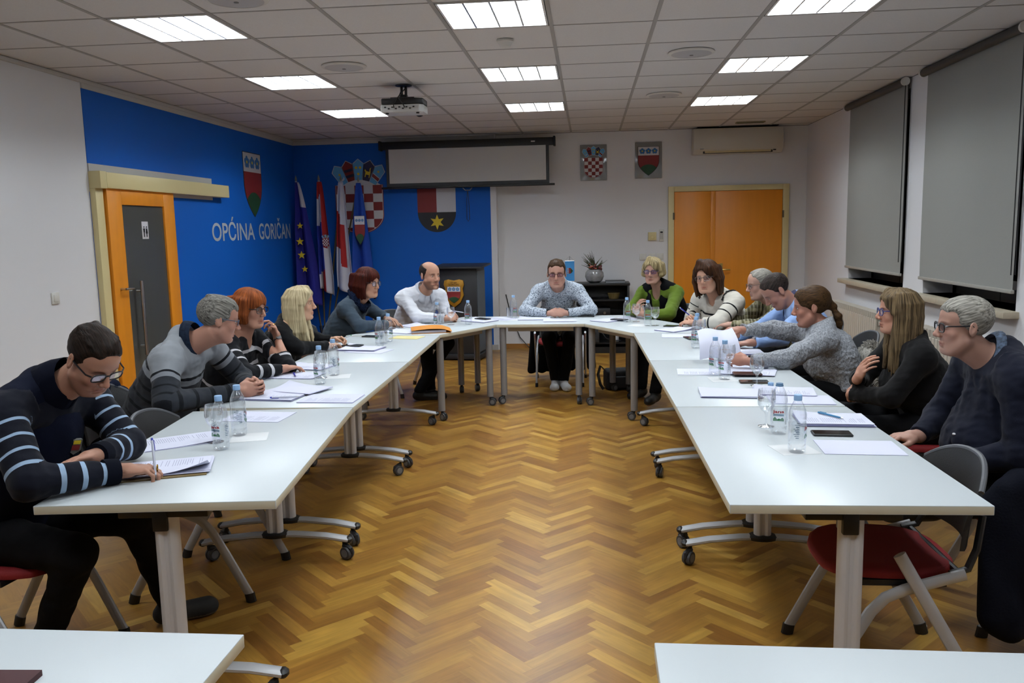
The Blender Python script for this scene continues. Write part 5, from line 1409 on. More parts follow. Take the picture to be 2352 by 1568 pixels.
    for sd in (1, -1):
        f.cone(hj[sd], kn[sd], .088*g, .068, .04); f.cone(kn[sd], an[sd]+V3(0, 0, .015), .066, .052, .03)
        f.plane(an[sd]+V3(0, 0, -.005), V3(0, 0, -1), 0, (an[sd]-.09, an[sd]+.09))
    X, Y, Z = f.grid(); f.F += (.004*fbm(X, Y, Z, 9, 8)).astype(np.float32)
    f.plane(hip+V3(0, 0, .1), V3(0, 0, 1), 0, (hip-.3, hip+.3))
    P, Q = f.mesh(); me, P = np_mesh('trousers', P, Q, pants); place(me, P, root); link(bpy.data.objects.new('trousers', me), t)
    # --- shoes
    for sd in (1, -1):
        a, b = an[sd], to[sd]; fd = unit(V3(b[0]-a[0], b[1]-a[1], 0)); z0 = a[2]-.085
        f = Field(np.minimum(a, b)-.1, np.maximum(a, b)+.1, .007)
        f.cone(a+V3(0, 0, -.035)-fd*.03, a+V3(0, 0, -.0), .042, .044, .02); f.cone(V3(a[0], a[1], z0+.04), V3(*(a+fd*.15)[:2], z0+.035), .042, .04, .02); f.ell(V3(*(a+fd*.13)[:2], z0+.03), V3(.06, .045, .032), np.array([fd, np.cross(V3(0, 0, 1), fd), V3(0, 0, 1)]), .02)
        f.plane(V3(a[0], a[1], z0+.003), V3(0, 0, -1), .0, (np.minimum(a, b)-.2, np.maximum(a, b)+.2))
        f.plane(a+V3(0, 0, .012), V3(0, 0, 1), 0, (a-.1, a+.1))
        P, Q = f.mesh(); me, P = np_mesh('shoe', P, Q, [shoe, sole or SOLE])
        zz = np.array([P[p].mean(0)[2] for p in Q]); mi = (zz < z0+.016).astype(np.int32)
        if len(mi) == len(me.polygons): me.polygons.foreach_set('material_index', mi)
        place(me, P, root); link(bpy.data.objects.new('shoe', me), t)
    if hair: build_hair(hair, head, A, s, hairm, t, root, min(h, .0055), hx or {})
    if spec: glasses(head, A, s, t, root, **spec)
    # --- cuffs, collar
    for i, (sd, cf) in enumerate(zip((1, -1), cuffs or ())):
        if cf is None: continue
        dv = unit(wr[sd]-el[sd]); c0 = cuffp[sd]-dv*.045; c1 = cuffp[sd]+dv*.004; r0 = .029*ar+infl*.55+.006
        q = MB(); q.tube([c0, lw(.5, c0, c1), c1], [r0+.001, r0+.001, r0-.001], 18); mb_obj(q, 'cuff', cf, t, root)
    if collar:
        m_c, kind = collar
        q = MB(); n = 20; vs = []; fs = []
        ax = unit(hb-nb); fx = unit(F2-ax*(F2@ax)); rx = np.cross(fx, ax); c0 = nb+ax*.028-F2*.006
        hgt = {'shirt': .036, 'crew': .014, 'turtle': .095, 'scarf': .06, 'poly': .05, 'thin': .02}[kind]; gap = {'shirt': .34, 'poly': .3, 'thin': .6}.get(kind, 0)
        rb = nr+{'scarf': .03, 'shirt': .021, 'thin': .016}.get(kind, .012)
        for j in range(5):
            for i in range(n+1):
                a = gap+(2*PI-2*gap)*i/n; ca, sa = math.cos(a), math.sin(a)
                if j < 3: r_ = rb+.004-.002*j; z = hgt*(j/2)
                else: r_ = rb+.006+.009*(j-2)+(.014*(j-2) if (kind == 'shirt' and ca > .5) else 0); z = hgt-(j-2)*hgt*.55-(.012*(j-2)*max(0, ca) if kind == 'shirt' else 0)
                tilt = -.022*ca
                if kind == 'scarf': r_ += .012*math.sin(a*5+j*1.7)+.012*math.sin(j/4*PI); z += .012*math.sin(a*4+j)
                vs.append(c0+fx*(r_*ca*1.05)+rx*(r_*sa)+ax*(z+tilt))
        for j in range(4):
            for i in range(n): k = j*(n+1)+i; fs.append((k, k+1, k+n+2, k+n+1))
        q.add(vs, fs); c_ = mb_obj(q, 'scarf' if kind == 'scarf' else 'collar', m_c, t, root, sharp=120)
        so = c_.modifiers.new('cloth thickness', 'SOLIDIFY'); so.thickness = .006 if kind != 'scarf' else .02; so.offset = 0
    if chairlab:
        chair(chairlab, *(root-Fw*chairoff)[:2], R(yaw), chairgroup)
    return dict(t=t, root=root, sh=sh, el=el, wr=wr, head=head, A=A, s=s, Fw=Fw, Rg=Rg, up=up, F2=F2, c7=c7, nb=nb, cuff=cuffp, W=W, TM=TM, hip=hip, ar=ar)
def watch(p, sd, m, face='#555555'):
    e, w_ = p['el'][sd], p['wr'][sd]; dv = unit(w_-e); c = w_-dv*.012; q = MB(); r0 = .0275*p['ar']+.002
    q.tube([c-dv*.01, c+dv*.01], r0, 16); o = mb_obj(q, 'wristwatch', m, p['t'], p['root'])
    n = unit(V3(0, 0, 1)-dv*dv[2]); q = MB(); q.cyl(c+n*(r0-.002), c+n*(r0+.007), .017, 16); mb_obj(q, 'watch_face', mat('watch_'+face.strip('#'), face, .2, .5), o, p['root'])
G_dark = mat('frame_dark', '#15161c', .3); G_blue = mat('frame_blue', '#1c2f78', .3); G_thin = mat('frame_silver', '#8e8c8c', .25, .9); G_slate = mat('frame_slate', '#3f4a60', .35); G_brown = mat('frame_brown', '#3a2a22', .3); G_viol = mat('frame_violet', '#2a2250', .3)
L_viol = clear_mat('lens_violet', (.86, .8, .96), .1, .35)
H_dark = hair_mat('hair_dark_brown', '#0b0806', '#2a1d16'); H_grey = hair_mat('hair_grey', '#33312d', '#8f8c85'); H_org = hair_mat('hair_orange', '#441a09', '#9a5328'); H_blond = hair_mat('hair_blonde', '#8a7858', '#d6c7a2'); H_plum = hair_mat('hair_plum', '#140504', '#4d1c12')
H_brown = hair_mat('hair_brown', '#150c07', '#4a2d1a'); H_sbl = hair_mat('hair_short_blonde', '#4a3f2a', '#b9a67c'); H_fade = hair_mat('hair_fade', '#14100f', '#3d332f'); H_wht = hair_mat('hair_white_grey', '#4a4742', '#a8a49b'); H_pony = hair_mat('hair_pony', '#140d08', '#52391f'); H_dbl = hair_mat('hair_dark_blonde', '#1f1711', '#857052'); H_mid = hair_mat('hair_mid_brown', '#1d130c', '#4d3725'); H_pl = hair_mat('hair_pale_grey', '#5c5852', '#9d988e')
GOLD = mat('ring_gold', '#b08a3a', .25, 1.)
st = lambda a, b, p, w_, c: [(x, x+w_, c) for x in np.arange(a, b, p) if not (.27 < x+w_/2 < .325 and a < .27)]
def vest(p, m, e=.03, name='vest', open_=0., g=1.1):
    """sleeveless garment over the sweater"""
    c7, up, F2, Rg, hip, sh = p['c7'], p['up'], p['F2'], p['Rg'], p['hip'], p['sh']
    f = Field(np.minimum(hip, c7)-.3, np.maximum(hip, c7)+.3, .0085)
    f.ell(hip+up*.02, V3(.17*g, .125*g, .12)+e, p['TM'], .03); f.ell(hip+up*.2+F2*.01, V3(.15*g, .115*g, .17)+e, p['TM'], .06); f.ell(c7-up*.21+F2*.02, V3(.16*(1+(g-1)*.7), .118*(1+(g-1)*.6), .19)+e, p['TM'], .06)
    for sd in (-1, 1): f.cone(c7+up*.005, lw(.72, c7, sh[sd])+up*.015, .044+e*.7, .042+e*.8, .035)
    for sd in (-1, 1): f.cone(sh[sd]+Rg*sd*.10-up*.02, lw(.45, sh[sd], p['el'][sd])+Rg*sd*.09, .085, .09, .012, 'c')
    if open_:
        f.cone(p['nb']+F2*.12+up*.04, hip+F2*.3+up*.1, .05, .04+open_, .01, 'c'); f.cone(p['nb']+up*.03, p['nb']+F2*.16-up*.12, .055, .05, .01, 'c')
    X, Y, Z = f.grid(); f.F += (.004*fbm(X, Y, Z*.6, 8, 12)).astype(np.float32)
    f.plane(c7+up*.055+F2*.02, up*.9+F2*.3, .004, (c7-.14, c7+.14)); f.plane(hip-up*.02, -up, 0, (hip-.35, hip+.35))
    P, Q = f.mesh(); me, P = np_mesh(name, P, Q, m); place(me, P, p['root']); return link(bpy.data.objects.new(name, me), p['t'])
def finger_ring(p, sd, d, fwd=.1, lat=0., m=GOLD):
    d = unit(V3(*d)); c = p['wr'][sd]+d*(.012+fwd)+np.cross(d, V3(0, 0, -1))*lat*sd; a = unit(np.cross(d, V3(0, 0, 1))); b = np.cross(d, a)
    q = MB(); q.tube([c+a*.0105*math.cos(t)+b*.0105*math.sin(t) for t in np.linspace(0, 2*PI, 14)[:-1]], .0028, 6, closed=True); mb_obj(q, 'ring', m, p['t'], p['root'])
NK = mat('navy_knit', '#0a0d18', .9, spec=.1)
# the man writing, navy vest over a striped pullover
P1 = person('man with dark hair and glasses writing in navy striped sleeves at the table end', (-2.03, -2.46, .55), -6, (-1.785, -2.46, 1.075), (-1.54, -2.515, 1.183), -24, 40, 0, hs=.99, sw=.215, g=1.12, h=.0048, skin='#a87c68', jaw=1.08,
    sp=dict(brow=(.3, .22, .18), beard=(.75, (.5, .44, .42))), eye=.5,
    Rt=dict(w=(-1.445, -2.575, .79), e=(-1.625, -2.79, .815), d=(.9, .42, -.03), n=(.15, .1, -1), curl=[.55, .6, .62, .62], thumb=1., sf=.05), Lt=dict(w=(-1.545, -2.545, .835), e=(-1.56, -2.3, .815), d=(-.35, -.95, .05), n=(.3, -.1, -1), curl=.28, sf=.05),
    top=cloth('navy_striped', '#0a0d1a', arm=st(.06, .60, .062, .014, '#8fa6c0')), topname='striped_pullover', infl=.02, sleeve=(.98, .96), hair='short', hairm=H_dark, hx=dict(fh=.1, fz=-.012, seed=3, vol=.001), neck=.05,
    spec=dict(m=G_dark, w=.052, hh=.034, r=.0026), collar=(mat('navy_fleece', '#0b0e1c', .95, spec=.1), 'turtle'), chairlab='red-seated chair under the writing man in navy stripes', chairoff=-.08,
    knees=((-1.6, -2.62, .50), (-1.56, -2.30, .52)), feet=(((-1.84, -2.5, 0), (1, -.05, 0)), ((-1.54, -2.13, 0), (.75, .62, 0))), cuffs=(NK, NK), shoe=mat('shoe_grey', '#1c1b1a', .8), sole=mat('shoe_sole_light', '#57534d', .7))
v = vest(P1, mat('navy_vest', '#0b1022', .9, spec=.12, bump=(200, .15)), .034, g=1.14)
bc, bn = snap(v, P1['root'], P1['c7']-P1['up']*.17+P1['F2']*.3+P1['Rg']*-.07); bn = unit(bn+P1['Rg']*.5); bx = unit(np.cross(P1['up'], bn)); M = frame(bc, bx, np.cross(bn, bx), bn)
q = MB(); q.prism([(-.02, .03), (-.024, -.015), (0, -.032), (.024, -.015), (.02, .03)], .012, 0, M, -.006); q.prism([(-.016, .008), (-.016, -.012), (.016, -.012), (.016, .008)], .002, 1, M, .006); q.prism([(-.014, .026), (-.014, .012), (.014, .012), (.014, .026)], .002, 2, M, .006)
mb_obj(q, 'embroidered_badge', [mat('badge_grey', '#6b6a68', .8), m_red, m_gold], P1['t'], P1['root'])
finger_ring(P1, 1, (.9, .42, -.03), .115, .0)
# grey-haired man, clasped hands
C_grey = cloth('grey_striped_knit', '#2a2d33', arm=[(.001, .1, '#868a90'), (.1, .115, '#101218'), (.115, .145, '#7b7f86')]+st(.2, .57, .06, .014, '#101218')+[(.57, .578, '#8a8d92'), (.59, .598, '#8a8d92')], torso=[(.001, .2, '#868a90'), (.2, .216, '#101218'), (.216, .25, '#7b7f86')]+st(.3, .7, .062, .014, '#101218'))
CUFF = mat('knit_cuff', '#30333a', .9, spec=.1)
P2 = person('grey-haired man in a grey striped sweater with clasped hands', (-2.2, -1.06, .55), -4, (-1.915, -1.13, 1.075), (-1.715, -1.11, 1.172), 32, 14, 0, hs=.98, sw=.205, g=1.12, belly=.03, h=.0052, skin='#aa7d6b', sp=dict(brow=(.6, .55, .5), beard=(.35, (.8, .78, .76))), jaw=1.0,
    Rt=dict(w=(-1.635, -1.13, .79), e=(-1.85, -1.47, .80), d=(.85, .5, .05), n=(-.3, .9, -.1), curl=[.75, .78, .8, .8], thumb=.7, sf=.06), Lt=dict(w=(-1.63, -.99, .79), e=(-1.75, -.80, .80), d=(.9, -.3, .05), n=(-.2, -.95, -.1), curl=[.7, .72, .75, .75], thumb=.5, sf=.06),
    top=C_grey, infl=.02, hair='short', hairm=H_grey, hx=dict(vol=.007, fh=.085, fy=.054, seed=5), neck=.04, spec=dict(m=G_slate, w=.05, hh=.03, r=.002), collar=(mat('shirt_navy_check', '#1a2333', .85, spec=.1, var=(60, .4)), 'shirt'), cuffs=(CUFF, CUFF), chairlab='chair of the grey-haired man with clasped hands')
# woman with orange hair, hand at her mouth
C_p3 = cloth('black_white_striped', '#0b0c12', arm=st(.1, .62, .088, .022, '#b9b8bd'), torso=st(.12, .6, .088, .022, '#b9b8bd'))
P3 = person('orange-haired woman in glasses and black striped top, hand raised to her mouth', (-2.2, -.22, .53), -4, (-1.985, -.27, 1.005), (-1.885, -.30, 1.152), -14, 6, 0, hs=.99, female=True, sw=.175, g=1.0, bust=.02, h=.0058, skin='#ad7f6a', sp=dict(lip=(.8, .45, .42)),
    Rt=dict(w=(-1.665, -.40, .785), e=(-1.80, -.63, .80), d=(.6, .8, 0), curl=.3, sf=.04), Lt=dict(w=(-1.79, -.12, .935), e=(-1.675, -.28, .775), d=(-.1, -.25, .95), n=(-.75, -.5, 0), curl=[.5, .55, .7, .8], thumb=.8, sf=.04),
    top=C_p3, topname='striped_top', infl=.014, sleeve=(.95, .42), hair='bob', hairm=H_org, hx=dict(len=-.085, fringe=.03, seed=2, vol=.004), neck=.015, vneck=.02, spec=dict(m=G_dark, w=.05, hh=.038, r=.0022), chairlab='chair of the orange-haired woman')
watch(P3, -1, mat('watch_strap', '#1a1a1c', .5), '#8a8f94')
finger_ring(P3, -1, (-.1, -.25, .95), .09)
# blonde woman in black
BLK1 = cloth('black_jacket', '#0a0a0d')
P4 = person('woman with long pale blonde hair in a black jacket, pen in hand', (-2.2, .55, .53), 2, (-1.975, .55, .975), (-1.865, .545, 1.105), 6, 0, 0, hs=1.0, female=True, sw=.175, g=.98, bust=.02, h=.0058, skin='#c49a80', sp=dict(lip=(.85, .55, .52)),
    Rt=dict(w=(-1.70, .62, .785), e=(-1.84, .37, .80), d=(.3, .95, 0), curl=.3), Lt=dict(w=(-1.74, .84, .795), e=(-1.85, .84, .80), d=(.95, -.05, .1), n=(.1, -.6, -.7), curl=[.6, .65, .75, .75], thumb=.9),
    top=BLK1, topname='jacket', infl=.016, hair='long', hairm=H_blond, hx=dict(len=-.3, fwd=.035, seed=4), neck=.015, vneck=.02, chairlab='chair of the blonde woman in the black jacket')
q = MB(); dv = unit(P4['wr'][-1]-P4['el'][-1]); q.tube([P4['wr'][-1]-dv*.016, P4['wr'][-1]-dv*.008], .03, 14); mb_obj(q, 'bracelet', mat('bracelet_green', '#1f7a3a', .5), P4['t'], P4['root'])
# dark red hair, blue-grey sweater and scarf
P5 = person('woman with dark red bob, round glasses and blue-grey sweater with a scarf', (-2.12, 1.98, .53), -12, (-1.86, 1.93, 1.01), (-1.72, 1.88, 1.165), -24, 5, 0, hs=1.06, female=True, sw=.18, g=1.08, bust=.025, h=.006, skin='#b58a74', sp=dict(lip=(.8, .58, .55)),
    Rt=dict(w=(-1.56, 1.92, .79), e=(-1.745, 1.66, .805), d=(.6, .75, 0), curl=.3), Lt=dict(w=(-1.60, 2.02, .83), e=(-1.66, 2.16, .82), d=(.75, -.55, -.05), curl=[.25, .25, .3, .35], spread=.14),
    top=cloth('bluegrey_sweater', '#35414d'), infl=.018, hair='bob', hairm=H_plum, hx=dict(len=-.125, fringe=.042, seed=8, vol=.004), neck=.03, spec=dict(m=G_dark, w=.044, hh=.04, r=.0018, shape=2.2), collar=(mat('scarf_navy', '#131d33', .9, spec=.1, var=(90, .9)), 'scarf'), chairlab='chair of the woman in the blue-grey sweater', chairoff=.04)
# bald bearded man in a white shirt
WSH = cloth('white_shirt', '#d2d4dc', rough=.7)
P6 = person('bald man with a dark beard in a white shirt', (-1.62, 2.86, .54), -44, (-1.40, 2.68, 1.03), (-1.30, 2.58, 1.182), -42, 4, 0, hs=1.08, sw=.215, g=1.15, belly=.02, h=.006, skin='#b78a74', jaw=1.08, sp=dict(beard=(.85, (.22, .17, .15)), stub=(.33, .27, .24), brow=(.28, .2, .17)),
    Rt=dict(w=(-1.13, 2.37, .785), e=(-1.39, 2.36, .80), d=(.85, .5, .1), n=(-.3, .6, -.6), curl=[.7, .72, .75, .75], thumb=.8), Lt=dict(w=(-1.09, 2.56, .795), e=(-1.2, 2.78, .80), d=(.5, -.85, .12), n=(-.6, -.3, -.6), curl=[.65, .7, .72, .75], thumb=.9),
    top=WSH, topname='shirt', infl=.02, wrinkle=.006, hair='crop', hairm=H_fade, hx=dict(vol=.001, bald=1, fy=.07, fw=.075, seed=21), neck=.035, collar=(mat('white_collar', '#c2c5ce', .7, spec=.15), 'shirt'), chairlab='chair of the bald man in the white shirt',
    knees=((-1.34, 2.45, .52), (-1.16, 2.62, .52)), feet=(((-1.32, 2.52, 0), (.85, -.5, 0)), ((-1.40, 2.40, 0), (.8, .3, 0))))
watch(P6, 1, m_dark, '#141416')
# man in the middle, mottled shirt
P7 = person('man in the middle in a pale mottled shirt with glasses and folded hands', (-.09, 3.32, .54), -90, (-.092, 3.02, 1.05), (-.098, 2.82, 1.168), -90, 6, 0, hs=1.1, sw=.195, g=1.02, h=.0058, skin='#b68b7b', jaw=1.04, sp=dict(beard=(.3, (.7, .6, .55)), brow=(.3, .22, .18)),
    Rt=dict(w=(-.18, 2.74, .787), e=(-.42, 2.845, .80), d=(.9, -.28, .08), n=(.2, .8, -.5), curl=[.6, .62, .64, .66], thumb=.5, sf=.05), Lt=dict(w=(-.0, 2.74, .787), e=(.24, 2.85, .80), d=(-.9, -.28, .08), n=(-.2, .8, -.5), curl=[.6, .62, .64, .66], thumb=.5, sf=.05),
    top=cloth('mottled_shirt', '#b3bcc8', mottle=(75, '#46505e', .36, .52), rough=.75), topname='shirt', infl=.018, wrinkle=.005, hair='short', hairm=H_mid, hx=dict(vol=.003, fh=.1, seed=9), neck=.04, spec=dict(m=G_brown, w=.05, hh=.031, r=.0019, lensm=L_viol), collar=(mat('mottled_collar', '#9aa4b2', .8, spec=.15, var=(150, .3)), 'shirt'),
    chairlab='chair of the man in the middle', knees=((-.19, 2.96, .52), (.02, 2.96, .52)), feet=(((-.13, 3.0, 0), (-.05, -1, 0)), ((-.045, 2.97, 0), (.25, -1, 0))), shoe=mat('sneaker_white', '#b9b9bb', .6), sole=mat('sneaker_sole', '#c9c9c9', .6))
watch(P7, 1, m_dark, '#141416'); watch(P7, -1, m_dark, '#141416')
# short blonde woman, green sweater under a black vest
GRN = cloth('green_knit', '#55691f')
P8 = person('woman with short blonde hair, violet glasses and a green sweater under a black vest', (1.06, 3.06, .53), -128, (.90, 2.86, 1.03), (.825, 2.76, 1.18), -112, 4, 0, hs=1.0, female=True, sw=.185, g=1.15, bust=.03, h=.006, skin='#b48b7a', sp=dict(lip=(.75, .48, .46)),
    Rt=dict(w=(.66, 2.60, .80), e=(.62, 2.84, .80), d=(.15, -.5, .75), n=(.8, .3, .1), curl=.5, thumb=.6), Lt=dict(w=(.72, 2.50, .79), e=(.955, 2.46, .80), d=(-.8, .3, .35), n=(-.2, .9, .2), curl=.45),
    top=GRN, infl=.018, hair='bobshort', hairm=H_sbl, hx=dict(len=-.055, part=.025, seed=6, vol=.004), neck=.02, vneck=.03, spec=dict(m=G_viol, w=.05, hh=.033, r=.0022, lensm=L_viol), chairlab='chair of the woman in the green sweater',
    knees=((.74, 2.72, .52), (.92, 2.62, .52)), feet=(((.70, 2.55, 0), (-.6, -.7, 0)), ((.80, 2.15, .12), (-.45, -.9, -.1))))
vest(P8, mat('black_vest', '#090a0d', .9, spec=.1, bump=(150, .2)), .034, open_=-.018, g=1.16)
# brown hair, white knit with black stripes and frills
C_p9 = cloth('white_black_striped', '#c3beb4', arm=st(.09, .62, .095, .017, '#0b0b0f'), torso=st(.17, .6, .105, .017, '#0b0b0f'))
P9 = person('woman with brown shoulder-length hair in a white sweater with black stripes', (1.53, 2.19, .53), -142, (1.32, 2.02, 1.02), (1.215, 1.93, 1.168), -118, 6, -6, hs=1.1, female=True, sw=.2, g=1.25, belly=.03, bust=.035, h=.0058, skin='#bd917a', sp=dict(lip=(.75, .45, .43)), jaw=1.12, armr=1.15,
    Rt=dict(w=(1.07, 1.975, .795), e=(1.13, 2.2, .80), d=(-.15, -.85, .3), n=(.5, -.1, -.7), curl=[.65, .7, .75, .78], thumb=.9), Lt=dict(w=(1.10, 1.80, .787), e=(1.28, 1.69, .80), d=(-.85, .35, .06), n=(-.3, .3, -.8), curl=[.5, .52, .55, .58]),
    top=C_p9, infl=.022, sleeve=(.98, .62), hair='wave', hairm=H_brown, hx=dict(len=-.14, part=.03, seed=12, vol=.007, flare=.012), neck=.02, vneck=.005, spec=dict(m=G_thin, w=.052, hh=.036, r=.0013), chairlab='chair of the woman in the striped white sweater')
watch(P9, -1, m_dark, '#141416')
for sd in (1, -1):   # frilled shoulder trim and ear studs
    q = MB(); vs = []
    for i in range(40):
        t = i/39; c = lw(t, P9['c7']+P9['F2']*.10*1.0-P9['up']*.02+P9['Rg']*sd*.10, P9['c7']-P9['up']*.02+P9['Rg']*sd*.15-P9['F2']*.05)
        vs.append(c+P9['up']*(.04*math.sin(PI*t)+.012)+P9['Rg']*sd*(.03+.008*math.sin(i*1.9)))
    vs = [V3(*snap(P9['t'].children[[c.name.split('.')[0] for c in P9['t'].children].index('sweater')], P9['root'], p)[0])+P9['up']*.006+P9['Rg']*sd*.004*math.sin(i*2.2) for i, p in enumerate(vs)]
    q.tube(vs, .006, 6); mb_obj(q, 'frill', m_black, P9['t'], P9['root'])
    q = MB(); q.ball(P9['W']((sd*.083, -.004, -.042)), .009, 10); mb_obj(q, 'earring', mat('pearl', '#cfc8b8', .2), P9['t'], P9['root'])
# half-hidden man in a plaid shirt
P10 = person('man with thin grey hair and plaid shirt, half hidden behind the one in light blue', (1.98, 1.78, .54), -172, (1.745, 1.72, 1.0), (1.61, 1.69, 1.115), -172, 10, 0, hs=1.03, sw=.2, g=1.12, belly=.03, h=.006, skin='#b58d7c', sp=dict(brow=(.7, .65, .6), beard=(.5, (.85, .84, .83))),
    Rt=dict(w=(1.36, 1.80, .787), e=(1.56, 2.0, .80), d=(-.9, -.3, 0), curl=.4), Lt=dict(w=(1.38, 1.62, .787), e=(1.60, 1.46, .80), d=(-.9, .3, 0), curl=.4),
    top=cloth('plaid_shirt', '#8b8468', plaid=[(5., '#3d3a26', .75), (5.5, '#54502c', .6), (5., '#2e2a1e', .7), (13, '#b7b09a', .35)]), topname='shirt', infl=.02, hair='crop', hairm=H_pl, hx=dict(vol=0., fh=.1, fz=.01, seed=7), neck=.035, spec=dict(m=G_thin, w=.05, hh=.034, r=.0014), collar=(mat('plaid_collar', '#6d6746', .85, var=(40, .5)), 'shirt'), chairlab='chair of the man in the plaid shirt')
# dark-haired man in light blue, reading
LBSH = cloth('light_blue_shirt', '#8fabdb', rough=.75)
P11 = person('man with dark cropped hair in a light blue shirt, looking down at papers', (1.99, .95, .55), -178, (1.74, .95, 1.03), (1.575, .93, 1.118), -174, 42, 0, hs=1.04, sw=.205, g=1.1, h=.0056, skin='#a87a69', sp=dict(beard=(.3, (.75, .66, .62)), brow=(.3, .22, .18)), eye=.45, jaw=1.02,
    Rt=dict(w=(1.30, .98, .79), e=(1.50, 1.18, .80), d=(-.9, -.2, 0), curl=.3), Lt=dict(w=(1.35, .58, .787), e=(1.55, .66, .805), d=(-.97, -.1, -.05), curl=.25),
    top=LBSH, topname='shirt', infl=.022, wrinkle=.006, hair='crop', hairm=H_fade, hx=dict(vol=0., fh=.1, fz=-.01, fw=.07, seed=10), neck=.04, collar=(mat('light_blue_collar', '#9db7e2', .75, spec=.15), 'shirt'), chairlab='chair of the man in the light blue shirt')
watch(P11, -1, G_thin, '#9a9c9e')
# woman in the grey cable knit, reaching out
KNIT = cloth('grey_cable_knit', '#9b9ea4', mottle=(110, '#6c6f75', .35, .6), knit=55)
P12 = person('woman with a ponytail in a grey cable-knit sweater reaching across with a paper', (1.87, .17, .53), 178, (1.715, .19, .95), (1.635, .205, 1.072), 172, 8, 0, hs=1.06, female=True, sw=.19, g=1.03, bust=.02, h=.0052, skin='#a67563', sp=dict(lip=(.85, .62, .58)),
    Rt=dict(w=(1.215, .255, .915), e=(1.45, .40, .90), d=(-.97, -.1, .1), n=(-.1, .1, -1), curl=[.4, .5, .6, .65], thumb=.9, sf=.07), Lt=dict(w=(1.155, -.315, .80), e=(1.40, -.25, .805), d=(-.9, .25, .1), n=(.1, .8, -.4), curl=[.45, .5, .55, .6], thumb=.8, sf=.06),
    top=KNIT, infl=.024, wrinkle=.006, sleeve=(.97, .95), hair='pony', hairm=H_pony, hx=dict(vol=.004, fh=.08, seed=11), neck=.035, chairlab='chair of the woman in the grey knit sweater')
watch(P12, -1, m_dark, '#141416')
# woman with long dark blonde hair, arms crossed
P13 = person('woman with long dark blonde hair and blue glasses, arms crossed, in black', (2.03, -.76, .54), 180, (1.905, -.79, .995), (1.825, -.785, 1.137), 176, 0, 0, hs=.96, female=True, sw=.18, g=1.08, bust=.03, h=.005, skin='#bc8b75', sp=dict(lip=(.8, .5, .48)),
    Rt=dict(w=(1.615, -.83, .785), e=(1.71, -.58, .74), d=(.15, -.55, .75), n=(.85, .1, 0), curl=.35, hs=1.0), Lt=dict(w=(1.61, -.76, .69), e=(1.73, -1.0, .725), d=(.1, .9, -.25), n=(.85, -.1, 0), curl=.35),
    top=cloth('black_cardigan', '#0b0a0c'), topname='cardigan', infl=.018, hair='long', hairm=H_dbl, hx=dict(len=-.33, fwd=.02, seed=14, vol=.002, nar=.95), neck=.015, vneck=.03, spec=dict(m=G_blue, w=.05, hh=.036, r=.0022), chairlab='chair of the woman with crossed arms')
# grey-haired man in navy
NAVY = cloth('navy_sweater', '#0c1020')
P14 = person('grey-haired man with black glasses in a plain navy sweater, leaning back', (1.99, -1.86, .55), 178, (1.845, -1.865, 1.075), (1.69, -1.865, 1.19), 176, 2, 0, hs=.95, sw=.215, g=1.22, belly=.085, h=.0048, skin='#a98273', jaw=1.06, sp=dict(brow=(.5, .45, .42), beard=(.25, (.85, .82, .8))),
    Rt=dict(w=(1.60, -1.70, .70), e=(1.74, -1.58, .76), d=(-.9, -.1, .0), curl=.45), Lt=dict(w=(1.61, -1.98, .66), e=(1.80, -2.14, .74), d=(-.85, .3, -.1), curl=.45),
    top=NAVY, infl=.024, wrinkle=.005, hair='crop', hairm=H_wht, hx=dict(vol=.004, fh=.09, fy=.054, seed=15), neck=.05, spec=dict(m=G_dark, w=.052, hh=.036, r=.0026), collar=(mat('check_collar', '#3a475a', .85, var=(70, .8)), 'thin'), chairlab='chair of the grey-haired man in navy', knees=((1.55, -1.72, .52), (1.56, -2.0, .52)))
bc, bn = snap([c for c in P14['t'].children if c.name.startswith('sweater')][0], P14['root'], P14['c7']-P14['up']*.22+P14['F2']*.3+P14['Rg']*-.07)
q = MB(); q.ball(bc, (.008, .008, .005), 8); mb_obj(q, 'embroidered_logo', m_cwhite, P14['t'], P14['root'])
# coats and jackets hung over chair backs
def drape(label, cat, c, yaw, w_, top, bot, m, thick=.06, seed=0, name='coat', back=.3, flare=1.15, fur=None):
    """cloth folded over a chair back: c = seat centre"""
    F_ = V3(math.cos(R(yaw)), math.sin(R(yaw)), 0); S_ = V3(-F_[1], F_[0], 0); o = V3(c[0], c[1], 0)-F_*back
    f = Field(o-.55*abs(S_)-.3+V3(0, 0, bot), o+.55*abs(S_)+.3+V3(0, 0, top), .011)
    n = 7
    for i in range(n):
        u = (i/(n-1)-.5)*w_; rr = random.Random(seed*31+i); dz = rr.uniform(-.03, .03)
        a = o+S_*u+V3(0, 0, top-.035-.10*(abs(u)/w_*2)**2.2); b = o+S_*u*flare-F_*(.05+rr.uniform(0, .03))+V3(0, 0, bot+.06+dz); f.cone(a, b, thick*.75, thick*.85, .05)
        b2 = o+S_*u*.95+F_*.035+V3(0, 0, top-.2+dz); 
        if back > .25: f.cone(a, b2, thick*.5, thick*.4, .03)
    X, Y, Z = f.grid(); f.F += (.012*fbm(X, Y, Z*.35, 6, seed+40)).astype(np.float32)
    P, Q = f.mesh(); me, P = np_mesh(name, P, Q, m); place(me, P, V3(o[0], o[1], bot)); ob = link(bpy.data.objects.new(name, me)); ob.location = (o[0], o[1], bot); return tag(ob, label, cat)
m_coat = mat('coat_black', '#07080b', .9, spec=.1, bump=(120, .2)); m_ncoat = mat('coat_navy', '#0a0d18', .85, spec=.12, bump=(120, .2))
drape('black coat hanging over the chair of the man in the middle', 'coat', (-.09, 3.32), -90, .56, .84, .04, m_coat, .055, 1)
drape('dark navy coat hanging at the side of the grey-haired man in navy', 'coat', (1.80, -2.06), 92, .26, .70, .1, m_ncoat, .055, 2, back=.14)
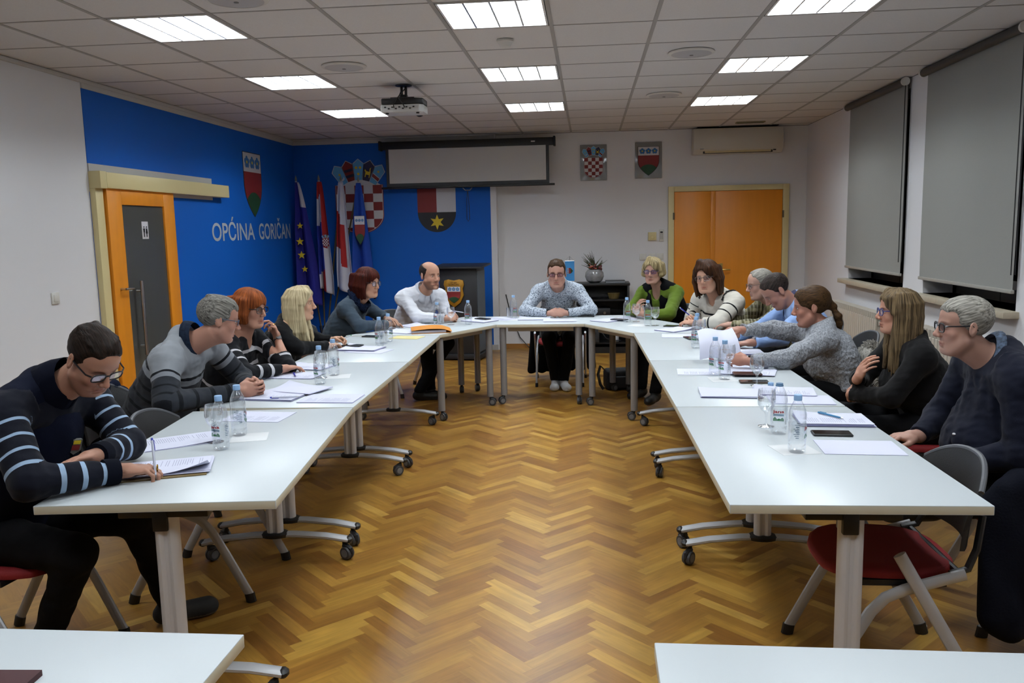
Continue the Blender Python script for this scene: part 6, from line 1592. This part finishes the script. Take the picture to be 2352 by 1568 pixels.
drape('dark navy jacket over the chair back of the writing man', 'jacket', (-2.03, -2.46), -6, .5, .86, .2, m_ncoat, .055, 3)
drape('dark blue jacket over the chair back of the man with clasped hands', 'jacket', (-2.2, -1.06), -4, .52, .85, .35, mat('jacket_blue', '#0b1226', .85, spec=.12), .055, 4)
# coat with a grey fur hood between two women
ob = drape('dark coat with a grey fur hood hanging behind the woman in grey knit', 'coat', (1.80, .17), 178, .46, .78, .3, m_coat, .055, 5)
q = MB(); rr = random.Random(8); o = V3(1.985, .14, .735)
for i in range(1500):
    t = rr.uniform(-1, 1); ph = rr.uniform(0, 2*PI); c = o+V3(.03*math.cos(ph)+.02, .2*t, .07*math.sin(ph)-.10*t*t+.03); d = unit(V3(math.cos(ph)*.9-.2, rr.uniform(-.4, .4), math.sin(ph)+.15))*rr.uniform(.025, .045)
    q.tube([c, c+d*.6, c+d+V3(0, 0, -.012)], [.004, .0028, .0008], 4)
q.ball(o, (.06, .2, .085), 12)
hd = q.obj('fur_hood', mat('fur_grey', '#8f8b84', .9, spec=.1, var=(45, .5)), None); hd.parent = ob; hd.location = (-ob.location.x, -ob.location.y, -ob.location.z)
# ------------------------------------------------------------------ things on the tables
TZ = ZT_+.0008
m_paper = mat('paper_white', '#cdcfe0', .75, spec=.2); m_ink = mat('print_grey', '#a3a5bb', .8, spec=.1); m_pedge = mat('paper_edge', '#9a98c4', .8)
m_pet = clear_mat('clear_plastic', (.985, .99, .995), .05, .5, .05); m_water = clear_mat('bottled_water', (.982, .988, .993), .02, .25, .02); m_glass = clear_mat('drinking_glass', (.985, .988, .99), .06, .75, .02)
m_cap = mat('cap_blue', '#8eb2da', .45); m_ringb = mat('cap_ring_blue', '#5b7ea0', .4); m_napkin = mat('napkin_white', '#d6d8da', .9, spec=.1)
m_label = clear_mat('label_film', (.95, .965, .975), .12, .3, .25); m_lred = mat('label_red', '#9c1c24', .5); m_lgreen = mat('label_green', '#2f7d4a', .5); m_lblue = mat('label_pale_blue', '#7fa9c4', .5); m_ltext = mat('label_print', '#5f7690', .5)
def bottle_meshes():
    d_ = {}
    q = MB(); pr = [(.026, 0), (.031, .004), (.0335, .014), (.0335, .03), (.0315, .036), (.0335, .044), (.0335, .115), (.0318, .121), (.0335, .128), (.033, .145), (.0295, .165), (.022, .184), (.0155, .196), (.0135, .202), (.0135, .208)]
    q.lathe(pr, 28, 0, None, True); d_['b'] = q.mesh('bottle_body', m_pet)
    q = MB(); q.lathe([(.0, .002), (.026, .003), (.030, .008), (.0322, .016), (.0322, .15), (.0283, .1655), (.027, .168), (0, .168)], 24); d_['w'] = q.mesh('water', m_water)
    q = MB(); q.lathe([(.0148, .2), (.0152, .202), (.0152, .219), (.0142, .2215), (0, .2215)], 22); d_['c'] = q.mesh('cap', m_cap)
    q = MB(); q.lathe([(.0148, .199), (.0158, .2), (.0158, .204), (.0138, .205), (.0138, .212), (.012, .212)], 22); d_['o'] = q.mesh('neck_ring', m_ringb)
    # label: wrapped film with a red word, a green hill and small print
    q = MB(); r_ = .0339; n = 26; a0, a1 = R(-125), R(125)
    vs = []; fs = []
    for i in range(n+1):
        a = a0+(a1-a0)*i/n; vs += [(r_*math.cos(a), r_*math.sin(a), .052), (r_*math.cos(a), r_*math.sin(a), .112)]
    for i in range(n): fs.append((2*i, 2*i+2, 2*i+3, 2*i+1))
    q.add(vs, fs, 0)
    wrap = lambda u, z, k=0: ((r_+.0004+k)*math.cos(u/r_), (r_+.0004+k)*math.sin(u/r_), z)
    tv, tf = text_geo('jana', .0125, .046, .03); q.add([wrap(v[0]-.023, .093+v[1]) for v in tv], tf, 1)
    hill = [(-.022, .058), (.022, .058), (.022, .066), (.016, .074), (.009, .067), (.002, .071), (-.006, .066), (-.014, .076), (-.022, .068)]
    c_ = (0, .062); 
    for i in range(len(hill)):
        q.add([wrap(*hill[i]), wrap(*hill[(i+1) % len(hill)]), wrap(*c_)], [(0, 1, 2)], 2)
    q.add([wrap(-.022, .079), wrap(.022, .079), wrap(.022, .088), wrap(-.022, .088)], [(0, 1, 2, 3)], 3)
    for k in range(7):
        for sgn in (-1, 1): q.add([wrap(sgn*.045, .06+k*.0068), wrap(sgn*(.045+.011+.004*(k % 3)), .06+k*.0068), wrap(sgn*(.045+.011+.004*(k % 3)), .0625+k*.0068), wrap(sgn*.045, .0625+k*.0068)], [(0, 1, 2, 3)], 4)
    d_['l'] = q.mesh('label', [m_label, m_lred, m_lgreen, m_lblue, m_ltext], sharp=180)
    return d_
BT = bottle_meshes()
def bottle(x, y, rz, label, open_=False, tilt=0):
    t = thing('water_bottle', label, 'bottle', (x, y, TZ), rz, 'small water bottles on the tables')
    for k in 'bwl': link(bpy.data.objects.new(BT[k].name, BT[k]), t)
    k = 'o' if open_ else 'c'; link(bpy.data.objects.new(BT[k].name, BT[k]), t)
    return t
for b_ in ((-1.277, -2.115, -1.9, "small water bottle nearest the camera on the left-hand tables"), (-1.300, -1.885, .6, "small water bottle behind the nearest left-hand bottle and its glass"),
    (-1.33, -.69, -2.2, "small water bottle in front of the pair by the pen and stacked sheets"), (-1.335, -.41, .4, "small water bottle behind the goblet by the orange-haired woman's papers"),
    (-1.369, .85, -2.4, "front small water bottle left of the yellow envelope"), (-1.36, 1.10, 1., "rear small water bottle left of the yellow envelope"),
    (-1.142, 2.045, -2.2, "small water bottle beside the bald man's tumbler"), (-.888, 2.224, -1.8, "small water bottle by the phone on the bald man's papers"),
    (-.516, 2.72, -.9, "small water bottle on a napkin at the man in the middle's left"), (.555, 2.298, -1.2, "small water bottle by the dark phone before the green-sleeved woman"),
    (.721, 1.99, -1.6, "small water bottle between two goblets before the striped-sweater woman"), (.962, .615, -2.3, "front small water bottle left of the raised paper sheet"),
    (1.0, .86, 1.3, "rear small water bottle left of the raised paper sheet"), (.935, -.46, -2.6, "rear small water bottle of the pair by the knit-sleeved woman's lower hand"),
    (.967, -.60, -2.5, "front small water bottle of the pair by the knit-sleeved woman's lower hand"), (.995, -2.127, -.3, "small capped water bottle nearest the camera on the right-hand tables")):
    bottle(*b_)
bottle(.991, -1.84, -1.85, 'uncapped water bottle with its red and green label facing the camera', True)
# goblets and tumblers
def goblet_meshes():
    q = MB(); q.lathe([(.0, .0), (.034, .001), (.034, .003), (.012, .007), (.005, .014), (.0042, .03), (.0045, .052), (.008, .062), (.024, .075), (.035, .095), (.0385, .118), (.0375, .14), (.034, .163), (.0325, .163), (.036, .14), (.037, .118), (.0335, .097), (.023, .0785), (0, .068)], 30, 0, None, False); a = q.mesh('bowl_and_stem', m_glass)
    q = MB(); q.lathe([(.0, .0695), (.0225, .079), (.033, .0975), (.0362, .113), (.0362, .1135), (0, .1135)], 28); b_ = q.mesh('water', m_water)
    q = MB(); q.lathe([(0, 0), (.028, .0), (.03, .004), (.0335, .095), (.032, .095), (.0285, .008), (0, .007)], 26, 0, None, False); c = q.mesh('tumbler_wall', m_glass)
    return a, b_, c
GB = goblet_meshes()
def goblet(x, y, label, water=True):
    t = thing('goblet', label, 'glass', (x, y, TZ), 0, 'stemmed glasses'); link(bpy.data.objects.new('glass', GB[0]), t)
    if water: link(bpy.data.objects.new('water', GB[1]), t)
def tumbler(x, y, label):
    t = thing('tumbler', label, 'glass', (x, y, TZ), 0); link(bpy.data.objects.new('glass', GB[2]), t)
for g_ in ((-1.35, -2.01, 'stemmed glass between the two bottles by the writing man', False), (-1.385, -.50, 'stemmed glass between the bottles by the orange-haired woman', False), (-1.046, 2.204, 'half-filled stemmed glass before the bald man', True), (.641, 2.289, 'stemmed glass held before the woman in green', True),
    (.784, 1.974, 'stemmed glass left of the striped-sweater woman', True), (1.045, .99, 'stemmed glass behind the bottles near the plaid-shirted man', False), (1.03, -.36, 'stemmed glass behind the bottle pair by the knit-sleeved woman', False), (1.106, -.797, 'half-filled stemmed glass beside the phone, by the knit-sleeved woman', True), (.965, -1.72, 'stemmed glass behind the uncapped bottle', True)): goblet(*g_)
tumbler(-1.162, 2.30, 'straight tumbler behind the bottle of the bald man'); tumbler(-1.375, .985, 'straight tumbler between the two bottles left of the yellow envelope'); tumbler(-.56, 2.80, 'straight tumbler behind the bottle on the napkin')
# napkins under bottles
def flat(name, label, cat, x, y, rz, sx, sy, m, dz=0., th=.0012, group=None):
    q = MB(); q.cbox((0, 0, th/2), (sx, sy, th)); o = q.obj(name, m); o.location = (x, y, TZ-.0006+dz); o.rotation_euler = (0, 0, rz); return tag(o, label, cat, group)
for x, y, rz, l in ((-1.24, -1.92, .3, 'white napkin right of the bottles by the writing man'), (-1.30, -.45, .2, 'white napkin under the bottles by the orange-haired woman'), (-.52, 2.60, 0., 'white napkin in front of the bottle left of the man in the middle'), (.64, 2.02, -.4, 'white napkin by the two bottles before the green-sleeved woman'), (.96, -.60, .1, 'white napkin under the bottle pair by the knit-sleeved woman'), (.995, -2.09, .2, 'white napkin under the nearest right-hand bottle')):
    pass
    flat('napkin', l, 'napkin', x, y, rz, .15, .15, m_napkin, -.0002 if True else 0, .0008, 'paper napkins')
# papers: sheet (single) or stack (several, slightly fanned), with printed lines on top
def sheet_mesh(curl, lines, seed, n=1):
    rnd = random.Random(seed); q = MB(); w_, h_ = .21, .297
    for k in range(n):
        dx, dy, a = (rnd.uniform(-.006, .006), rnd.uniform(-.006, .006), rnd.uniform(-.03, .03)) if k else (0, 0, 0)
        z0 = k*.0016; U, V = 6, 8; vs = []; fs = []
        for th in (0, .0011):
            for j in range(V+1):
                for i in range(U+1):
                    x = (i/U-.5)*w_; y = (j/V-.5)*h_; e = max(0, x/(w_/2)*.5+y/(h_/2)*.5-.35)
                    c, s_ = math.cos(a), math.sin(a)
                    vs.append((x*c-y*s_+dx, x*s_+y*c+dy, z0+th+(curl*e*e if k == n-1 else 0)))
        N_ = (U+1)*(V+1)
        for j in range(V):
            for i in range(U): b_ = j*(U+1)+i; fs += [(b_+N_, b_+1+N_, b_+U+2+N_, b_+U+1+N_), (b_, b_+U+1, b_+U+2, b_+1)]
        for i in range(U): fs += [(i, i+1, i+1+N_, i+N_), (V*(U+1)+i+1, V*(U+1)+i, V*(U+1)+i+N_, V*(U+1)+i+1+N_)]
        for j in range(V): fs += [((j+1)*(U+1), j*(U+1), j*(U+1)+N_, (j+1)*(U+1)+N_), (j*(U+1)+U, (j+1)*(U+1)+U, (j+1)*(U+1)+U+N_, j*(U+1)+U+N_)]
        m0 = len(q.f); q.add(vs, fs, 0)
        for f in range(m0+2*U*V, len(q.f)): q.m[f] = 2
        if k == n-1 and lines:
            yy = h_/2-.035
            while yy > -h_/2+.03:
                if rnd.random() < .84:
                    L = rnd.uniform(.06, .155) if rnd.random() < .3 else rnd.uniform(.13, .158); x0 = -w_/2+.025
                    hh = (a, 0)
                    q.add([(x0, yy, z0+.0014), (x0+L*.55, yy, z0+.0014), (x0+L*.55, yy+.0025, z0+.0014), (x0, yy+.0025, z0+.0014)], [(0, 1, 2, 3)], 1)
                yy -= .0085
    return q.mesh('paper', [m_paper, m_ink, m_pedge], sharp=60)
PM = {}
def paper(label, x, y, rz, n=1, lines=True, curl=0., seed=0, dz=0., name=None, group='papers on the tables'):
    key = (n, lines, curl, seed); 
    if key not in PM: PM[key] = sheet_mesh(curl, lines, seed, n)
    o = link(bpy.data.objects.new(name or ('paper_stack' if n > 1 else 'paper_sheet'), PM[key])); o.location = (x, y, TZ+dz); o.rotation_euler = (0, 0, rz); return tag(o, label, 'paper', group)
H_ = PI/2
paper('printed sheets behind the ones the man is writing on', -1.515, -2.0, -.95, 2, True, .02, 1)
paper('printed sheets under the pen of the writing man', -1.355, -2.395, -1.2, 4, True, .09, 2, .004)
flat('folder', 'thin brown folder under the writing man\'s sheets', 'folder', -1.36, -2.42, -1.2, .225, .31, mat('folder_brown', '#6d5a34', .7), .0, .0035)
paper('small-print sheet lying across the near seam of the left-hand tables', -1.36, -1.53, 1.5, 1, True, 0, 3)
paper('thick paper stack in front of the clasped hands', -1.46, -1.06, 1.45, 6, True, .03, 4)
paper('single sheet nearest the table edge, right of the clasped hands', -1.13, -1.12, 1.52, 3, True, .0, 5)
paper('sheet half under the clasped-hands stack with blue marks', -1.38, -.90, 1.25, 2, False, .05, 6, .010)
paper('upper sheets before the orange-haired woman', -1.60, -.10, 1.35, 4, True, .02, 7)
paper('lower sheets under a blue pen before the orange-haired woman', -1.57, -.42, 1.5, 3, True, .0, 8)
paper('paper stack with a phone on it before the blonde woman', -1.47, .69, 1.4, 7, False, .05, 9)
paper('sheet under the blonde woman\'s paper stack edge', -1.385, .60, 1.3, 1, False, .0, 10, -.0002)
paper('white sheets behind the orange folder', -1.36, 2.14, .75, 3, True, .03, 11)
paper('papers under the bald man\'s phone', -.82, 2.50, .95, 5, False, .04, 12)
paper('sheet right of the bald man\'s papers at the table joint', -.62, 2.68, .8, 1, True, 0, 13)
paper('small stack left in front of the man in the middle', -.31, 2.62, H_, 4, False, .03, 14)
paper('white sheets right in front of the man in the middle', -.06, 2.46, H_+.05, 3, False, .03, 15)
paper('spread sheets before the woman in green', .40, 2.43, -.75, 4, False, .05, 16)
paper('sheet under the elbow of the woman in green', .60, 2.63, -.5, 1, True, 0, 17)
paper('sheets with a curled edge before the striped-sweater woman', .93, 1.66, -.8, 5, False, .06, 18)
paper('blank sheet on the table before the plaid-shirted man', .93, 1.28, 1.5, 1, False, 0, 19)
paper('paper stack by the reading man\'s hand', 1.22, .38, 1.5, 6, False, .04, 20)
paper('sheets between the knit-sleeved woman\'s arms', 1.14, -.14, 1.45, 4, True, .03, 21)
paper('lone sheet left of the bottle pair', .88, -.36, 1.5, 1, True, 0, 22)
paper('magazine-like sheets under the brown phone', 1.14, -.40, 1.3, 2, True, .02, 23, .006)
paper('flat white folder of sheets left of the goblet and phone', .93, -1.02, 1.5, 6, False, .02, 24)
paper('upper printed sheets before the woman with crossed arms', 1.21, -.97, 1.42, 5, True, .03, 25)
paper('lower sheets before the woman with crossed arms', 1.24, -1.17, 1.5, 2, False, 0, 26, .0)
paper('thick printed stack with a blue pen before the man in navy', 1.27, -1.62, 1.5, 9, True, .03, 27)
paper('blank single sheet nearest the empty chair', 1.245, -2.06, 1.52, 1, False, 0, 28)
# a sheet held up between two hands
q = MB(); vs = []; fs = []; U, V = 10, 14
for th in (0, 1):
    for j in range(V+1):
        for i in range(U+1):
            u, v = i/U, j/V
            p = lw(u, V3(.905, .12, .93), V3(1.13, .15, .945))*(1-v)+lw(u, V3(.90, -.06, .768), V3(1.165, -.02, .775))*v
            p = p+V3(0, -.05*math.sin(v*PI), .012*math.sin(u*PI*2)+.02*math.sin(v*PI))-V3(0, .0012*th, 0); vs.append(p)
N_ = (U+1)*(V+1)
for j in range(V):
    for i in range(U): a = j*(U+1)+i; fs += [(a, a+1, a+U+2, a+U+1), (a+N_, a+U+1+N_, a+U+2+N_, a+1+N_)]
q.add(vs, fs); tag(q.obj('paper_sheet', m_paper, sharp=180), 'large white sheet held upright over the table by the knit-sleeved woman', 'paper')
# phones
def phone(label, x, y, rz, dz=0., m=None, w_=.075, l_=.155):
    t = thing('smartphone', label, 'phone', (x, y, TZ+dz), rz, 'phones on the tables')
    q = MB(); q.cbox((0, 0, .0045), (w_, l_, .009)); q.obj('case', m or m_dark, t, bevel=.004, seg=3)
    q = MB(); q.cbox((0, 0, .0092), (w_-.007, l_-.009, .0006)); q.obj('screen', mat('phone_screen', '#050507', .08, spec=.6), t)
m_brown = mat('phone_case_brown', '#3a2a1e', .6); m_redb = mat('phone_case_dark_red', '#3b1512', .5)
phone('black phone lying on the blonde woman\'s paper stack', -1.56, .78, 1.35, .0125); phone('black phone by the blonde woman\'s pen hand', -1.575, 1.40, 1.3); phone('black phone on the bald man\'s papers', -.80, 2.57, .9, .0095)
phone('phone right of the man in the middle', .187, 2.77, 1.5); phone('dark blue phone by the bottle of the woman in green', .49, 2.39, .95, .008, mat('phone_navy', '#10162a', .4)); phone('black phone before the striped-sweater woman\'s hands', .93, 1.90, 1.1)
phone('phone beside the bottles, below the reading man', .985, 1.12, .2); phone('dark red phone case next to the knit-sleeved woman\'s lower hand', 1.11, -.50, 1.5, .01, m_redb, .08, .16); phone('brown phone beneath the half-filled goblet', 1.11, -.70, 1.52, 0, m_brown); phone('black phone beside the thick printed stack', 1.20, -1.855, 1.5, 0)
# pens
def pen(label, a, b_, m, tip=None, click=True):
    a, b_ = Vector(a), Vector(b_); t = thing('pen', label, 'pen', a, 0, 'pens'); d_ = b_-a
    q = MB(); q.tube([d_*.1, d_*.5, d_*.96], [.0042, .0046, .0042], 10); q.obj('barrel', m, t)
    q = MB(); q.tube([Vector((0, 0, 0)), d_*.1], [.0009, .0036], 8); q.obj('tip', m_steel, t)
    q = MB(); q.tube([d_*.94, d_], [.0046, .004], 10); u = d_.orthogonal().normalized(); q.tube([d_*.95+u*.006, d_*.7+u*.0065], .0014, 5); q.obj('clip_cap', tip or m, t)
m_penb = mat('pen_blue', '#1c2a9c', .35); m_penw = mat('pen_white', '#b9bccb', .4); m_pent = mat('pen_teal', '#1f6f9c', .35); m_peng = mat('pen_green', '#3a7a52', .4)
hp = P1['wr'][1]+V3(.085, .03, 0)
pen('white and blue pen in the writing man\'s hand', (hp[0]+.035, hp[1]+.0, .752), (hp[0]-.005, hp[1]+.065, .885), m_penw, m_penb)
pen('blue and white pen lying beside the clasped hands', (-1.30, -1.13, .762), (-1.445, -1.16, .7625), m_penw, m_penb)
pen('blue pen lying on the orange-haired woman\'s sheets', (-1.545, -.50, .7565), (-1.60, -.38, .757), m_penb)
hp = P4['wr'][-1]; pen('green and white pen in the blonde woman\'s hand', (hp[0]+.02, hp[1]-.04, .775), (hp[0]+.15, hp[1]+.03, .83), m_penw, m_peng)
hp = P6['wr'][-1]; pen('blue pen in the bald man\'s hand', (hp[0]+.135, hp[1]-.14, .835), (hp[0]+.02, hp[1]-.10, .85), m_penw, m_penb)
hp = P9['wr'][1]; pen('blue and white pen held up by the striped-sweater woman', (hp[0]+.03, hp[1]-.06, .815), (hp[0]-.085, hp[1]-.07, .91), m_penb, m_penw)
pen('teal pen lying on the thick printed stack', (1.305, -1.655, .7665), (1.23, -1.535, .767), m_pent)
# folders and small things
t = thing('document_folder', 'open orange cardboard folder with papers before the blue-grey-sweater woman', 'folder', (-1.14, 1.70, TZ), R(14))
q = MB(); q.cbox((0, 0, .002), (.33, .24, .004)); q.obj('lower_cover', mat('card_orange', '#c07a1c', .7), t)
q = MB(); q.cbox((-.02, 0, .014), (.29, .22, .019)); q.obj('pages', mat('folder_pages', '#a9a7b2', .8), t)
q = MB(); n = 16; vs = []; fs = []
for th in (0, .002):
    for i in range(n+1):
        u = i/n; x = -.165+.34*u; z = .026+.012*math.sin(u*PI)*1.0-(.018*max(0, u-.8)/.2)
        vs += [(x, -.12, z+th), (x, .12, z+th+.006)]
for i in range(n): a = 2*i; b_ = 2*(n+1)+2*i; fs += [(a, a+1, a+3, a+2), (b_, b_+2, b_+3, b_+1), (a, a+2, b_+2, b_), (a+1, b_+1, b_+3, a+3)]
q.add(vs, fs); q.obj('upper_cover', mat('card_orange', '#c07a1c', .7), t, sharp=60)
flat('envelope', 'pale yellow envelope lying before the orange folder', 'envelope', -1.265, 1.33, 1.35, .17, .25, mat('envelope_yellow', '#cfc48a', .8), .0, .003)
paper('dark-edged sheets sticking out beneath the orange folder', -1.40, 1.72, 1.1, 3, False, .02, 30)
t = thing('bottle_cap', 'pale blue bottle cap lying by the uncapped bottle', 'cap', (1.17, -.84, TZ+.009)); q = MB(); q.lathe([(.0148, 0), (.0152, .001), (.0152, .015), (.0142, .017), (0, .017)], 20); q.obj('cap_shell', m_cap, t)
flat('notebook', 'dark red notebook on the foreground table, cut by the picture corner', 'notebook', -1.02, -3.98, .05, .3, .3, mat('notebook_red', '#3a0f14', .6), 0, .012)
